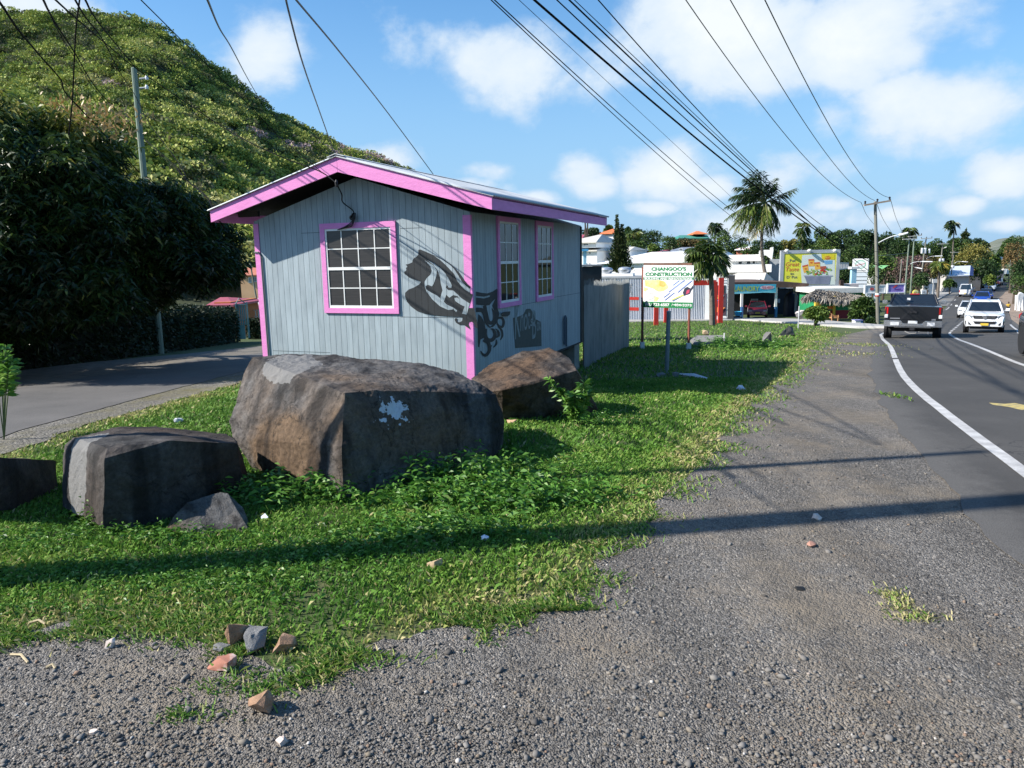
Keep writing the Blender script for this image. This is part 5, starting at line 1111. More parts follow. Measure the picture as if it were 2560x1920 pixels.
def palm(name, label, base, path, fronds, Y, trunk_r, ll, seed, n=26, wind=(0, 0, 0), wf=.12, group='palms', coco=False):
    """path: trunk px points from foot to crown; fronds: (tip px, depth offset, sag m, tint)"""
    r = np.random.default_rng(seed); root = thing(name, label, 'palm tree', base, group=group); tp = catmull([Vector(base)-Vector((0, 0, .2))]+[at(p, Y) for p in path], 5); c = tp[-1]
    mb = MB(); k = len(tp); mb.tube(tp, [trunk_r*(1.15-.5*i/k)*(1+.05*(i % 2)) for i in range(k)], 9); mb.build('trunk', M('palm_trunk', (.20, .17, .14), (.11, .09, .075), s=3, r=.9, st=(1, 1, 6), bump=.5), root, smooth=True)
    st = MB(); P, N, Ls, T = [], [], [], []
    for tip, dy, sag, tint in fronds: frond(st, P, N, Ls, T, c+Vector((0, 0, .1)), at(tip, Y+dy), sag, n, ll, tint, r, wind)
    st.build('midribs', M('palm_rib', (.18, .19, .06), (.12, .12, .04), s=4), root)
    V, F = leaf_quads(np.array(P), np.array(N), np.array(Ls), np.array(Ls)*wf, .28, r); npmesh('fronds', V, F, PALM, root, rnd=np.repeat(np.array(T), 4))
    if coco:
        mb = MB()
        for q in range(7):
            a = q*.9; mb.lathe((c.x+math.cos(a)*.35, c.y+math.sin(a)*.35, c.z-.45-.1*(q % 3)), [(.04, .18), (.14, .1), (.17, 0), (.13, -.12), (.04, -.18)], 8)
        mb.build('coconuts', M('coconut_husk', (.25, .22, .06), (.16, .12, .04), s=5), root, smooth=True)
    return root
PY = 88.0; cb_ = c7(620, 715)
fr1 = [((520, 235), 0, 1.2, .1), ((430, 260), -1, 1.4, .1), ((590, 260), .5, 1.0, .05), ((470, 330), -2, 1.2, .15), ((330, 370), .5, 1.3, .1), ((200, 490), 0, 1.6, .15), ((160, 620), -1, 1.6, .15), ((60, 770), 0, 1.5, .2), ((65, 945), -1.5, 1.4, .45), ((130, 640), 1, 1.2, .1), ((190, 970), -2, 1.6, .5), ((130, 1090), -1, 1.8, .62), ((190, 1150), -2, 1.7, .72), ((320, 1150), -2.4, 1.8, .6), ((420, 1230), -2.2, 1.6, .92), ((470, 1200), -2.5, 1.5, .85), ((560, 1080), -2.6, 1.5, .58), ((250, 1000), -2.3, 1.6, .55), ((640, 1150), -2, 1.4, .45), ((700, 1170), -1, 1.5, .25), ((660, 1000), -2.4, 1.4, .6), ((740, 1150), .5, 1.5, .15), ((820, 1110), 0, 1.8, .2), ((840, 1020), -.8, 1.6, .2), ((980, 840), 0, 1.6, .1), ((990, 800), -1, 1.5, .1), ((1070, 495), 0, .2, .12), ((770, 360), .4, .5, .1), ((790, 420), -.5, .4, .1), ((700, 470), 1, .6, .1), ((380, 560), 2, 1.0, .05), ((560, 420), 2, .8, .05)]
bp = at((1921, 730), PY); palm('coconut_palm', 'tall windblown coconut palm with yellowing lower fronds behind the container', (bp.x, bp.y, zg(bp.x, bp.y)), [c5(692, 935), c5(665, 800), c5(645, 650), c5(640, 450), cb_], [(c7(*t), dy, s_*.74, ti) for t, dy, s_, ti in fr1], PY, .22, 1.4, 41, n=34, wind=(-.25, 0, -.1), wf=.10, coco=True)
sp0 = G(c5(128, 1385)); SY = sp0.y
fr2 = [((1190, 590), 0), ((1215, 640), -1), ((1180, 690), 0), ((1240, 780), -1), ((1290, 880), -1), ((1330, 850), 1), ((1400, 540), 0), ((1390, 500), .4), ((1440, 560), -.5), ((1500, 600), .6), ((1550, 640), 0), ((1560, 700), -1), ((1620, 740), 0), ((1610, 830), -.6), ((1560, 860), -1), ((1330, 560), .5), ((1260, 600), .8), ((1480, 830), -1.2), ((1350, 900), -1), ((1200, 740), .5)]
palm('dwarf_palm', 'short dense green palm in front of the white container', sp0, [c5(125, 1200), c5(120, 1000), c4(1440, 850), c4(1430, 740)], [(c4(*t), dy, .8, .42+.12*math.sin(i*2.1)) for i, (t, dy) in enumerate(fr2)], SY, .2, 1.05, 42, n=30, wf=.14)
def far_palm(label, crown, foot, Y, tips, e, seed, tint=.15, ll=1.3, wind=(0, 0, 0), sag=.8, tr=.2):
    b = at(foot, Y); palm('coconut_palm', label, (b.x, b.y, zg(b.x, b.y)), [((foot[0]+crown[0])/2, (foot[1]+crown[1])/2), crown], [(e(*t), (i % 3-1)*.8, sag, tint+.1*(i % 4)) for i, t in enumerate(tips)], Y, tr, ll, seed, n=16, wf=.2, wind=wind)
far_palm('small distant palm on the skyline right of the tall coconut palm', c5(1065, 390), c5(1070, 560), 140, [(1000, 410), (1020, 350), (1060, 325), (1090, 335), (1130, 400), (1110, 450), (1040, 480), (1090, 500), (1015, 450), (1060, 500)], c5, 43, .35)
far_palm('distant palm tucked behind the tall green poles', c6(430, 380), c6(420, 500), 150, [(350, 415), (370, 390), (395, 355), (430, 345), (470, 350), (500, 395), (360, 430), (480, 420), (420, 425)], c6, 44, .1)
far_palm('slender windblown palm standing high above the skyline', c6(845, 300), c6(850, 470), 165, [(765, 325), (780, 300), (800, 275), (830, 265), (885, 290), (880, 310), (780, 355), (810, 435), (775, 315), (860, 400)], c6, 45, .05, 1.2, (-.3, 0, -.1), .3, .12)
far_palm('pale green palm among the trees behind the white house', e1(985, 400), e1(985, 560), 140, [(870, 350), (900, 320), (960, 320), (1040, 300), (1100, 270), (1120, 340), (870, 430), (850, 470), (1060, 440), (930, 450)], e1, 46, .45)
far_palm('dark palm like tree on the skyline left of the tall coconut palm', c5(160, 375), c5(150, 520), 150, [(100, 385), (115, 345), (150, 330), (185, 335), (215, 365), (225, 400), (110, 420), (200, 430), (140, 440)], c5, 47, .05, 1.3)
far_palm('yellow green palm beside the small white transformer', e5(1120, 800), e5(1120, 960), 120, [(1050, 780), (1080, 750), (1130, 740), (1170, 780), (1190, 830), (1060, 840), (1090, 860), (1160, 870)], e5, 48, .5)
# conical pines
PINE = leafmat('pine_needles', [(.018, .034, .013), (.032, .055, .017), (.055, .082, .024), (.09, .11, .035)], trans=.08, rough=.6)
def pine(label, top, foot, Y, wid, n, seed, twin=None):
    r = np.random.default_rng(seed); b = at(foot, Y); b.z = zg(b.x, b.y); t = at(top, Y); k = Y/FPX; root = thing('norfolk_pine', label, 'pine tree', b, group='conical pines'); H = t.z-b.z; P = []; N = []; LZ = []
    zlow = at((foot[0], foot[1]), Y).z; mb = MB(); tops = [t]+([at(twin, Y)] if twin else [])
    for tt_ in tops:
        mb.tube([b, b.lerp(tt_, .5), tt_], [.22, .14, .03], 7)
        for i in range(n):
            z = r.random()**.85; zz = tt_.z-(tt_.z-zlow)*z; ax = b.lerp(tt_, (zz-b.z)/(tt_.z-b.z)); w_ = wid*k*(z**1.5+.02)*r.uniform(.75, 1.15); lay = (math.floor(zz/.5)+r.uniform(-.1, 1.0))*.5
            LZ.append(.25+.75*z); a = r.integers(0, 9)*.7+lay*3.3; q = r.random()**.6; P.append((ax.x+math.cos(a)*w_*q+r.normal()*.08, ax.y+math.sin(a)*w_*q+r.normal()*.08, lay+.22*q*w_*.35+r.normal()*.05)); N.append((math.cos(a)*.8, math.sin(a)*.8, .75+r.normal()*.3))
    mb.build('trunk', BARK, root, smooth=True); P = np.array(P); V, F = leaf_quads(P, unit(np.array(N)), np.array(LZ)*.5*r.uniform(.6, 1.3, len(P))*Y/90, .15*np.ones(len(P))*Y/90, 0, r); npmesh('branches', V, F, PINE, root, rnd=np.repeat(r.random(len(P)), 4))
pine('tall dark conical pine with twin tops in front of the white house', e1(705, 15), e1(775, 960), 86, 30, 2600, 51, e1(798, 165))
pine('taller of two far pines on the skyline', e2(800, 95), e2(810, 260), 190, 5, 160, 52); pine('shorter of two far pines on the skyline', e2(757, 150), e2(760, 260), 190, 4, 120, 53)
# ---------------------------------------------------------------- buildings
WHW = M('white_render', (.80, .80, .78), (.74, .74, .72), s=.6, r=.8, world=True, fine=.06); BEIGE = M('pale_roof', (.60, .57, .50), (.50, .47, .42), s=.7, r=.8, world=True, fine=.1)
WROOF = M('white_roof', (.82, .82, .80), (.76, .76, .75), s=.5, r=.6, world=True); PKROOF = M('red_pink_roof', (.42, .10, .13), (.34, .075, .10), s=.8, r=.6, world=True, fine=.15); ORROOF = M('orange_roof', (.70, .20, .07), (.55, .15, .05), s=.8, r=.7, world=True)
TERRA = M('terracotta_roof', (.52, .20, .12), (.40, .14, .09), s=3, r=.8, world=True, fine=.3); PEACH = M('peach_render', (.80, .48, .26), (.72, .42, .22), s=.6, r=.8, world=True); GRNROOF = M('green_roof', (.06, .26, .20), (.045, .20, .15), s=.8, r=.6, world=True); GREYROOF = M('grey_roof', (.22, .25, .30), (.17, .19, .23), s=.8, r=.6, world=True)
WIN = glassmat('dark_window', (.03, .045, .055), .15); TEAL = M('teal_shutter', (.10, .30, .30), (.08, .24, .24), s=5, r=.5); PALEBLUE = M('pale_blue_paint', (.40, .66, .78), (.34, .58, .70), s=2, r=.6)
def hip(mb, x0, x1, y0, y1, ze, zr, r0, r1, th=.12):
    ym = (y0+y1)/2; v = [(x0, y0, ze), (x1, y0, ze), (x1, y1, ze), (x0, y1, ze), (r0, ym, zr), (r1, ym, zr)]
    mb.add(v, [(0, 1, 5, 4), (1, 2, 5), (2, 3, 4, 5), (3, 0, 4)]); mb.box(((x0+x1)/2, ym, ze-th/2-.003), (x1-x0, y1-y0, th)); return mb
def building(name, label, Y, depth, walls, roof=None, wins=(), wm=WHW, rm=BEIGE, winm=WIN, cat='house', e=e1, group=None, ov=.5, foot=True, rot=-.46):
    """walls: list of (x0,y0,x1,y1) px rectangles; roof: (eaveL, eaveR, ridgeL, ridgeR) px; wins: px rectangles"""
    R0 = rect(e(*walls[0][:2]), e(*walls[0][2:]), Y); cx = (R0[0]+R0[1])/2; b = Vector((cx, Y+depth/2, zg(cx, Y)))
    root = thing(name, label, cat, b, group=group)
    for i, w_ in enumerate(walls):
        x0, x1, z0, z1 = rect(e(*w_[:2]), e(*w_[2:]), Y)
        if i == 0 and foot: z0 = min(z0, b.z-.4)
        mb = MB(); mb.box(((x0+x1)/2, Y+depth/2, (z0+z1)/2), (x1-x0, depth-(.02*i), z1-z0)); wo2 = mb.build('wall', wm, root)
    if roof:
        for rf in (roof if isinstance(roof[0][0], (tuple, list)) else [roof]):
            a, b2, c, d = [at(e(*p), Y) for p in rf]; yo = depth/2
            c, d = [at(e(*p), Y+yo) for p in rf[2:4]]
            mb = MB(); hip(mb, a.x, b2.x, Y-ov, Y+depth+ov, (a.z+b2.z)/2, (c.z+d.z)/2, c.x, d.x); mb.build('roof', rm, root)
    for w_ in wins:
        x0, x1, z0, z1 = rect(e(*w_[:2]), e(*w_[2:]), Y-.03); cxx = (x0+x1)/2; czz = (z0+z1)/2; t = .05*(z1-z0)+.03
        mb = MB(); mb.box((cxx, Y-.02, z1), (x1-x0+t, .10, t)); mb.box((cxx, Y-.03, z0), (x1-x0+t*2, .16, t)); mb.box((x0, Y-.02, czz), (t, .10, z1-z0-t)); mb.box((x1, Y-.02, czz), (t, .10, z1-z0-t)); mb.box((cxx, Y-.016, czz), (t*.7, .05, z1-z0-t))
        wo3 = mb.build('window', WHW, root); g = MB(); g.box((cxx, Y-.004, czz), (x1-x0-.002, .02, z1-z0-.002)); g.build('pane', winm, wo3)
    if rot: root.rotation_euler.z = rot; root.scale = (1/math.cos(rot), 1, 1)
    return root
RB = -.46
def turn(o, a=RB): o.rotation_euler.z = a; o.scale = (1/math.cos(a), 1, 1)
building('white_house', 'large white two storey house with stacked pale hipped roofs right of the shack', 112, 12, [(60, 600, 655, 980), (80, 455, 648, 540)], [((40, 600), (672, 595), (280, 515), (520, 515)), ((75, 455), (665, 448), (400, 322), (440, 322))],
    [(190, 484, 272, 507), (340, 478, 420, 502), (440, 474, 520, 498), (295, 622, 325, 650), (370, 618, 410, 648), (530, 618, 560, 652), (245, 818, 295, 842), (345, 814, 400, 840), (457, 811, 510, 838), (525, 808, 556, 836)])
building('white_house', 'white side house with dark windows just right of the tall conical pine', 113, 9, [(835, 592, 1158, 860)], ((815, 592, ), (1178, 582), (850, 528), (1010, 535)), [(870, 615, 900, 650), (920, 610, 972, 650), (1005, 615, 1040, 650), (1062, 625, 1130, 690)], rm=BEIGE)
mb = MB(); root = thing('blue_canopy', 'light blue canopy on a pale blue column beside the shack eave', 'canopy', (at(e1(150, 850), 100).x, 100, zg(0, 100))); pbox(mb, e1(20, 568), e1(215, 608), 100, 3).build('roof', M('blue_canopy_sheet', (.12, .45, .72), (.10, .38, .62), r=.5), root); mb = MB(); pbox(mb, e1(128, 609), e1(182, 1100), 100.3, .6).build('column', PALEBLUE, root)
building('white_hall', 'long low white building with a wide bright white hipped roof behind the signboard', 96, 16, [(985, 803, 2900, 1150)], ((915, 800), e1 and (2885, 775), (1345, 632), (2486, 590)), [(962+30, 845, 1012, 888), (1022, 835, 1138, 888)], rm=WROOF, cat='hall', winm=TEAL)
# flat roofed white building with balconies
fb = thing('flat_roofed_building', 'white flat roofed building with long balconies behind the coconut palm trunk', 'building', (at(c5(600, 800), 90).x, 95, zg(0, 90)))
def fbp(tl, br, Y, d, nm, mt=WHW, parent=fb, e=c5): return pbox(MB(), e(*tl), e(*br), Y, d).build(nm, mt, parent)
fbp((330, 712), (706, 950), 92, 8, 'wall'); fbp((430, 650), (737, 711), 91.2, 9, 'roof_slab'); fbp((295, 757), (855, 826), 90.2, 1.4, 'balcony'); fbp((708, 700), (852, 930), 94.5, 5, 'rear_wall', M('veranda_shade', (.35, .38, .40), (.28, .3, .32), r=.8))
for q in ((500, 722, 526, 743), (575, 719, 606, 743), (630, 719, 648, 740)): fbp(q[:2], q[2:], 91.95, .1, 'window', WIN)
for q in ((366, 827, 378, 935), (428, 827, 440, 935), (786, 827, 800, 935)): fbp(q[:2], q[2:], 90.6, .5, 'column', M('grey_column', (.42, .42, .42), r=.8))
mb = MB(); pp = [at(c5(*p), 90.4) for p in ((735, 660), (735, 620), (745, 602), (775, 598), (835, 598), (838, 575), (868, 568), (868, 600), (855, 700), (800, 655))]; mb.prism(pp, (0, 3, 0)); mb.build('curved_parapet', WHW, fb)
turn(fb, -.35)
building('low_house', 'low house with a pale sloping roof below the white balcony', 84, 8, [(395, 905, 760, 1000)], ((370, 930), (800, 928), (400, 836), (655, 836)), (), e=c5, rm=BEIGE, wm=WHW)
building('house', 'house with a bright orange hipped roof seen past the tall pine', 172, 9, [(560, 302, 800, 400)], ((532, 303), (825, 296), (640, 220), (690, 220)), (), rm=ORROOF)
building('house', 'red pink roof just showing beside the shack corner', 128, 9, [(60, 430, 270, 500)], ((20, 430), (300, 428), (60, 322), (150, 322)), (), rm=PKROOF)
building('house', 'small house with a reddish roof right of the white side house', 122, 7, [(1180, 650, 1320, 700)], ((1160, 652), (1345, 640), (1180, 588), (1220, 592)), (), rm=PKROOF)
building('house', 'small reddish roof above the middle of the wide white roof', 124, 6, [(1500, 612, 1610, 660)], ((1480, 615), (1625, 612), (1530, 588), (1600, 585)), (), rm=PKROOF)
building('house', 'house with a slate grey roof above the right of the wide white roof', 127, 8, [(1800, 605, 2150, 660)], ((1780, 607), (2185, 600), (1830, 540), (2120, 535)), [(1975, 560, 2030, 590)], rm=GREYROOF)
gb = building('green_roofed_house', 'long house with a green roof and an orange roofed lookout on the skyline', 168, 10, [(1110, 487, 1450, 540)], ((1090, 490), (1420, 470), (1115, 452), (1400, 440)), [(1260, 492, 1330, 502)], e=c4, rm=GRNROOF, rot=0, wm=M('grey_lilac_render', (.50, .45, .46), (.44, .40, .41), s=.6, r=.8))
mb = MB(); a, b_, c_ = at(c4(1225, 440), 172), at(c4(1377, 437), 172), at(c4(1300, 405), 172); hip(mb, a.x, b_.x, 169, 175, a.z, c_.z, c_.x-.3, c_.x+.3); mb.build('lookout_roof', ORROOF, gb)
for x in (1245, 1290, 1355): pbox(MB(), c4(x, 440), c4(x+8, 462), 171, .4).build('lookout_post', M('dark_red_post', (.2, .08, .06), r=.8), gb)
building('house', 'small white and orange roofed house among the trees left of the palm trunk', 136, 6, [(470, 585, 600, 650)], ((455, 588), (612, 600), (480, 553), (540, 560)), (), e=c5, rm=WROOF, wm=M('orange_render', (.5, .17, .10), r=.8))
building('house', 'low house with a light green roof behind the near power pole', 112, 6, [(55, 735, 205, 800)], ((40, 738), (222, 738), (48, 692), (195, 690)), (), e=c6, rm=M('light_green_roof', (.22, .50, .20), (.18, .42, .16), s=1, r=.6))
wh = building('warehouse', 'long shed with a pale grey sloping roof beyond the roadside hedge', 150, 12, [(830, 790, 985, 850)], None, (), e=c6, wm=M('grey_block_wall', (.50, .48, .46), (.42, .40, .38), s=.5, r=.9), cat='shed', rot=0)
mb = MB(); pa = [at(c6(*p), 149) for p in ((795, 790), (995, 785))]+[at(c6(*p), 156) for p in ((1005, 692), (830, 700))]; mb.prism(pa, (0, .2, -.25)); mb.build('roof', M('pale_grey_sheet', (.60, .66, .74), (.52, .58, .66), s=.3, r=.5, fine=.1), wh)
mb = MB(); mb.prism([at(c6(995, 785), 149)+Vector((.02, 0, 0)), at(c6(1005, 692), 156)+Vector((.02, 0, 0)), at(c6(1035, 700), 156), at(c6(1030, 790), 149)], (0, .5, 0)); mb.build('side_cladding', M('navy_cladding', (.03, .05, .16), r=.6), wh)
# grey walls, white container, tank and red roof at the end of the road
def simple(name, label, cat, tl, br, Y, d, mt, e=c6, group=None, part='body'):
    x0, x1, z0, z1 = rect(e(*tl), e(*br), Y); c = Vector(((x0+x1)/2, Y+d/2, z0)); o = MB().box((0, 0, (z1-z0)/2), (x1-x0, d, z1-z0)).build(name, mt, bevel=min(.03, (z1-z0)*.1)); o.location = c; return tag(o, label, cat, group)
GWALL = M('old_grey_wall', (.30, .29, .29), (.22, .21, .21), s=.6, r=.9, world=True, fine=.2)
for (a, b_, lab, Y) in (((1240, 742), (1312, 842), 'tall grey wall beside the road at its far end', 196), ((990, 780), (1100, 850), 'long brownish grey wall right of the grey roofed shed', 158)):
    x0, x1, z0, z1 = rect(c6(*a), c6(*b_), Y); z0 = min(z0, zg(0, Y)); rt = thing('boundary_wall', lab, 'wall', ((x0+x1)/2, Y, z0)); MB().box(((x0+x1)/2, Y+2, (z0+z1)/2), (x1-x0, 4, z1-z0)).build('wall', GWALL, rt); MB().box(((x0+x1)/2, Y+2, z1+.06), (x1-x0+.2, 4.2, .12)).build('coping', CONC, rt)
cw = thing('white_container', 'white box container standing tilted beside the road end', 'container', at(c6(1385, 780), 225)); a = at(c6(1322, 735), 225); b_ = at(c6(1450, 770), 225)
k = 225/FPX/3.77; mb = MB(); mb.box(Vector(cw.location)+Vector((0, 3, 25*k)), (128*k, 5, 50*k), R=Matrix.Rotation(math.radians(6), 3, 'Y')); mb.build('box', WHW, cw, bevel=.08)
for dx in (-.28, 0.02, .3): MB().box(Vector(cw.location)+Vector((dx*128*k, .44, 25*k-dx*12*k)), (.12, .1, 46*k), R=Matrix.Rotation(math.radians(6), 3, 'Y')).build('rib', M('ribs_grey', (.55, .56, .58), r=.6), cw)
wt = thing('water_tank', 'white water tank on a grey stand near the end of the road', 'water tank', (at(e2(1395, 700), 215).x, 215, at(e2(1395, 720), 215).z)); c = at(e2(1390, 634), 215); k = 215/FPX/6.9; MB().lathe(c, [(35*k, 0), (36*k, 10*k), (36*k, 48*k), (30*k, 58*k), (8*k, 64*k)], 14).build('tank', WHW, wt, smooth=True); MB().box((c.x, c.y, c.z-42*k), (44*k, 44*k, 80*k)).build('stand', GWALL, wt)
building('house', 'far house with an orange red roof beyond the end of the road', 260, 9, [(1255, 548, 1345, 570)], ((1235, 550), (1365, 550), (1270, 517), (1330, 517)), (), e=e2, rm=ORROOF)
# white rubble at the right edge
r = random.Random(4)
for i, (x, y, s_) in enumerate(((1700, 1215, 46), (1745, 1195, 62), (1790, 1230, 70), (1775, 1275, 50), (1665, 1235, 26), (1800, 1350, 50))):
    Y = 74+i*.6; c = at(e2(x, y), Y); k = Y/FPX/6.9*s_*.6; rock('rubble_block', [c+Vector((r.uniform(-1, 1)*k, r.uniform(-1, 1)*k, r.uniform(-.9, .5)*k)) for _ in range(14)]+[Vector((c.x+r.uniform(-.5, .5)*k, c.y+r.uniform(-.5, .5)*k, zg(0, Y)-.1)) for _ in range(3)], WHW, 'white rubble block heaped at the right edge beyond the road', 'rubble', 'white rubble blocks', sub=2, amp=.05, seed=60+i)
# ---------------------------------------------------------------- left gap between the trees and the shack
building('orange_house', 'orange two storey house with a terracotta roof in the gap left of the shack', 105, 10, [(255, 300, 700, 640)], ((232, 305), (740, 295), (330, 190), (640, 180)), [(395, 340, 435, 425), (465, 335, 520, 410)], e=e6, wm=PEACH, rm=TERRA, rot=0)
building('shed', 'small shed with a red gable roof and orange wall behind the dark hedge', 46, 5, [(-160, 740, 130, 1100)], ((-230, 795), (195, 748), (-60, 665), (60, 650)), (), e=e6, wm=M('orange_shed_wall', (.5, .16, .05), r=.8), rm=PKROOF, cat='shed', rot=0)
building('low_building', 'low building with a wide red pink roof in the gap left of the shack', 62, 8, [(390, 960, 800, 1200)], ((375, 962), (840, 962), (385, 788), (780, 788)), (), e=e6, wm=M('warm_grey_wall', (.4, .38, .36), r=.9), rm=PKROOF, cat='building', rot=0)  # wall in a plain warm grey
building('low_building', 'far low building with a grey and pink roof behind the gate', 80, 8, [(100, 760, 800, 900)], ((80, 785), (820, 785), (110, 672), (700, 672)), (), e=e6, wm=WHW, rm=M('dusty_pink_roof', (.45, .2, .2), (.5, .47, .44), s=.35, r=.7, world=True), cat='building', rot=0)
gt = thing('gate', 'tall teal metal gate standing open at the end of the dark hedge', 'gate', (at(e6(300, 1330), 42).x, 42, zg(0, 42))); TEALG = M('teal_gate_paint', (.09, .22, .24), (.065, .16, .18), s=2, r=.5)
pbox(MB(), e6(185, 760), e6(222, 1340), 42, .2).build('post', TEALG, gt); pbox(MB(), e6(345, 735), e6(395, 1310), 42.6, .25).build('post', TEALG, gt); pbox(MB(), e6(223, 1100), e6(344, 1325), 42.2, .06).build('panel', TEALG, gt)
for x in (228, 262, 296, 330): pbox(MB(), e6(x, 770), e6(x+7, 1099), 42.2, .05).build('bar', TEALG, gt)
for y in (772, 1020, 1075): pbox(MB(), e6(223, y), e6(344, y+10), 42.16, .04).build('rail', TEALG, gt)
mb = MB(); mb.tube([at(e6(190, 760), 42.2), at(e6(235, 675), 42.2), at(e6(345, 760), 42.5)], .035, 6); mb.build('brace', TEALG, gt)
hedge('hedge', 'short dark hedge beyond the teal gate', [at(e6(420, 1290), 44), at(e6(640, 1290), 44)], 1.1, 1.0, 1600, 33, L=.16)
rl = thing('railing', 'thin white railing in front of the red roofed building', 'railing', at(e6(480, 1120), 50))
for y in (862, 960): pbox(MB(), e6(400, y), e6(600, y+5), 50, .04).build('rail', WHITE, rl)
for x in (412, 505, 548): pbox(MB(), e6(x, 866), e6(x+8, 1130), 50.02, .03).build('post', WHITE, rl)
# ---------------------------------------------------------------- grey zinc shed behind the fence
zs = thing('zinc_shed', 'dark grey corrugated lean-to rising behind the metal fence', 'shed', (at(e1(280, 1150), 30).x, 31, zg(0, 30))); x0, x1, z0, z1 = rect(e1(60, 875), e1(445, 1250), 30); V = []; F = []; n = 150
for i in range(n+1):
    x = x0+(x1-x0)*i/n; y = 30+.03*math.sin(i*PI/2.5); V += [(x, y, zg(0, 30)), (x, y, z1)]
for i in range(n): F.append((2*i, 2*i+2, 2*i+3, 2*i+1))
npmesh('cladding', np.array(V), np.array(F), M('dark_zinc', (.13, .145, .16), (.09, .10, .11), s=1.5, r=.5, metal=.3), zs, smooth=True); MB().box(((x0+x1)/2, 31.5, z1+.03), (x1-x0+.15, 3.2, .05)).build('roof', M('zinc_roof_grey', (.2, .21, .22), r=.5), zs); MB().box((x1-.03, 31.5, (zg(0, 30)+z1)/2), (.06, 2.8, z1-zg(0, 30))).build('side_panel', DARKW, zs)
# ---------------------------------------------------------------- white shipping container with painted front
CY = 67.5; ct = thing('shipping_container', 'white corrugated container with red painted squares and a coloured end panel', 'container', (at(c4(900, 1330), CY).x, CY+1.2, zg(0, CY))); x0, x1, z0, z1 = rect(c4(180, 882), c4(1432, 1326), CY); z0 = min(z0, zg(0, CY)+.15)
CTM = M('container_white', (.62, .64, .68), (.52, .55, .60), s=.8, r=.5, fine=.12); V = []; F = []; n = 76
prof = []
for i in range(n):
    xa = x0+(x1-x0)*i/n; w_ = (x1-x0)/n; prof += [(xa, 0), (xa+w_*.34, 0), (xa+w_*.5, .12), (xa+w_*.84, .12)]
prof.append((x1, 0))
for x, d in prof: V += [(x, CY+d, z0+.12), (x, CY+d, z1-.2)]
for i in range(len(prof)-1): F.append((2*i, 2*i+2, 2*i+3, 2*i+1))
npmesh('corrugated_side', np.array(V), np.array(F), CTM, ct)
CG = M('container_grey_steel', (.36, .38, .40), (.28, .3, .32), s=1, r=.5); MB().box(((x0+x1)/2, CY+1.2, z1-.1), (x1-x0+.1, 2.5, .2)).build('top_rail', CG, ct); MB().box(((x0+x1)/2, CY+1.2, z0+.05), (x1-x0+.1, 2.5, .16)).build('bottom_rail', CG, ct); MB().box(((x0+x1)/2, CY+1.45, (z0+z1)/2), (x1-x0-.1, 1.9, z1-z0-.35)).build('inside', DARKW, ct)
for xx in (420, 605):
    c = at(c4(xx, 868), CY+1.0); c.z = z1; MB().box((c.x, c.y, c.z+.12), (3.0*.55, 1.2, .24)).build('vent_base', WHW, ct); MB().lathe((c.x, c.y, c.z+.24), [(.45, 0), (.55, .12), (.62, .35), (.5, .52), (.2, .6)], 16).build('roof_vent', M('vent_metal', (.6, .63, .66), (.4, .42, .45), s=9, r=.3, metal=.6), ct, smooth=True)
mb = MB(); pbox(mb, c4(1425, 890), c5(300, 1328), CY-.05, .3); mb.build('white_end_door', WHW, ct); pbox(MB(), c5(301, 862), c5(356, 1330), CY-.05, 2.4).build('dark_end', M('dark_steel', (.05, .05, .055), (.035, .035, .04), s=1, r=.6), ct)
GREYP = M('grey_lettering', (.22, .24, .27), (.16, .18, .2), s=6, r=.7); REDP = M('red_paint', (.62, .045, .03), (.5, .035, .025), s=3, r=.5)
def ctp(poly, mt, nm, e=c4, off=.012): return ppoly(MB(), [e(*p) for p in poly], CY-off).build(nm, mt, ct, fixn=False)
for i, (ch, bb) in enumerate((('S', (575, 955, 620, 1065)), ('X', (640, 950, 725, 1062)), )): ptext(ch, GREYP, ct, 'lettering', c4(bb[0], bb[1]), c4(bb[2], bb[3]), CY-.012, .03)
for q in ((660, 1090, 690, 1232), (691, 1090, 780, 1120), (691, 1198, 780, 1232)): ctp([(q[0], q[1]), (q[2], q[1]), (q[2], q[3]), (q[0], q[3])], REDP, 'red_logo')
ptext('S', GREYP, ct, 'lettering', c4(800, 1195), c4(835, 1238), CY-.012, .03); ctp([(590, 1208), (632, 1208), (632, 1235), (590, 1235)], GREYP, 'painted_bar')
rr = random.Random(9); mm = [M('mural_'+n_, c_, tuple(v*.8 for v in c_), r=.6) for n_, c_ in (('pink', (.8, .12, .35)), ('orange', (.85, .30, .08)), ('blue', (.08, .28, .7)), ('turquoise', (.05, .5, .55)), ('violet', (.35, .1, .5)), ('yellow', (.85, .65, .1)))]
pbox(MB(), c5(160, 960), c5(286, 1040), CY-.09, .03).build('door_window', WIN, ct); pbox(MB(), c5(160, 1042), c5(288, 1262), CY-.09, .03).build('poster', M('poster_dark', (.08, .05, .07), r=.6), ct)
for i in range(26):
    x, y = rr.uniform(166, 272), rr.uniform(1046, 1200); w_, h_ = rr.uniform(10, 26), rr.uniform(10, 24)
    if y+h_ > 1150 and abs(x+w_/2-225) > 50: continue
    ppoly(MB(), [c5(x, y+h_*.4), c5(x+w_*.5, y), c5(x+w_, y+h_*.5), c5(x+w_*.6, y+h_), c5(x+w_*.1, y+h_*.9)], CY-.095-.003*i).build('poster_patch', mm[i % 6], ct, fixn=False)
ppoly(MB(), [c5(170, 1180), c5(285, 1180), c5(228, 1248)], CY-.18).build('poster_patch', mm[1], ct, fixn=False)
for y in (905, 930, 1285, 1308): pbox(MB(), c5(245, y), c5(297, y+7), CY-.085, .03).build('door_bar', CG, ct)
turn(ct, -.3); ct.location.x -= .35
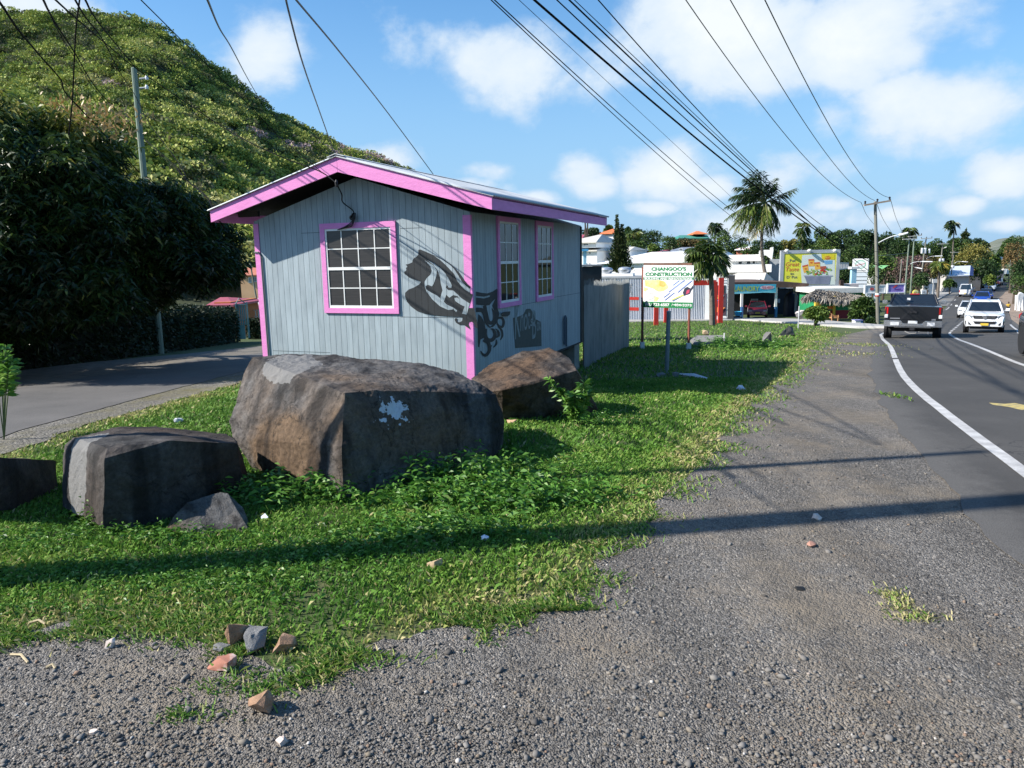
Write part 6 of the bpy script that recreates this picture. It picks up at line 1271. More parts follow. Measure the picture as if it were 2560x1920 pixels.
# red timber frame in front of the container
F0 = G(c4(877, 1384)); fyy = F0.y; rf = thing('red_frame', 'bright red timber frame of posts and a beam in front of the container', 'frame', F0)
for tl, br, yy in (((858, 930), (897, 1384), fyy), ((962, 930), (1000, 1355), fyy+6)): pbox(MB(), c4(*tl), c4(*br), yy, .22).build('post', REDP, rf)
for tl, br, yy in (((143, 930), (172, 1392), fyy-1), ((203, 890), (236, 1362), fyy+3)): pbox(MB(), c5(*tl), c5(*br), yy, .25).build('post', REDP, rf)
pbox(MB(), c4(850, 925), c5(170, 965), fyy-.35, .2).build('beam', REDP, rf)
# ---------------------------------------------------------------- carport, laundry banner
KY = 70.5; cp = thing('carport', 'open carport with a thin brown roof on white and blue posts', 'carport', (at(c5(740, 1310), KY).x, KY+4, zg(0, KY)))
BRN = M('rusty_roof', (.13, .075, .055), (.07, .045, .035), s=1.2, r=.8); up = [(352, 935), (600, 932), (800, 930), (900, 932), (1000, 940), (1128, 948)]; lo = [(1128, 975), (1050, 985), (950, 992), (800, 990), (790, 955), (352, 958)]
mb = MB(); mb.prism([at(c5(*p), KY-.6) for p in up+lo], (0, 9, 0)); mb.build('roof', BRN, cp)
BLUEP = M('blue_post_paint', (.08, .24, .52), (.06, .18, .42), s=4, r=.6)
for x, yb in ((437, 1306), (790, 1318), (1106, 1312)):
    pbox(MB(), c5(x-8, 985), c5(x+8, 1190), KY-.3, .2).build('post', WHW, cp); pbox(MB(), c5(x-9, 1191), c5(x+9, yb), KY-.32, .24).build('post_base', BLUEP, cp)
pbox(MB(), c5(992, 985), c5(998, 1250), KY+.5, .08).build('thin_post', CG, cp)
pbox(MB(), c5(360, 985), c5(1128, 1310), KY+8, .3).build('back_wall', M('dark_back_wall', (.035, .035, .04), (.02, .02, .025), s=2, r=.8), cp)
for x in (562, 577, 592, 607, 622, 808, 822, 836, 850): pbox(MB(), c5(x-30, 1108), c5(x-21, 1150), KY+7.9, .09).build('fence_slat', M('pale_slat', (.6, .62, .64), r=.7), cp)
bn = thing('laundry_banner', 'turquoise laundry banner hung under the carport roof', 'banner', at(c5(570, 1055), KY-.75)); BNM = M('banner_turquoise', (.05, .36, .50), (.04, .27, .42), s=1.2, r=.5, c3=(.12, .52, .6))
mb = MB(); mb.prism([at(c5(*p), KY-.8) for p in ((354, 958), (520, 956), (790, 955), (786, 1045), (650, 1042), (520, 1050), (354, 1057))], (0, .03, 0)); mb.build('sheet', BNM, bn)
mb = MB(); ppoly(mb, [c5(*p) for p in ((354, 1040), (470, 1028), (560, 1036), (700, 1030), (786, 1036), (786, 1045), (650, 1042), (520, 1050), (354, 1057))], KY-.81); mb.build('wave_stripe', M('banner_cyan', (.25, .72, .82), r=.5), bn, fixn=False)
ptext('LAUNDRY', M('banner_yellow', (.45, .55, .06), (.38, .48, .05), r=.5), bn, 'lettering', c5(356, 980), c5(613, 1028), KY-.82, .02)
c = at(c5(697, 990), KY-.815); k = KY/FPX/4.15; ov = [(c.x+math.cos(a)*73*k, c.y, c.z+math.sin(a)*20*k) for a in np.linspace(0, 2*PI, 28)[:-1]]; MB().poly(ov).build('oval', M('banner_pale', (.72, .62, .66), r=.5), bn, fixn=False); ptext('722-4537', M('banner_red', (.6, .06, .08), r=.5), bn, 'lettering', c5(640, 978), c5(756, 1003), KY-.83, .02)
simple('white_awning', 'white sheet roof seen behind the red car under the carport', 'awning', (528, 1052), (778, 1092), KY+8.6, 2, WHW, e=c5)
simple('pale_roofed_hall', 'pale roofed hall between the carport roof and the billboard', 'hall', (800, 985), (1190, 1062), KY+14, 6, BEIGE, e=c5)
tk = thing('dark_tank', 'big dark water tank standing under the right of the carport', 'water tank', (at(c5(935, 1310), KY+3).x, KY+3, zg(0, KY+3))); c = at(c5(935, 1308), KY+3); k = (KY+3)/FPX/4.15; MB().lathe((c.x, c.y, zg(0, KY+3)), [(70*k, 0), (72*k, 40*k), (70*k, 190*k), (55*k, 225*k), (20*k, 245*k)], 18).build('tank', M('navy_tank', (.012, .016, .035), (.008, .01, .025), s=2, r=.5), tk, smooth=True); MB().lathe((c.x, c.y, zg(0, KY+3)+246*k), [(22*k, 0), (22*k, 9*k), (5*k, 12*k)], 12).build('lid', DARKW, tk)
b0 = G(c5(395, 1312)); o = MB().lathe((0, 0, 0), [(.5, 0), (.72, .1), (.82, .95), (.88, 1.0), (.78, .98), (.66, .2)], 18).build('plastic_basin', M('basin_blue', (.10, .55, .80), (.08, .48, .72), r=.4), smooth=True); o.location = (b0.x, b0.y, b0.z+.25); o.scale = (.42, .42, .42); tag(o, 'light blue plastic basin at the left post of the carport', 'basin')
tbl = G(c5(380, 1330)); o = MB().box((0, 0, .12), (1.3, 1.0, .24)).build('concrete_step', M('dark_step', (.06, .06, .06), r=.9), bevel=.03); o.location = (b0.x-.4, b0.y, b0.z-.03); tag(o, 'low dark step under the blue basin', 'step')
# ---------------------------------------------------------------- thatched hut and kiosk
TY = 61.0; GREENP = M('green_wall_paint', (.02, .25, .10), (.015, .20, .08), s=1, r=.6); REDW = M('dark_red_wall', (.26, .02, .03), (.2, .015, .02), s=1, r=.6); YELP = M('yellow_paint', (.75, .52, .06), (.65, .44, .05), r=.6)
ht = thing('thatched_hut', 'hut with a shaggy grey thatched roof and green and red walls', 'hut', (at(c5(1400, 1320), TY).x, TY+2.5, zg(0, TY)))
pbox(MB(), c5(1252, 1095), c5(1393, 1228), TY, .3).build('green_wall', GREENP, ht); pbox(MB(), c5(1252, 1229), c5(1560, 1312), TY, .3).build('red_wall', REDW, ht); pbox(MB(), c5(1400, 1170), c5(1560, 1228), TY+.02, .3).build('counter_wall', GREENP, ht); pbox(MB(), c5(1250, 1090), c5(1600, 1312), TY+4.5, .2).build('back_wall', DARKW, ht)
for x in (1243, 1394): pbox(MB(), c5(x-4, 1080), c5(x+5, 1310), TY-.12, .14).build('post', YELP, ht)
pbox(MB(), c5(1398, 1158), c5(1560, 1170), TY-.2, .5).build('counter', YELP, ht); pbox(MB(), c5(1318, 1185), c5(1385, 1215), TY-.02, .03).build('painted_sign', M('orange_sign', (.75, .2, .04), r=.6), ht)
r = np.random.default_rng(12); ridge_ = [at(c5(x, y), TY+2.3) for x, y in ((1215, 1022), (1300, 1032), (1420, 1044), (1540, 1062), (1640, 1085))]; eave_ = [at(c5(x, y), TY-.9) for x, y in ((1120, 1095), (1260, 1120), (1400, 1128), (1540, 1140), (1690, 1112))]
mb = MB(); bk = [Vector((p.x*(TY+3.2)/(TY-.9), TY+3.2, p.z-.05)) for p in eave_]
for i in range(4): mb.add([eave_[i]+Vector((0, .35, .06)), eave_[i+1]+Vector((0, .35, .06)), ridge_[i+1]-Vector((0, 0, .12)), ridge_[i]-Vector((0, 0, .12))], [(0, 1, 2, 3)]); mb.add([ridge_[i], ridge_[i+1], bk[i+1], bk[i]], [(0, 1, 2, 3)])
mb.add([ridge_[0], eave_[0], bk[0]], [(0, 1, 2)]); mb.add([ridge_[4], eave_[4], bk[4]], [(0, 1, 2)]); mb.build('roof_core', M('thatch_core', (.12, .10, .08), r=1), ht)
P, N, L = [], [], []
for i in range(3600):
    f = r.random()*4; k = min(int(f), 3); t = r.random()**.8; a = ridge_[k].lerp(ridge_[k+1], f-k); e_ = eave_[k].lerp(eave_[k+1], f-k); p = a.lerp(e_, t); P.append((p.x+r.normal()*.05, p.y-.10+r.normal()*.05, p.z+.14)); d = (e_-a).normalized(); N.append((d.x+r.normal()*.18, d.y+r.normal()*.1, d.z-.1-.5*(t > .8)+r.normal()*.1)); L.append(r.uniform(.4, .85))
for i in range(700):   # the shaggy left end
    f = r.random(); t = r.random()**.7; p = ridge_[0].lerp(eave_[0].lerp(bk[0], f), t); P.append((p.x-.12+r.normal()*.05, p.y+r.normal()*.05, p.z+.05)); N.append((-.6+r.normal()*.2, (f-.5)*.8, -.7)); L.append(r.uniform(.4, .8))
V, F = leaf_quads(np.array(P), unit(np.array(N)), np.array(L), .11*np.ones(len(L)), .1, r); npmesh('thatch', V, F, leafmat('thatch_straw', [(.10, .085, .07), (.20, .175, .145), (.31, .28, .235), (.42, .38, .31)], rough=.9, trans=.05), ht, rnd=np.repeat(np.clip(.5+.25*r.normal(size=len(P)), 0, 1), 4))
ks = thing('kiosk', 'green walled kiosk with a flat white roof behind the thatched hut', 'kiosk', (at(c5(1450, 1200), 66).x, 68, zg(0, 66))); pbox(MB(), c5(1190, 1002), c5(1705, 1042), 65.6, 5).build('roof', M('kiosk_white_roof', (.78, .76, .68), r=.7), ks); pbox(MB(), c5(1215, 1043), c5(1680, 1320), 66, 4).build('wall', GREENP, ks); pbox(MB(), c5(1682, 1043), c5(1698, 1320), 65.9, .3).build('corner_post', YELP, ks); pbox(MB(), c5(1203, 1043), c5(1214, 1320), 65.9, .3).build('corner_post', YELP, ks)
mb = MB(); ppoly(mb, [c5(*p) for p in ((1440, 1046), (1610, 1046), (1640, 1085), (1520, 1075))], 65.97); mb.build('painted_patch', M('mint_paint', (.2, .5, .35), r=.6), ks, fixn=False)
# wicker chair
WICK = M('wicker', (.50, .27, .12), (.36, .18, .08), s=20, r=.7); g = G(c5(1400, 1350)); k = g.y/FPX/4.15; ch = thing('wicker_chair', 'brown wicker armchair in front of the thatched hut', 'chair', g)
def cp_(x, y, dy=0): return at(c5(x, y), g.y+dy)
mb = MB(); mb.prism([cp_(1370, 1300, -.2), cp_(1430, 1300, -.2), cp_(1432, 1310, -.2), cp_(1368, 1310, -.2)], (0, .6, 0)); mb.build('seat', WICK, ch)
mb = MB(); mb.prism([cp_(1360, 1256, .35), cp_(1395, 1278, .35), cp_(1440, 1282, .35), cp_(1436, 1300, .35), cp_(1368, 1300, .35)], (0, .07, 0)); mb.build('backrest', WICK, ch)
for x in (1362, 1434): mb = MB(); mb.tube([cp_(x, 1302, -.2), cp_(x, 1285, -.2), cp_(x, 1280, .35)], .045, 6); mb.build('armrest', WICK, ch)
for x, dy in ((1367, -.18), (1430, -.18), (1375, .35), (1436, .35)): mb = MB(); q = cp_(x, 1309, dy); mb.tube([q, (q.x, q.y, zg(0, q.y))], .05, 6); mb.build('leg', WICK, ch)
# bushes by the driveway
def bush(name, label, px, rx_, ry_, Y, mat, seed, n=2600, trunk=True): 
    return tree(name, label, 'bushes by the driveway', px, ry_, Y, mat, seed, rx_px=rx_, n=n, leaf=.24*Y/50, trunk=trunk, cat='bush', lumps=22)
bush('round_bush', 'rounded bright green bush on a gnarled stem before the driveway', c5(1200, 1265), 28, 18, 48.8, GREENS['l'], 301); bush('ixora_bush', 'large loose green bush left of the near power pole', c5(1690, 1220), 34, 29, 54, GREENS['m'], 302, 3600); bush('low_shrub', 'small dark shrub at the foot of the near power pole', c5(1790, 1345), 14, 8, 50, GREENS['d'], 303, 700)
bush('low_shrub', 'green shrub glimpsed under the right end of the carport', c5(1040, 1150), 12, 14, 74, GREENS['l'], 304, 700)
wr = [at(c5(x, y), 53+(i % 3)*.5) for i, (x, y) in enumerate(((985, 1262), (995, 1240), (1045, 1225), (1085, 1225), (1088, 1290), (1060, 1315), (1000, 1300), (1030, 1320), (1020, 1250), (1075, 1260)))]; rock('pale_boulder', wr, M('pale_rock', (.62, .55, .50), (.42, .35, .32), s=2, r=.9, bump=.5), 'pale pinkish boulder beside the round bush', sub=4, amp=.06, seed=71)
def stake(name, label, top, foot, w_, mat, cat='stake', e=c5, caps=None):
    g = G(e(*foot)); t = at(e(*top), g.y); k = g.y/FPX*w_; rt = thing(name, label, cat, g); MB().tube([(g.x, g.y, g.z-.1), (g.x, g.y, t.z)], k/2, 8).build('shaft', mat, rt, smooth=True)
    MB().lathe((g.x, g.y, t.z), [(k*.52, 0), (k*.5, k*.25), (k*.15, k*.5)], 8).build('cap', caps or mat, rt); return rt
stake('white_stake', 'thin white stake in the grass before the round bush', (1022, 1190), (1018, 1415), 3.2, M('stake_grey', (.55, .56, .56), r=.7)); stake('white_stake', 'short white stake behind the concrete slab on the lawn', (252, 1468), (250, 1552), 3, WHW); stake('painted_stake', 'red and yellow painted stake beside the loose green bush', (1568, 1195), (1566, 1330), 3.6, YELP, caps=M('stake_red', (.6, .15, .05), r=.6))
g = G(c4(1390, 1545)); mb = MB(); pts = [G(c4(*p)) for p in ((1225, 1560), (1290, 1515), (1560, 1512), (1600, 1530), (1480, 1590), (1260, 1600))]; mb.prism([(p.x, p.y, zg(0, p.y)-.08) for p in pts], (0, 0, .2)); tag(mb.build('concrete_slab', M('old_slab', (.26, .245, .225), (.17, .16, .15), s=2, r=.95, bump=.4, world=True), bevel=.03), 'old concrete slab half buried in the lawn', 'slab'); stone(c4(1392, 1512), 36, 26, TANST, 'round tan stone lying on the concrete slab', 72, lift=.12)
cl = thing('cool_box', 'white and blue cool box by the driveway below the loose bush', 'cool box', G(c5(1628, 1372))); a = cl.location; k = a.y/FPX/4.15; MB().box((a.x-8*k, a.y, a.z+22*k), (62*k, .5, 42*k)).build('box', WHW, cl, bevel=.03); MB().box((a.x+33*k, a.y, a.z+20*k), (20*k, .49, 40*k)).build('blue_end', BLUEP, cl); MB().box((a.x, a.y, a.z+45*k), (84*k, .54, 6*k)).build('lid', M('lid_lilac', (.35, .35, .62), r=.6), cl)
# ---------------------------------------------------------------- signs
def board(name, label, tl, br, Y, face, legs=(), frame=None, e=c6, th=.12, cat='sign', legm=None, leg_w=.12, group=None):
    x0, x1, z0, z1 = rect(e(*tl), e(*br), Y); b = Vector(((x0+x1)/2, Y, zg(0, Y))); rt = thing(name, label, cat, b, group=group)
    MB().box(((x0+x1)/2, Y+th/2, (z0+z1)/2), (x1-x0, th, z1-z0)).build('panel', face, rt)
    if frame:
        fm, fw = frame
        for c_, d_ in ((((x0+x1)/2, Y+th/2-.01, z1+fw/2), (x1-x0+2*fw, th+.06, fw)), (((x0+x1)/2, Y+th/2-.01, z0-fw/2), (x1-x0+2*fw, th+.06, fw)), ((x0-fw/2, Y+th/2-.01, (z0+z1)/2), (fw, th+.06, z1-z0)), ((x1+fw/2, Y+th/2-.01, (z0+z1)/2), (fw, th+.06, z1-z0))): MB().box(c_, d_).build('frame', fm, rt)
    for lx in legs:
        p = at(e(lx, tl[1]), Y+th+.05); mb = MB(); mb.box((p.x, Y+th+leg_w/2+.01, (z1-.1+b.z-.2)/2), (leg_w, leg_w, z1-.1-b.z+.2)); mb.build('leg', legm or CG, rt)
    return rt
SY_ = 21.8; GRN = M('sign_green', (.012, .20, .06), (.010, .17, .05), s=2, r=.45); SWH = M('sign_white', (.74, .74, .73), (.68, .68, .67), s=3, r=.45, fine=.05)
sg = thing('construction_sign', 'white and green construction company signboard on two rusty legs', 'sign', (at(c4(970, 1630), SY_).x, SY_, zg(0, SY_)))
SA, SB_ = G(c4(727, 1630)), G(c4(1207, 1640)); SD = (SB_-SA); SD.z = 0; SD.normalize(); SN = Vector((SD.y, -SD.x, 0))
def sat(p, off=0): return plane_hit(p, SA+SN*(.055+off), SN)
q = [sat(c4(*p)) for p in ((741, 758), (1262, 762), (1252, 1207), (735, 1195))]; MB().prism(q, -SN*.022).build('panel', SWH, sg)
def stx(s, mt, parent, nm, tl, br, off, bold=0.0):
    p0 = sat((tl[0], br[1]), off); p1 = sat(br, off); p2 = sat(tl, off); text(s, mt, parent, nm, p0, SD, (0, 0, 1), (p1-p0).dot(SD), p2.z-p0.z, bold)
def sgp(pts, mt, nm, off): vs = [sat(c4(*p), off) for p in pts]; return MB().add(vs, [tuple(f) for f in tri2d([(v.dot(SD), v.z) for v in vs])]).build(nm, mt, sg, fixn=False)
sgp([(741, 885), (1258, 885), (1258, 911), (741, 911)], GRN, 'green_band', .002); sgp([(737, 1136), (1252, 1146), (1250, 1207), (735, 1195)], GRN, 'green_band', .002)
stx("CHANGOO'S", GRN, sg, 'lettering', c4(822, 779), c4(1184, 818), .004, .05); stx('CONSTRUCTION', GRN, sg, 'lettering', c4(760, 833), c4(1245, 873), .004, .05); stx('BUILDING AND RENOVATIONS', SWH, sg, 'lettering', c4(752, 888), c4(1247, 908), .005, .035)
stx('TEL: 723-6507', SWH, sg, 'lettering', c4(752, 1146), c4(1010, 1177), .005, .035); stx('/ 484-3373', SWH, sg, 'lettering', c4(1030, 1155), c4(1238, 1184), .005, .0)
sgp([(1040, 1166), (1243, 1170), (1243, 1175), (1040, 1171)], SWH, 'strike_line', .007)
YLW = M('helmet_yellow', (.85, .62, .15), (.82, .70, .35), s=6, r=.5); ORG = M('helmet_orange', (.85, .35, .08), (.85, .48, .15), s=6, r=.5); INK = M('plan_blue', (.05, .10, .32), (.12, .2, .5), s=8, r=.5); PBL = M('plan_pale', (.60, .68, .84), (.7, .75, .85), s=6, r=.5)
sgp([(752, 915), (905, 913), (965, 930), (985, 960), (1000, 985), (985, 1010), (935, 1030), (890, 1032), (840, 1000), (760, 975)], YLW, 'helmet_print', .003); sgp([(905, 914), (955, 925), (975, 965), (950, 985), (905, 975)], ORG, 'helmet_print', .005)
sgp([(745, 985), (790, 1000), (760, 1030), (744, 1025)], YLW, 'helmet_print', .0035); sgp([(860, 1080), (905, 1095), (880, 1132), (845, 1130)], YLW, 'helmet_print', .0035)
for i, (a, b_, w_) in enumerate((((1160, 915), (985, 1030), 26), ((1245, 915), (1090, 1030), 34), ((1190, 915), (1010, 1040), 8))): sgp([(a[0]-w_, a[1]), a, b_, (b_[0]-w_, b_[1]-8)], PBL, 'plan_print', .003+.001*i)
for i, (a, b_) in enumerate((((1110, 915), (1045, 965)), ((1165, 913), (1000, 1035)), ((1245, 915), (1095, 1038)), ((1010, 1045), (950, 1090)), ((1060, 1040), (960, 1120)), ((1160, 1062), (1040, 1128)))): sgp([a, (a[0]+6, a[1]+5), (b_[0]+6, b_[1]+6), b_], INK, 'plan_print', .0065+.0004*i)
sgp([(1150, 1062), (1040, 1112), (1036, 1126), (1160, 1072)], M('tape_yellow', (.62, .66, .10), r=.5), 'tape_print', .009)
sgp([(1165, 1000), (1195, 982), (1230, 1000), (1255, 965), (1262, 985), (1235, 1020), (1220, 1055), (1160, 1075), (1148, 1045)], M('tape_black', (.03, .035, .06), r=.5), 'tape_print', .010); sgp([(1190, 1020), (1220, 1010), (1215, 1045), (1180, 1062)], M('tape_red', (.5, .06, .12), r=.5), 'tape_print', .011)
ring = lambda R_, off: [sat(c4(808+math.cos(a)*R_, 1060-math.sin(a)*R_), off) for a in np.linspace(0, 2*PI, 36)[:-1]]
GREYR = M('ring_grey', (.3, .28, .26), r=.6); MB().poly(ring(55, .004)).build('quote_ring', GREYR, sg, fixn=False); MB().poly(ring(52, .005)).build('quote_disc', SWH, sg, fixn=False); stx('A FREE', GREYR, sg, 'lettering', c4(770, 1047), c4(845, 1063), .006, 0); stx('QUOTE', GREYR, sg, 'lettering', c4(768, 1070), c4(850, 1088), .006, 0)
RUST = M('rusty_steel', (.24, .08, .05), (.15, .05, .035), s=8, r=.8, st=(1, 1, .3))
zt = q[0].z-.05
for ft in ((727, 1630), (1207, 1640)):
    g = G(c4(*ft)); b_ = at(c4(ft[0], ft[1]-75), g.y); u_ = Vector((g.x, g.y, 0)); MB().box((g.x, g.y, (zt+b_.z)/2), (.055, .055, zt-b_.z), rz=math.atan2(SD.y, SD.x)).build('leg', RUST, sg); MB().box((g.x, g.y, (b_.z+g.z)/2-.06), (.13, .13, b_.z-g.z+.12)).build('footing', M('white_pipe', (.75, .75, .73), (.6, .6, .58), s=6, r=.7), sg)
MB().bar(sat(c4(748, 746), -.05), sat(c4(1248, 748), -.05), .05, .06).build('top_beam', M('rusty_beam', (.2, .10, .07), (.12, .07, .05), s=8, r=.9), sg)
gp = thing('steel_post', 'slim grey steel post standing in the shaded grass before the signboard', 'post', G(o_(1440, 806))); t = at(c4(988, 1245), gp.location.y); MB().tube([gp.location-Vector((0, 0, .15)), (gp.location.x+.02, gp.location.y, t.z)], .042, 10).build('shaft', M('galvanised_post', (.21, .26, .27), (.15, .19, .2), s=6, r=.5, metal=.3), gp, smooth=True); MB().lathe((gp.location.x+.02, gp.location.y, t.z), [(.044, 0), (.044, .02), (.03, .025)], 10).build('cap', CG, gp)
# big billboard
BY = 78; ALU = M('aluminium_frame', (.52, .54, .56), (.42, .44, .46), s=1, r=.4, metal=.4); BBY = M('billboard_yellow', (.72, .70, .05), (.66, .64, .06), s=.5, r=.5, c3=(.74, .73, .20))
bb = board('billboard', 'large yellow food billboard in a grey frame with cooking ingredients', (888, 640), (1384, 958), BY, BBY, (960, 1200, 1330), (ALU, .35), e=c5, th=.5, cat='billboard', leg_w=.5)
def bbp(pts, mt, nm, off, e=c5): return ppoly(MB(), [e(*p) for p in pts], BY-off).build(nm, mt, bb, fixn=False)
bbp([(1065, 655), (1250, 640), (1258, 700), (1384, 705), (1384, 958), (1060, 958), (1050, 800)], M('billboard_sky', (.62, .70, .68), (.7, .74, .60), s=.4, r=.5), 'print', .01)
bbp([(1085, 870), (1345, 868), (1330, 956), (1115, 958)], M('pot_steel', (.16, .18, .24), (.28, .3, .38), s=.6, r=.4), 'pot_print', .03); bbp([(1078, 862), (1360, 860), (1360, 872), (1078, 874)], M('pot_rim', (.5, .52, .58), r=.4), 'pot_print', .035)
PK1 = M('packet_orange', (.80, .38, .06), (.75, .5, .08), s=.8, r=.5); PK2 = M('packet_red', (.62, .10, .04), r=.5)
for q in (((1064, 765), (1120, 750), (1130, 830), (1080, 840)), ((1124, 697), (1180, 695), (1184, 768), (1128, 772)), ((1182, 730), (1238, 726), (1242, 800), (1190, 806))):
    bbp(q, PK1, 'packet_print', .02); bbp((q[0], q[1], (q[1][0]+1, q[1][1]+14), (q[0][0]+2, q[0][1]+14)), PK2, 'packet_print', .026); cxx = sum(p[0] for p in q)/4; cyy = sum(p[1] for p in q)/4; bbp([(cxx-16, cyy), (cxx, cyy-8), (cxx+16, cyy), (cxx, cyy+8)], PK2, 'packet_print', .027)
rr = random.Random(3)
for i in range(34):
    x, y = rr.uniform(1110, 1340), rr.uniform(800, 862); s_ = rr.uniform(8, 20); mt = (GREENS_ := [M('veg_green', (.10, .30, .05), r=.5), M('veg_light', (.35, .48, .12), r=.5), M('veg_red', (.62, .06, .03), r=.5), M('veg_white', (.7, .72, .7), r=.5)])[rr.choice((0, 0, 1, 1, 2, 3))]
    bbp([(x-s_, y), (x-s_*.4, y-s_*.8), (x+s_*.5, y-s_*.7), (x+s_, y+s_*.1), (x+s_*.2, y+s_*.7)], mt, 'ingredient_print', .012+.0012*i)
bbp([(1240, 772), (1300, 766), (1300, 795), (1245, 800)], M('meat_red', (.45, .10, .06), r=.5), 'ingredient_print', .055)
bbp([(1262, 648), (1382, 644), (1382, 700), (1262, 704)], M('corner_yellow', (.75, .62, .03), r=.5), 'print', .02); c = at(c5(1313, 683), BY); k = BY/FPX/4.1467; MB().poly([(c.x+math.cos(a)*28*k, BY-.028, c.z+math.sin(a)*16*k) for a in np.linspace(0, 2*PI, 24)[:-1]]).build('red_oval', PK2, bb, fixn=False)
ptext('Maggi', M('oval_yellow', (.85, .7, .1), r=.5), bb, 'lettering', c5(1293, 675), c5(1333, 692), BY-.035, .02); bbp([(1268, 712), (1360, 708), (1356, 745), (1290, 750)], M('print_blue', (.18, .42, .66), r=.5), 'print', .022)
DKP = M('slogan_grey', (.10, .11, .14), r=.5); RDP = M('slogan_red', (.68, .12, .06), r=.5)
ptext('Put', DKP, bb, 'lettering', c5(942, 697), c5(998, 724), BY-.02, .01); ptext('Great', RDP, bb, 'lettering', c5(902, 728), c5(1035, 768), BY-.02, .0, .2); ptext('Taste', RDP, bb, 'lettering', c5(902, 782), c5(1030, 820), BY-.02, .0, .2); ptext('in', DKP, bb, 'lettering', c5(948, 835), c5(980, 858), BY-.02, .01); ptext("D' Pot", DKP, bb, 'lettering', c5(910, 868), c5(1015, 895), BY-.02, .01)
for x in (905, 1128, 1376): c = at(c5(x, 612), BY); MB().lathe((c.x, c.y-.3, c.z), [(.12, -.1), (.2, -.03), (.2, .12), (.08, .2)], 10).build('flood_lamp', WHW, bb)
turn(bb, -.14)
b2 = board('billboard', 'small white billboard seen edge on right of the big yellow one', (1392, 735), (1440, 805), 92, WHW, (1410,), None, e=c5, th=.3, cat='billboard', leg_w=.3); mb = MB()
for i in range(7): mb = MB(); a = at(c5(1441+i*16, 738+i), 92+i*.8); d_ = at(c5(1441+i*16, 800-i*1.5), 92+i*.8); mb.bar(a, d_, .12); mb.build('strut', ALU, b2)
for y0, y1 in ((735, 738), (802, 790)): mb = MB(); mb.bar(at(c5(1441, y0), 92), at(c5(1538, y1), 97), .14); mb.build('rail', ALU, b2)
py_ = 84; pl = thing('pylon_sign', 'tall white pylon sign with a round green and red emblem', 'sign', (at(c5(1690, 1000), py_).x, py_+.5, zg(0, py_))); x0, x1, z0, z1 = rect(c5(1625, 692), c5(1755, 832), py_); MB().box(((x0+x1)/2, py_+.5, (z0+z1)/2), (x1-x0, 1.0, z1-z0)).build('head', SWH, pl, bevel=.05)
zb = zg(0, py_); mt = M('pylon_grey', (.55, .60, .64), (.48, .53, .57), s=.6, r=.5)
zz = at(c5(1690, 834), py_).z; MB().box(((x0+x1)/2, py_+.5, (zz+zb)/2), (x1-x0-.15, .9, zz-zb)).build('shaft', mt, pl)
for y in (872, 910, 948): pbox(MB(), c5(1627, y), c5(1752, y+4), py_+.0, .1).build('slat_joint', CG, pl)
c = at(c5(1690, 750), py_); k = py_/FPX/4.1467
def disc(R_, off, mt, nm, sq=1): MB().poly([(c.x+math.cos(a)*R_*k, py_-off, c.z+math.sin(a)*R_*k*sq) for a in np.linspace(0, 2*PI, 30)[:-1]]).build(nm, mt, pl, fixn=False)
disc(45, .006, M('emblem_green', (.22, .5, .36), r=.5), 'emblem'); disc(37, .012, M('emblem_pale', (.66, .74, .72), r=.5), 'emblem')
for i, o2 in enumerate((-14, 0, 14)): ppoly(MB(), [c5(1648, 758+o2), c5(1728, 738+o2), c5(1728, 745+o2), c5(1648, 766+o2)], py_-.02-.002*i).build('emblem_stripe', M('emblem_red', (.62, .22, .24), r=.5) if i == 1 else M('emblem_white', (.78, .78, .78), r=.5), pl, fixn=False)
pbox(MB(), c5(1648, 812), c5(1732, 818), py_-.01, .02).build('caption_bar', GREYP, pl)
stake('white_post', 'tall white and pale blue post left of the pylon sign', (1582, 790), (1582, 1000), 4, PALEBLUE, 'post') if False else None
wp2 = thing('white_post', 'tall pale blue post with a square cap left of the pylon sign', 'post', (at(c5(1581, 1000), 82).x, 82, zg(0, 82))); x_ = wp2.location.x; t = at(c5(1581, 798), 82); MB().box((x_, 82, (t.z+zg(0, 82))/2), (.55, .4, t.z-zg(0, 82))).build('shaft', PALEBLUE, wp2); MB().box((x_, 82, t.z+.12), (.9, .8, .24)).build('cap', WHW, wp2)
turn(pl)
mb = MB(); pw = thing('pink_wall', 'low pinkish white wall with a dark opening below the small billboard', 'wall', (at(c5(1480, 990), 80).x, 80.5, zg(0, 80))); x0, x1, z0, z1 = rect(c5(1390, 955), c5(1640, 1120), 80); MB().box(((x0+x1)/2, 80.6, (zg(0, 80)+z1)/2), (x1-x0, 1, z1-zg(0, 80))).build('wall', M('pinkish_white', (.70, .60, .58), (.62, .52, .50), s=.8, r=.8), pw); pbox(MB(), c5(1460, 915), c5(1488, 1010), 79.9, .8).build('dark_opening', M('dark_brown', (.05, .03, .025), r=.8), pw)
PUR = M('sign_purple', (.30, .22, .58), (.26, .19, .5), s=1, r=.5); ws = board('roadside_sign', 'white sign with a thin red emblem behind the near power pole', (16, 886), (195, 946), 62, SWH, (150,), (WHW, .08), legm=WHW); c = at(c6(75, 915), 62)
for i in range(3): ppoly(MB(), [c6(55+i*12, 925-i*3), c6(62+i*12, 902), c6(75+i*10, 897+i*4), c6(70+i*10, 930)], 61.98-.002*i).build('emblem', M('sign_red', (.55, .10, .10), r=.5), ws, fixn=False)
for y in (908, 920, 930): ppoly(MB(), [c6(100, y), c6(165, y), c6(165, y+4), c6(100, y+4)], 61.985).build('text_line', GREYP, ws, fixn=False)
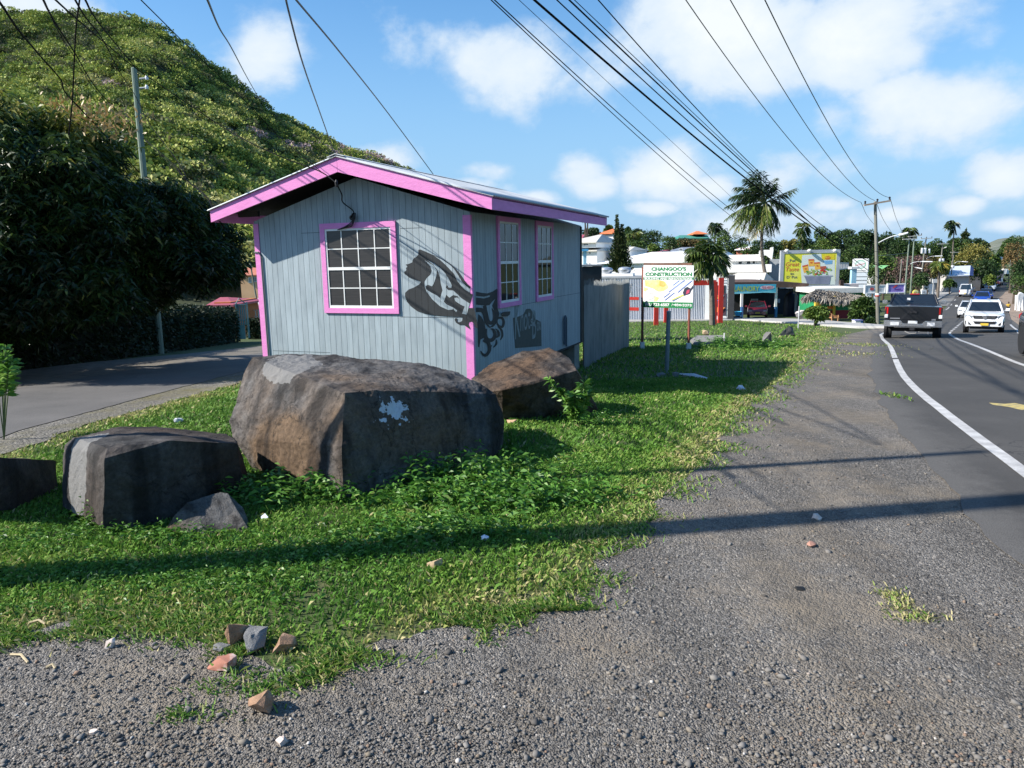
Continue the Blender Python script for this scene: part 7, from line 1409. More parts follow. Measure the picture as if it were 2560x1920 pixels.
ps = board('roadside_sign', 'purple sign with a red swoosh left of the green poles', (231, 874), (376, 942), 66, PUR, (270, 345), (WHW, .10), legm=DARKW); ppoly(MB(), [c6(270, 905), (c6(292, 880)), c6(330, 870), c6(305, 890), c6(280, 908)], 65.98).build('swoosh', M('swoosh_red', (.75, .06, .05), r=.5), ps, fixn=False); ppoly(MB(), [c6(290, 916), c6(350, 910), c6(350, 920), c6(286, 926)], 65.975).build('text_line', M('deep_purple', (.12, .03, .30), r=.5), ps, fixn=False)
yb = thing('round_sign', 'round yellow sign just over the black pickup roof', 'sign', (at(c6(485, 960), 58).x, 58, zg(0, 58))); c = at(c6(485, 948), 58); k = 58/FPX/3.77; MB().lathe((c.x, 58, c.z), [(27*k, -.03), (27*k, .03)], 22, 'Y').build('disc', M('sign_yellow', (.82, .74, .12), (.78, .70, .1), r=.5), yb); MB().lathe((c.x, 57.95, c.z), [(21*k, -.012), (21*k, .01)], 22, 'Y').build('inner_disc', M('sign_pale_yellow', (.85, .82, .5), r=.5), yb); ppoly(MB(), [c6(470, 944), c6(500, 938), c6(502, 948), c6(472, 955)], 57.93).build('mark', YELP, yb, fixn=False); MB().tube([(c.x, 58.1, zg(0, 58)), (c.x, 58.1, c.z)], .05, 7).build('pole', CG, yb)
s2 = board('small_sign', 'small square white sign right of the round yellow sign', (546, 926), (588, 968), 60, SWH, (567,)); ppoly(MB(), [c6(556, 940), c6(578, 938), c6(578, 944), c6(556, 946)], 59.98).build('text_line', DKP, s2, fixn=False); ppoly(MB(), [c6(558, 950), c6(576, 949), c6(576, 953), c6(558, 954)], 59.98).build('text_line', GREYP, s2, fixn=False)
s3 = board('notice_board', 'blank white board on posts at the corner of the roadside hedge', (566, 869), (640, 920), 105, WHW, (634, 580), legm=WHW, leg_w=.3); s4 = board('notice_board', 'small tilted white board above the roadside hedge', (648, 822), (690, 856), 122, WHW, (665,), leg_w=.25)
# hedge by the pavement on the far left of the road
hedge('hedge', 'clipped bright green hedge along the far pavement', [G(c6(675, 935)), G(c6(760, 915)), G(c6(885, 880))], 3.0, 3.0, 5200, 34, mat=GREENS['m'], L=.6)
# ---------------------------------------------------------------- vehicles
TYRE = M('tyre_rubber', (.018, .018, .019), (.012, .012, .013), s=10, r=.85); RIM = M('alloy_rim', (.5, .51, .53), (.4, .41, .43), s=8, r=.35, metal=.7); CHROME = M('chrome', (.72, .73, .75), (.62, .63, .65), s=6, r=.18, metal=.9); CGL = glassmat('car_glass', (.014, .018, .022), .06); BLKP = M('black_plastic', (.02, .02, .022), (.014, .014, .016), s=8, r=.55)
HEADL = M('headlamp_glass', (.34, .38, .42), (.08, .09, .10), s=26, r=.1, spec=.8); TAILR = M('tail_lamp_red', (.50, .012, .015), (.42, .01, .012), s=10, r=.2, spec=.7); PLATEY = M('plate_yellow', (.75, .52, .06), r=.5); PLATEW = M('plate_white', (.72, .73, .74), r=.5)
def vring(y, w, z0, z1, tw=.9, n=None):
    h = z1-z0
    return [Vector(p) for p in ((-w*.93, y, z0), (-w, y, z0+h*.22), (-w, y, z0+h*.6), (-w*.985, y, z0+h*.82), (-w*tw, y, z1-.015), (-w*tw*.55, y, z1+.005), (0, y, z1+.012), (w*tw*.55, y, z1+.005), (w*tw, y, z1-.015), (w*.985, y, z0+h*.82), (w, y, z0+h*.6), (w, y, z0+h*.22), (w*.93, y, z0))]
def vehicle(name, label, loc, heading, paint, body, cabin, wheels, wr=.33, ww=.22, rims=RIM, sc=1.0, front=None, rear=None, group=None, cat='car', mirrors=True, extra=None, wx=None, glass=CGL):
    """body: (y,w,z0,z1); cabin: profile [(y,z)] base-front, roof-front, roof-rear, base-rear with widths (wb, wr_)"""
    root = thing(name, label, cat, loc, -heading, group); root.scale = (sc, sc, sc); L = lambda mb, nm, mt, p=root, **k: mb.build(nm, mt, p, world=False, **k)
    mb = MB(); mb.loft([vring(*s_) for s_ in body]); L(mb, 'body', paint, smooth=True)
    (pr, wb, wt_) = cabin; zb, zt = min(p[1] for p in pr), max(p[1] for p in pr)
    wd = lambda z: wb+(wt_-wb)*(z-zb)/(zt-zb)
    left = [Vector((-wd(z), y, z)) for y, z in pr]; right = [Vector((wd(z), y, z)) for y, z in pr]; n = len(pr)
    mb = MB(); mb.add(left+right, [tuple(range(n)), tuple(range(n, 2*n))[::-1]]+[(i, (i+1) % n, n+(i+1) % n, n+i) for i in range(n)]); L(mb, 'cabin', paint, smooth=True, bevel=.035)
    def pane(nm, q, nrm, ins):
        c = sum(q, Vector())/4; q = [c+(p-c)*ins for p in q]; nn = (q[1]-q[0]).cross(q[2]-q[0]).normalized(); nn = nn if nn.dot(nrm) > 0 else -nn
        MBq = MB(); MBq.prism([p-nn*.01 for p in q], nn*.022); L(MBq, nm, glass)
    pane('windscreen', [left[0], right[0], right[1], left[1]], Vector((0, 1, .5)), .88); pane('rear_window', [left[-1], right[-1], right[-2], left[-2]], Vector((0, -1, .3)), .86)
    for sd, S_ in ((left, -1), (right, 1)):
        a, b_, c_, d_ = sd[0], sd[1], sd[-2], sd[-1]; m0, m1 = a.lerp(d_, .5), b_.lerp(c_, .5)
        pane('side_window', [a.lerp(d_, .06), b_.lerp(c_, .05), b_.lerp(c_, .47), a.lerp(d_, .47)], Vector((S_, 0, .2)), .86); pane('side_window', [a.lerp(d_, .53), b_.lerp(c_, .53), b_.lerp(c_, .95), a.lerp(d_, .94)], Vector((S_, 0, .2)), .86)
    hw = max(s_[1] for s_ in body)
    for y in wheels:
        for S_ in (-1, 1):
            x = S_*((wx or hw-.13)); mb = MB(); mb.lathe((x, y, wr), [(wr*.62, -ww/2), (wr*.94, -ww/2), (wr, -ww/2+.03), (wr, ww/2-.03), (wr*.94, ww/2), (wr*.62, ww/2)], 22, 'X'); w_ = L(mb, 'wheel', TYRE, smooth=True)
            mb = MB(); mb.lathe((x, y, wr), [(wr*.2, -ww/2-.004), (wr*.61, -ww/2+.012), (wr*.61, ww/2-.012), (wr*.2, ww/2+.004)], 18, 'X'); L(mb, 'rim', rims, w_)
            mb = MB(); mb.lathe((S_*(hw-.045), y, wr+.02), [(wr*1.13, -.045), (wr*1.13, .05)], 20, 'X'); L(mb, 'wheel_arch', BLKP)
    if mirrors:
        fy, fz = pr[0]
        for S_ in (-1, 1): mb = MB(); mb.box((S_*(hw+.12), fy-.22, fz+.12), (.2, .1, .16)); mb.box((S_*(hw-.0), fy-.2, fz+.07), (.14, .05, .04)); L(mb, 'mirror', mirrors if not isinstance(mirrors, bool) else paint, bevel=.02)
    def B(nm, mt, c, d, bev=.0): mb = MB(); mb.box(c, d); return L(mb, nm, mt, bevel=bev)
    if extra: extra(B, L, root)
    return root
def road_at(px): g = G(px); return Vector((g.x, g.y, zg(g.x, g.y)+.014+offz(g.y)))
def az_at(y): d = XC(y+3)-XC(y-3); return math.atan2(d, 6)
CARPAINT = lambda n, c: M(n, c, tuple(v*.88 for v in c), s=2, r=.3, spec=.6, coat=.6)
# black pickup, seen from behind
def pk_extra(B, L, root):
    for S_ in (-1, 1):
        mb = MB(); mb.prism([(S_*.86, -2.80, 1.06), (S_*.985, -2.76, 1.06), (S_*.98, -2.76, 1.35), (S_*.86, -2.80, 1.35)], (0, .18, 0)); L(mb, 'tail_lamp', TAILR, bevel=.015); B('reverse_lamp', M('reverse_lamp_white', (.75, .74, .72), r=.2), (S_*.925, -2.75, .98), (.125, .12, .145), .015)
    mb = MB(); mb.prism([(-.86, -2.805, .84), (.86, -2.805, .84), (.86, -2.79, 1.345), (-.86, -2.79, 1.345)], (0, .06, 0)); tg = L(mb, 'tailgate', M('black_tailgate', (.010, .010, .012), (.008, .008, .009), s=3, r=.35, coat=.5), bevel=.02)
    mb = MB(); mb.box((0, -2.83, 1.16), (.24, .03, .09)); mb.build('handle', BLKP, tg, world=False)
    mb = MB(); mb.prism([(-1.0, -2.86, .58), (1.0, -2.86, .58), (1.0, -2.86, .82), (.40, -2.86, .82), (.33, -2.86, .71), (-.33, -2.86, .71), (-.40, -2.86, .82), (-1.0, -2.86, .82)], (0, .16, 0)); L(mb, 'bumper', CHROME, bevel=.02)
    B('number_plate', PLATEW, (0, -2.825, .765), (.32, .02, .105)); B('bumper_step', BLKP, (0, -2.80, .64), (.62, .1, .11), .01); B('tow_hitch', BLKP, (0, -2.86, .50), (.18, .14, .1), .01); B('sticker', PLATEW, (-.62, -2.863, .70), (.3, .008, .13)); B('sticker', PLATEW, (.62, -2.863, .70), (.26, .008, .13))
    B('emblem', M('emblem_grey', (.4, .4, .42), r=.3, metal=.6), (-.62, -2.812, .90), (.34, .008, .045)); B('emblem', M('emblem_grey', (.4, .4, .42), r=.3), (.70, -2.812, .87), (.14, .008, .06)); B('window_sticker', PLATEW, (-.2, -1.06, 1.56), (.12, .01, .09))
    B('brake_lamp', TAILR, (0, -.80, 1.755), (.34, .05, .035)); B('exhaust', CHROME, (.55, -2.75, .36), (.09, .2, .09), .02)
    mb = MB(); mb.tube([(-.25, -2.8, .40), (-.1, -2.85, .33), (.1, -2.85, .33), (.25, -2.8, .40)], .02, 6); L(mb, 'tow_chain', M('chain', (.3, .29, .27), r=.5), smooth=True)
    B('bed_floor', BLKP, (0, -1.95, 1.352), (1.6, 1.55, .01)); B('rear_axle', BLKP, (0, -1.75, .38), (1.5, .14, .14), .02)
BLKCAR = CARPAINT('black_car_paint', (.012, .013, .016))
vehicle('pickup_truck', 'black pickup truck seen from behind in the left lane', road_at((2290, 848))+Vector((1.15, 2.4, -.13)), az_at(28), BLKCAR, [(-2.78, .985, .62, 1.365, .95), (-2.7, 1.0, .56, 1.375, .95), (-1.1, 1.0, .54, 1.375, .94), (-.8, 1.0, .52, 1.27, .92), (1.3, 1.0, .50, 1.22, .9), (2.2, .99, .5, 1.18, .85), (2.7, .93, .5, 1.05, .8), (2.85, .85, .56, .95, .8)],
    ([(1.15, 1.20), (.35, 1.70), (-.75, 1.735), (-1.06, 1.32)], .95, .74), (1.75, -1.7), .40, .28, sc=.95, cat='pickup', extra=pk_extra, mirrors=CHROME, wx=.86)
# white pickup coming towards the camera
def hx_extra(B, L, root):
    mb = MB(); mb.prism([(-.48, 2.60, .86), (.48, 2.60, .86), (.56, 2.60, 1.06), (-.56, 2.60, 1.06)], (0, .06, 0)); gr = L(mb, 'grille', BLKP, bevel=.015)
    for z in (.90, .96, 1.02): mb = MB(); mb.box((0, 2.665, z), (.9, .02, .018)); mb.build('grille_bar', CHROME, gr, world=False)
    mb = MB(); mb.lathe((0, 2.675, .96), [(.10, -.005), (.09, .012)], 18, 'Y'); mb.build('badge', CHROME, gr, world=False)
    for S_ in (-1, 1):
        mb = MB(); mb.prism([(S_*.57, 2.60, .90), (S_*.89, 2.46, .93), (S_*.90, 2.40, 1.10), (S_*.59, 2.58, 1.06)], (0, .07, .0)); L(mb, 'headlamp', HEADL, bevel=.012)
        mb = MB(); mb.prism([(S_*.60, 2.66, .58), (S_*.86, 2.56, .58), (S_*.88, 2.54, .78), (S_*.74, 2.62, .76)], (0, .05, 0)); L(mb, 'fog_lamp_housing', BLKP, bevel=.01)
    mb = MB(); mb.prism([(-.44, 2.64, .64), (.44, 2.64, .64), (.52, 2.64, .76), (-.52, 2.64, .76)], (0, .06, 0)); L(mb, 'lower_intake', BLKP, bevel=.01); B('number_plate', PLATEY, (0, 2.715, .61), (.36, .02, .12)); B('under_guard', BLKP, (0, 2.4, .40), (1.3, .3, .1), .02)
    B('sun_strip', M('visor_tint', (.05, .12, .11), r=.2), (0, .585, 1.60), (1.0, .03, .04)) if False else None
    B('dash_papers', PLATEW, (.45, .95, 1.42), (.12, .01, .07)) if False else None
HILUX = CARPAINT('white_car_paint', (.78, .79, .80))
vehicle('pickup_truck', 'white pickup truck coming head on in the right lane', road_at((2468, 834))+Vector((1.0, 1.9, -.13)), az_at(33)+PI, HILUX, [(-2.6, .88, .5, 1.18, .95), (-.9, .92, .46, 1.2, .94), (.9, .925, .44, 1.20, .92), (1.6, .925, .44, 1.19, .88), (2.25, .91, .44, 1.15, .84), (2.55, .86, .46, 1.10, .82), (2.66, .80, .5, .90, .85)],
    ([(1.30, 1.17), (.45, 1.68), (-.85, 1.72), (-1.2, 1.18)], .86, .68), (1.55, -1.5), .38, .26, sc=.83, cat='pickup', extra=hx_extra, mirrors=True)
SEDAN_B = [(-2.1, .74, .42, .92, .9), (-1.9, .82, .30, .95, .9), (-.9, .85, .26, .97, .92), (.9, .85, .26, .95, .9), (1.6, .83, .28, .88, .85), (2.0, .76, .32, .78, .82), (2.1, .68, .38, .68, .82)]
SEDAN_C = ([(1.0, .92), (.25, 1.42), (-.75, 1.44), (-1.55, .94)], .78, .60)
def lamps(front=True, plate=PLATEY):
    def f(B, L, root):
        for S_ in (-1, 1): B('headlamp', HEADL, (S_*.60, 2.03, .70), (.30, .14, .13), .03); B('tail_lamp', TAILR, (S_*.68, -2.07, .80), (.22, .12, .16), .03); B('fog_lamp', HEADL, (S_*.58, 2.08, .46), (.16, .06, .07), .02)
        B('grille', BLKP, (0, 2.09, .62), (.7, .06, .10), .015); B('lower_intake', BLKP, (0, 2.10, .44), (.8, .05, .12), .015); B('number_plate', plate, (0, 2.13, .55), (.36, .02, .11)); B('number_plate', plate, (0, -2.12, .62), (.36, .02, .11)); B('bumper', BLKP, (0, -2.09, .48), (1.3, .06, .06), .01)
    return f
RT = 'cars on the road'
def sedan(label, px, paint, toward=True, sc=1.0, dz=0, name='car', az=None, group=RT): 
    p = road_at(px)
    return vehicle(name, label, p, (az if az is not None else az_at(p.y))+(PI if toward else 0), paint, SEDAN_B, SEDAN_C, (1.35, -1.35), .31, .2, sc=sc, group=group, extra=lamps())
mar = road_at(c5(590, 1306)); sedan('dark red car parked nose out under the carport', c5(592, 1306), CARPAINT('maroon_paint', (.16, .012, .030)), az=math.radians(18), sc=1.08, group=None)
bc = G((2553, 891)); vehicle('car', 'black car with a shiny alloy wheel cut off by the right edge', (bc.x+.25, bc.y-1.58, zg(0, bc.y-1)+.02), az_at(17)+PI-.05, BLKCAR, SEDAN_B, SEDAN_C, (1.35, -1.35), .32, .2, group=RT, extra=lamps())
sedan('white car half hidden behind the oncoming white pickup', c6(985, 1185), HILUX, sc=.95); sedan('bright blue car leading the pair of oncoming blue cars', c6(1108, 1060), CARPAINT('blue_paint', (.015, .055, .32)), sc=1.12); sedan('dark navy car following the bright blue car', c6(1145, 1012), CARPAINT('navy_paint', (.012, .02, .07)), sc=1.1); sedan('pale silver blue car beside the blue truck', c6(1186, 935), CARPAINT('silver_paint', (.45, .50, .58)), sc=1.25); sedan('dark red car at the far bend by the grey wall', c6(1250, 884), CARPAINT('wine_paint', (.07, .015, .03)), sc=1.35)
def van_extra(B, L, root):
    for S_ in (-1, 1): B('tail_lamp', TAILR, (S_*.78, -2.33, .86), (.12, .06, .36), .02); B('headlamp', HEADL, (S_*.62, 2.3, .78), (.28, .1, .18), .02)
    B('bumper', PLATEW, (0, -2.36, .48), (1.6, .14, .2), .03); B('number_plate', PLATEY, (0, -2.44, .52), (.4, .02, .12)); B('grille', BLKP, (0, 2.34, .68), (.8, .05, .14), .01)
p = road_at(c6(966, 992)); vehicle('van', 'white minibus van seen from behind in the left lane', p+Vector((.8, 1.5, 0)), az_at(p.y), HILUX, [(-2.35, .82, .42, 1.12, .98), (-1, .86, .36, 1.12, .98), (1.6, .86, .36, 1.1, .96), (2.2, .84, .4, 1.02, .9), (2.35, .78, .5, .85, .9)], ([(2.0, 1.08), (1.45, 1.86), (-2.2, 1.92), (-2.33, 1.06)], .85, .70), (1.5, -1.4), .32, .2, sc=1.12, group=RT, cat='van', extra=van_extra, mirrors=True)
def tr_extra(B, L, root):
    TB = M('truck_blue', (.04, .33, .68), (.03, .28, .6), s=1, r=.5)
    B('load_bed', TB, (0, -1.5, 1.55), (2.2, 4.2, .9), .04); B('tail_board', TB, (0, -3.64, 1.5), (2.1, .06, .8), .02); B('chassis', BLKP, (0, -1.2, .85), (.9, 5.6, .2), .02); B('mud_flap', BLKP, (-.8, -3.2, .6), (.5, .04, .5)); B('mud_flap', BLKP, (.8, -3.2, .6), (.5, .04, .5))
    for S_ in (-1, 1): B('tail_lamp', TAILR, (S_*.9, -3.69, .98), (.28, .05, .12))
p = road_at(c6(1106, 912)); vehicle('truck', 'bright blue tipper truck driving away in the left lane', p+Vector((1, 2.6, 0)), az_at(p.y), M('truck_blue', (.04, .33, .68), (.03, .28, .6), s=1, r=.5), [(.9, 1.0, .7, 1.5, .98), (2.6, 1.0, .6, 1.5, .97), (2.75, .95, .7, 1.4, .95)], ([(2.5, 1.48), (2.2, 2.35), (1.1, 2.4), (.95, 1.48)], .98, .88), (2.0, -2.2), .48, .3, sc=1.12, group=RT, cat='truck', extra=tr_extra, mirrors=True)
# ---------------------------------------------------------------- the man walking on the right shoulder
def skin_body(name, verts, edges, radii, mat, parent, root_i=0):
    me = bpy.data.meshes.new(name); me.from_pydata(verts, edges, []); o = bpy.data.objects.new(name, me); COL.objects.link(o)
    m = o.modifiers.new('s', 'SKIN'); 
    for i, v in enumerate(me.skin_vertices[0].data): v.radius = (radii[i], radii[i]); v.use_root = (i == root_i)
    sb = o.modifiers.new('u', 'SUBSURF'); sb.levels = 1; sb.render_levels = 1
    dg = bpy.context.evaluated_depsgraph_get(); m2 = bpy.data.meshes.new_from_object(o.evaluated_get(dg)); bpy.data.objects.remove(o); m2.materials.clear(); m2.shade_smooth()
    return link_mesh(name, m2, mat, parent, world=False)
pg = G(e8(250, 918)); man = thing('person', 'man in a yellow shirt and dark trousers walking along the dirt shoulder', 'person', (pg.x, pg.y, zg(0, pg.y)), math.radians(160)); hs_ = (at(e8(250, 733), pg.y).z-pg.z)/1.78; man.scale = (hs_, hs_, hs_)
SKIN = M('dark_skin', (.10, .055, .035), (.08, .045, .03), s=8, r=.6)
vs_ = [(0, 0, .95), (0, .01, 1.18), (0, .0, 1.42), (0, .01, 1.52), (0, .03, 1.63), (0, .02, 1.74), (.10, 0, .90), (.12, .10, .50), (.13, .02, .09), (.13, .16, .04), (-.10, 0, .90), (-.12, -.06, .50), (-.13, -.20, .10), (-.13, -.06, .04), (.21, 0, 1.40), (.26, .04, 1.13), (.18, .26, 1.08), (.10, .33, 1.12), (-.21, 0, 1.40), (-.27, -.03, 1.13), (-.20, .20, 1.05), (-.12, .30, 1.10)]
es_ = [(0, 1), (1, 2), (2, 3), (3, 4), (4, 5), (0, 6), (6, 7), (7, 8), (8, 9), (0, 10), (10, 11), (11, 12), (12, 13), (2, 14), (14, 15), (15, 16), (16, 17), (2, 18), (18, 19), (19, 20), (20, 21)]
rd = [.13, .125, .13, .055, .10, .075, .095, .065, .045, .045, .095, .065, .045, .045, .06, .045, .035, .04, .06, .045, .035, .04]
skin_body('body', vs_, es_, rd, SKIN, man)
sh = [(0, 0, .93), (0, .01, 1.18), (0, 0, 1.41), (0, .005, 1.47), (.20, 0, 1.40), (.255, .035, 1.16), (-.20, 0, 1.40), (-.265, -.025, 1.16)]; skin_body('shirt', sh, [(0, 1), (1, 2), (2, 3), (2, 4), (4, 5), (2, 6), (6, 7)], [.155, .15, .155, .09, .085, .075, .085, .075], M('yellow_shirt', (.62, .40, .05), (.5, .32, .04), s=6, r=.8), man)
tr = [(0, 0, .96), (.10, 0, .88), (.12, .10, .50), (.13, .03, .12), (-.10, 0, .88), (-.12, -.06, .50), (-.13, -.19, .13)]; skin_body('trousers', tr, [(0, 1), (1, 2), (2, 3), (0, 4), (4, 5), (5, 6)], [.15, .115, .085, .07, .115, .085, .07], M('dark_trousers', (.02, .022, .03), (.015, .016, .02), s=6, r=.85), man)
MB().lathe((0, .015, 1.72), [(.10, -.03), (.105, .02), (.085, .08), (.03, .105)], 12).build('hair', M('black_hair', (.012, .01, .01), r=.9), man, world=False, smooth=True)
# ---------------------------------------------------------------- poles and wires
PWOOD = M('pole_wood', (.24, .235, .20), (.15, .145, .12), s=3, r=.9, st=(1, 1, .15), bump=.3, fine=.2); PGREEN = M('treated_pole', (.22, .27, .21), (.14, .18, .135), s=2.5, r=.9, st=(1, 1, .2), bump=.3, fine=.2); ARM = M('cross_arm_wood', (.52, .38, .28), (.4, .29, .2), s=5, r=.8); ARMW = M('pale_cross_arm', (.62, .57, .48), (.5, .46, .38), s=5, r=.8); INS = M('insulator', (.03, .025, .03), r=.3); CAN = M('transformer_grey', (.66, .68, .70), (.58, .6, .62), s=2, r=.4); LAMPM = M('lamp_housing', (.66, .68, .69), (.56, .58, .6), s=3, r=.4)
PG = 'poles along the road'
def upole(label, top, foot_x, Y, w_, mat, e, arm=None, cans=(), lamp=None, armm=ARMW, name='utility_pole', foot=None, band=None):
    t = at(e(*top), Y); f = at(e(foot_x, top[1]), Y) if foot is None else foot; b = Vector((f.x, Y, zg(0, Y))); k = Y/FPX; r_ = w_*k/2; rt = thing(name, label, 'utility pole', b, group=PG)
    MB().tube([b-Vector((0, 0, .3)), b.lerp(t, .5), t], [r_*1.1, r_, r_*.82], 10).build('pole', mat, rt, smooth=True); MB().lathe(t, [(r_*.83, 0), (r_*.7, r_*.3), (.02, r_*.5)], 10).build('cap', mat, rt)
    if arm:
        a, c = at(e(*arm[0]), Y-.12), at(e(*arm[1]), Y-.12); MB().bar(a, c, .11, .11).build('cross_arm', armm, rt)
        for f_ in (.04, .5, .96): q = a.lerp(c, f_)+Vector((0, 0, .07)); MB().lathe(q, [(.035, 0), (.065, .05), (.045, .09), (.075, .15), (.03, .2)], 10).build('insulator', INS, rt, smooth=True)
    for x, y, w2, h2 in cans: p = at(e(x, y+h2), Y-.3); kk = k/(e(1, 0)[0]-e(0, 0)[0])**-1 if False else k*(e(1, 0)[0]-e(0, 0)[0]); MB().lathe((p.x, p.y-.2, p.z), [(w2*kk/2*.9, 0), (w2*kk/2, h2*kk*.08), (w2*kk/2, h2*kk*.92), (w2*kk/2*.7, h2*kk)], 14).build('transformer', CAN, rt, smooth=True)
    if lamp:
        pts, hd = lamp; q = catmull([at(e(*p), Y-.1-i*.3) for i, p in enumerate(pts)], 5); MB().tube(q, .03, 7).build('lamp_arm', LAMPM, rt, smooth=True); d_ = (q[-1]-q[-2]).normalized(); p = q[-1]; MB().loft([[p+Vector((0, s_*math.cos(a)*.12, math.sin(a)*.07)) + d_*o2*hd*.75 for a in np.linspace(0, 2*PI, 9)[:-1]] for o2, s_ in ((0, .5), (.3, 1), (.8, 1), (1, .4))]).build('lamp_head', LAMPM, rt, smooth=True)
    return rt
g1 = G(c6(135, 1250)); P1Y = g1.y
p1 = upole('nearest wooden power pole with a brown cross arm beside the black pickup', (105, 95), 135, P1Y, 8.2, PWOOD, c6, ((0, 125), (250, 82)), (), ([(138, 478), (190, 450), (260, 420), (330, 404)], .7), ARM, foot=g1)
c = at(c6(130, 955), P1Y); MB().lathe((c.x, c.y, c.z-.12), [(.155, -.08), (.155, .0)], 12).build('red_band', M('band_red', (.55, .08, .05), r=.6), p1); MB().lathe((c.x, c.y, c.z-.12), [(.154, .005), (.154, .14)], 12).build('white_band', M('band_white', (.7, .7, .68), r=.6), p1)
upole('tall green pole with a low street lamp left of its twin green pole', (553, 270), 540, 96, 3.6, PGREEN, e5, ((425, 290), (690, 276)), (), ([(570, 755), (640, 722), (720, 708), (790, 708)], 1.6)); upole('tall green pole standing behind the round yellow sign', (648, 215), 652, 102, 3.6, PGREEN, e5, ((530, 238), (790, 214)), (), ([(655, 815), (690, 822)], 1.2))
upole('pole carrying two white transformers behind the twin green poles', (872, 258), 812, 124, 3.4, PWOOD, e5, ((770, 280), (985, 266)), ((778, 455, 44, 100), (836, 455, 46, 100), (915, 470, 36, 80)), ([(870, 660), (920, 625), (980, 608), (1040, 606)], 1.4)); upole('grey pole with a single white transformer above the roadside hedge', (1182, 368), 1166, 134, 3.2, PWOOD, e5, ((1078, 378), (1290, 370)), ((1118, 655, 42, 80), (1172, 655, 44, 82)), ([(1170, 460), (1100, 480), (960, 510)], .3) if False else ([(1185, 462), (1205, 452), (1215, 448)], 1.6))
upole('thin brown pole standing in front of the long grey roof', (1397, 512), 1365, 150, 2.6, PWOOD, e5, ((1325, 535), (1480, 535)), ((1357, 780, 56, 55),), ([(1390, 755), (1440, 718), (1500, 706), (1545, 708)], 1.4)); upole('short pole without a cross arm behind the purple sign', (410, 668), 398, 100, 3.0, PWOOD, e5)
upole('far thin pole with a pale cross arm near the yellow brown tree', (1130, 488), 1116, 190, 2.2, PWOOD, e2, ((1092, 525), (1160, 522)), (), ([(1140, 665), (1180, 650), (1215, 648)], 1.5)); upole('faint far pole among the trees at the right edge', (1592, 388), 1582, 170, 2.2, PWOOD, e2, ((1570, 435), (1620, 432)))
gW = Vector((at((402, 885), 25.6).x, 25.6, zg(0, 25.6))); W_top = at((335, 172), 25.6)
pw_ = upole('greenish wooden pole rising out of the dark tree before the hill', (335, 172), 402, 25.6, 15.5, PGREEN, lambda x, y: (x, y), foot=gW)
for y in (545, 610): a = at(c1(965, y), 25.4); b_ = at(c1(1015, y-5), 25.4); MB().tube([a, b_], .03, 6).build('bracket', CG, pw_); MB().lathe(b_, [(.05, -.05), (.06, .02), (.03, .08)], 8).build('insulator', CAN, pw_)
upole('thin grey pole in the gap left of the shack', (415, 100), 525, 60, 4.2, PWOOD, e6)
# the power pole, and a thinner one added for its shadow, that stand just outside the left of the photo and cast the long shadows over the gravel
S1 = Vector((-6.6, 3.45, 0)); s1 = thing('utility_pole', 'wooden power pole standing off the left edge that throws the long shadow', 'utility pole', S1, group=PG); MB().tube([S1-Vector((0, 0, .3)), S1+Vector((0, 0, 9.2))], [.17, .13], 12).build('pole', PWOOD, s1, smooth=True); MB().lathe(S1+Vector((0, 0, 9.2)), [(.12, 0), (.1, .05), (.02, .08)], 12).build('cap', PWOOD, s1)
S2 = Vector((-5.6, 4.9, 0)); s2_ = thing('utility_pole', 'unseen thinner pole added off the left edge to cast the second long shadow', 'utility pole', S2, group=PG); MB().tube([S2-Vector((0, 0, .3)), S2+Vector((0, 0, 7.4))], [.07, .055], 10).build('pole', PGREEN, s2_, smooth=True); MB().lathe(S2+Vector((0, 0, 7.4)), [(.055, 0), (.04, .03), (.01, .04)], 10).build('cap', PGREEN, s2_)
CABLE = M('cable_black', (.006, .006, .007), (.005, .005, .005), r=.9, spec=.1); WIREM = M('bare_wire', (.05, .055, .065), (.04, .045, .05), r=.5)
WG = 'overhead wires'
def fit_wire(label, Sxy, Pxy, pxs, r_, Ppx=None, mat=CABLE, back=0.0):
    """sagging wire in the vertical plane between two poles, fitted to the photo"""
    Sx, Px = Vector((*Sxy, 0)), Vector((*Pxy, 0)); d = Px-Sx; n = Vector((d.y, -d.x, 0)).normalized(); A, B = [], []
    for p in pxs:
        h = plane_hit(p, Sx, n); t = (h-Sx).dot(d)/d.length_squared
        A.append((1-t, t, -4*t*(1-t))); B.append(h.z)
    sol = np.linalg.lstsq(np.array(A+[(0, 0, .05)]), np.array(B+[.05*.8]), rcond=None)[0]; zS, zP, sag = sol
    pts = []
    for i in range(49):
        t = i/48; q = Sx+d*t; pts.append((q.x, q.y, zS*(1-t)+zP*t-4*sag*t*(1-t)))
    o = MB().tube(pts, r_, 6).build('overhead_wire', mat, smooth=True); return tag(o, label, 'wire', WG), zS, zP
P1 = (g1.x, g1.y); Sb = (S1.x, S1.y)
W7 = lambda *l: [d7(*p) for p in l]
fit_wire('thickest black cable crossing the sky diagonally to the coconut palm', Sb, P1, W7((208, 0), (490, 222), (800, 490), (1060, 718), (1240, 845), (1380, 945)), .022)
fit_wire('thin cable just right of the thickest black cable', (Sb[0]+.1, Sb[1]), P1, W7((310, 0), (560, 225), (850, 500), (1090, 705), (1250, 835)), .012); fit_wire('second thin cable right of the thickest black cable', (Sb[0]+.2, Sb[1]), P1, W7((355, 0), (600, 215), (880, 490), (1105, 695)), .016); fit_wire('faint thin cable right of the thickest one, last of the close bundle', (Sb[0]+.25, Sb[1]), P1, W7((375, 0), (620, 215), (900, 490), (1110, 690)), .008)
fit_wire('single thin wire between the cable bundle and the power lines', (Sb[0]+.5, Sb[1]), P1, W7((480, 0), (700, 240), (920, 490), (1120, 682), (1240, 800), (1395, 918)), .012)
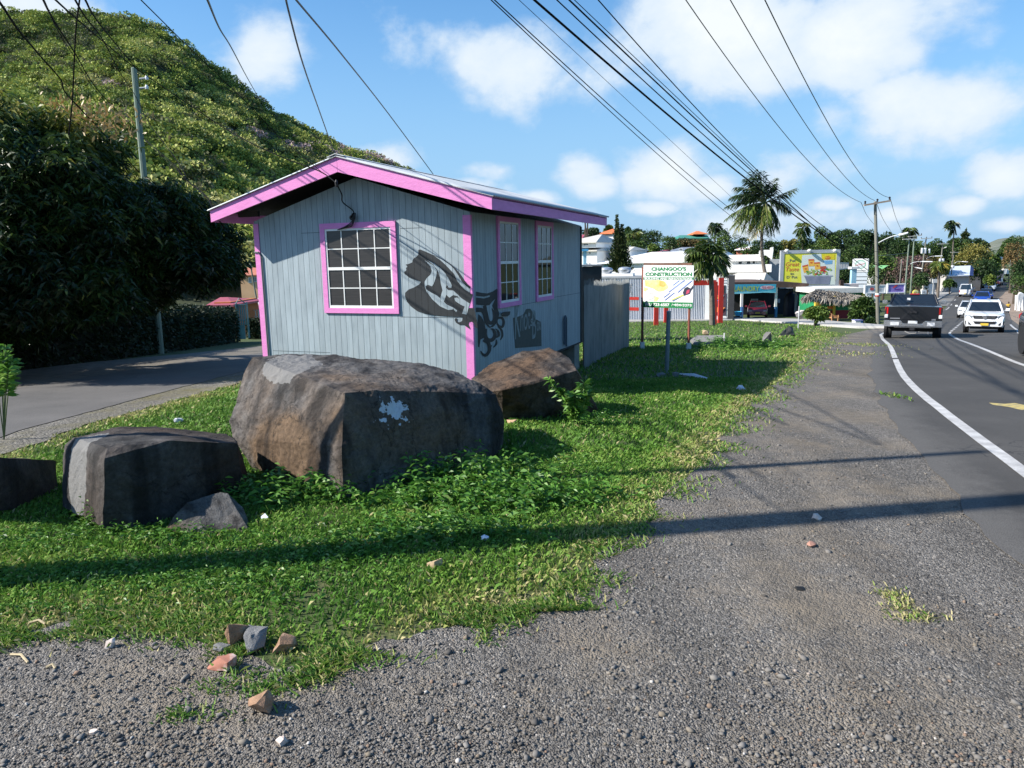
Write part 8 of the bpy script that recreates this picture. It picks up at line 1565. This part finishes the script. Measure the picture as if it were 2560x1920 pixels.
fit_wire('upper of the pair of thin cables left of the thickest one', (Sb[0]-.3, Sb[1]+.5), (at(c5(900, 700), 62).x, 62), W7((60, 0), (260, 190), (560, 450), (800, 675), (1000, 830), (1030, 862)), .013); fit_wire('lower of the pair of thin cables left of the thickest one', (Sb[0]-.4, Sb[1]+.5), (at(c5(900, 700), 62).x, 62), W7((48, 0), (250, 200), (540, 455), (790, 690), (1000, 862)), .012); fit_wire('faintest wire crossing the sky left of the thickest cable', (Sb[0]-.2, Sb[1]+.5), (at(c5(900, 700), 66).x, 66), W7((150, 0), (400, 215), (640, 445), (900, 690), (1000, 780)), .007)
for i, (px0, tp, lab) in enumerate(((835, (1550, 822), 'left power line running down to the nearest cross arm'), (1015, (1605, 815), 'middle power line running down to the nearest cross arm'), (1165, (1665, 803), 'right power line running down to the nearest cross arm'))):
    E = at(d7(*tp), P1Y-.12); ex = E.x-g1.x; mids = {835: [(1000, 232), (1200, 490), (1390, 715)], 1015: [(1150, 220), (1320, 500), (1480, 715)], 1165: [(1270, 235), (1400, 480), (1530, 680)]}[px0]
    Sx = (Sb[0]+1.6+i*.9+ex*.3, Sb[1]-1.2-.5*i); fit_wire(lab, Sx, (E.x, E.y), W7((px0, 0), *mids, tp), .013, mat=WIREM)
def wire(label, pts, r_, mat=CABLE, k=6, name='overhead_wire', group=WG): return tag(MB().tube(catmull([at(p, Y) for p, Y in pts], k), r_, 6).build(name, mat, smooth=True), label, 'wire', group)
S7 = lambda *l: [(d7(*p), Y) for p, Y in l]
for a, b_, lab in (((1550, 824), (1602, 912), 'left line sagging from the nearest cross arm to the next pole'), ((1610, 820), (1680, 955), 'middle line sagging from the nearest cross arm to the next pole'), ((1668, 806), (1722, 955), 'right line sagging from the nearest cross arm to the next pole')):
    wire(lab, S7((a, P1Y), (((a[0]*.55+b_[0]*.45), (a[1]*.5+b_[1]*.5)+8), 70), (b_, 94)), .018, WIREM)
C1 = lambda *l: [(c1(x, y), Y) for x, y, Y in l]
wire('black drop cable ending in the dark tree top at the far left', C1((-120, -100, 6), (0, 20, 7.5), (130, 210, 10), (290, 400, 13), (420, 550, 15), (452, 640, 15.5), (600, 800, 16), (960, 1190, 20)), .014)
wire('thick twisted cable sweeping past the wooden pole to the shack eave', C1((230, -160, 5), (300, 0, 7), (375, 145, 9), (520, 370, 13), (690, 640, 18), (935, 895, 25.3), (1010, 970, 25.3), (1190, 1130, 20), (1290, 1245, 16.5), (1420, 1350, 13.5), (1500, 1500, 11.9), (1550, 1575, 11.7)), .011)
wire('second strand running close beside the thick twisted cable', C1((240, -160, 5), (310, 15, 7), (400, 210, 9), (500, 370, 13), (680, 650, 18), (930, 890, 25.5), (1010, 975, 25.5), (1180, 1140, 20), (1300, 1250, 16.5), (1500, 1430, 13), (1560, 1470, 12)), .006)
wire('cable from the top left of the sky to the shack ridge', C1((230, -160, 4), (385, 0, 6), (530, 130, 8), (700, 275, 11), (930, 465, 14.5), (1200, 650, 14), (1600, 915, 12.5), (1930, 1078, 11))+[(c2(820, 130), 10.4), (c2(940, 212), 9.75)], .008)
wire('cable looping from the sky past the wooden pole to the eave cable', C1((420, -200, 5), (520, 0, 7), (600, 130, 9), (720, 290, 13), (840, 520, 19), (925, 645, 25.2), (1030, 850, 24), (1090, 930, 23), (1250, 1150, 18), (1290, 1245, 16.5)), .010)
wire('thin wire parallel to the looping cable near the top of the hill', C1((540, -100, 6), (590, 0, 7), (700, 180, 10), (930, 460, 18)), .010)
wire('near vertical slack cable hanging into the dark tree top', C1((570, -200, 12), (550, 0, 12.5), (525, 200, 13.5), (512, 450, 14.5), (500, 700, 15), (475, 935, 15.2)), .013)
wire('thin line over the hill slope to the shack ridge', C1((850, -120, 5), (975, 0, 6.5), (1350, 370, 9), (1700, 705, 10.5), (1936, 950, 10.8))+[(c2(760, 70), 10.5), (c2(840, 138), 10.3)], .005)
wire('thin wire crossing the cloud above the hill slope', C1((1390, -100, 7), (1435, 0, 8), (1520, 200, 12), (1600, 330, 16), (1700, 520, 24), (1790, 680, 32)), .013, WIREM)
wire('thin wire falling steeply toward the shack ridge', [(o_(612, -30), 6), (o_(625, 30), 7), (o_(655, 140), 9), (o_(690, 240), 12), (o_(722, 330), 16)], .009, WIREM); wire('long thin wire crossing the blue sky behind the shack roof', [(o_(610, -40), 6), (o_(640, 0), 7), (o_(740, 120), 10), (o_(850, 260), 15), (o_(962, 412), 22)], .010, WIREM)
wire('faint wire from pole to pole in front of the right trees', [(c6(130, 600), P1Y), (c6(280, 590), 70), (c6(425, 570), 95)], .02, WIREM)
# cable from the ridge down to the anchor on the gable
e0 = at(c2(940, 215), 9.75); an = HM @ (fpt(c2(1058, 455))+Vector((0, -.05, 0)))
tag(MB().tube(catmull([e0, e0+Vector((.02, .2, -.12)), an+Vector((-.1, -.05, .22)), an+Vector((.05, -.06, .09)), an]), .009, 6).build('overhead_wire', CABLE, smooth=True), 'short loose cable hanging from the ridge to the gable anchor', 'wire', WG)
tag(MB().lathe(e0+Vector((0, .02, 0)), [(.012, -.045), (.02, -.02), (.02, .02), (.008, .045)], 8).build('cable_clamp', BLK, smooth=True), 'small grey cable clamp hanging under the ridge', 'clamp')

# trees on the other side of the road, outside the photo but mirrored in the shack's side windows
for i, (x, y, h) in enumerate(((19, 1, 5.5), (22, 9, 6.5), (30, 17, 6), (17, -8, 6))):
    r = np.random.default_rng(400+i); c = (x, y, zg(0, y)+h*.62); P, q, idx = crown_pts(2600, c, (3.6, 3.6, h*.5), r, 18); N_ = unit(q+r.normal(size=q.shape)*.8); V, F = leaf_quads(P, N_, .5*r.uniform(.6, 1.3, len(P)), .3*np.ones(len(P)), .2, r); rt = thing('tree', 'roadside tree across the road, right of the photo and mirrored in the shack windows', 'tree', (x, y, zg(0, y)), group='trees across the road'); npmesh('crown', V, F, GREENS['d'], rt, rnd=np.repeat(np.clip(.5+.2*r.normal(size=len(P)), 0, 1), 4)); MB().tube([(x, y, zg(0, y)-.2), (x+.1, y, zg(0, y)+h*.6)], [.22, .14], 8).build('trunk', BARK, rt, smooth=True)
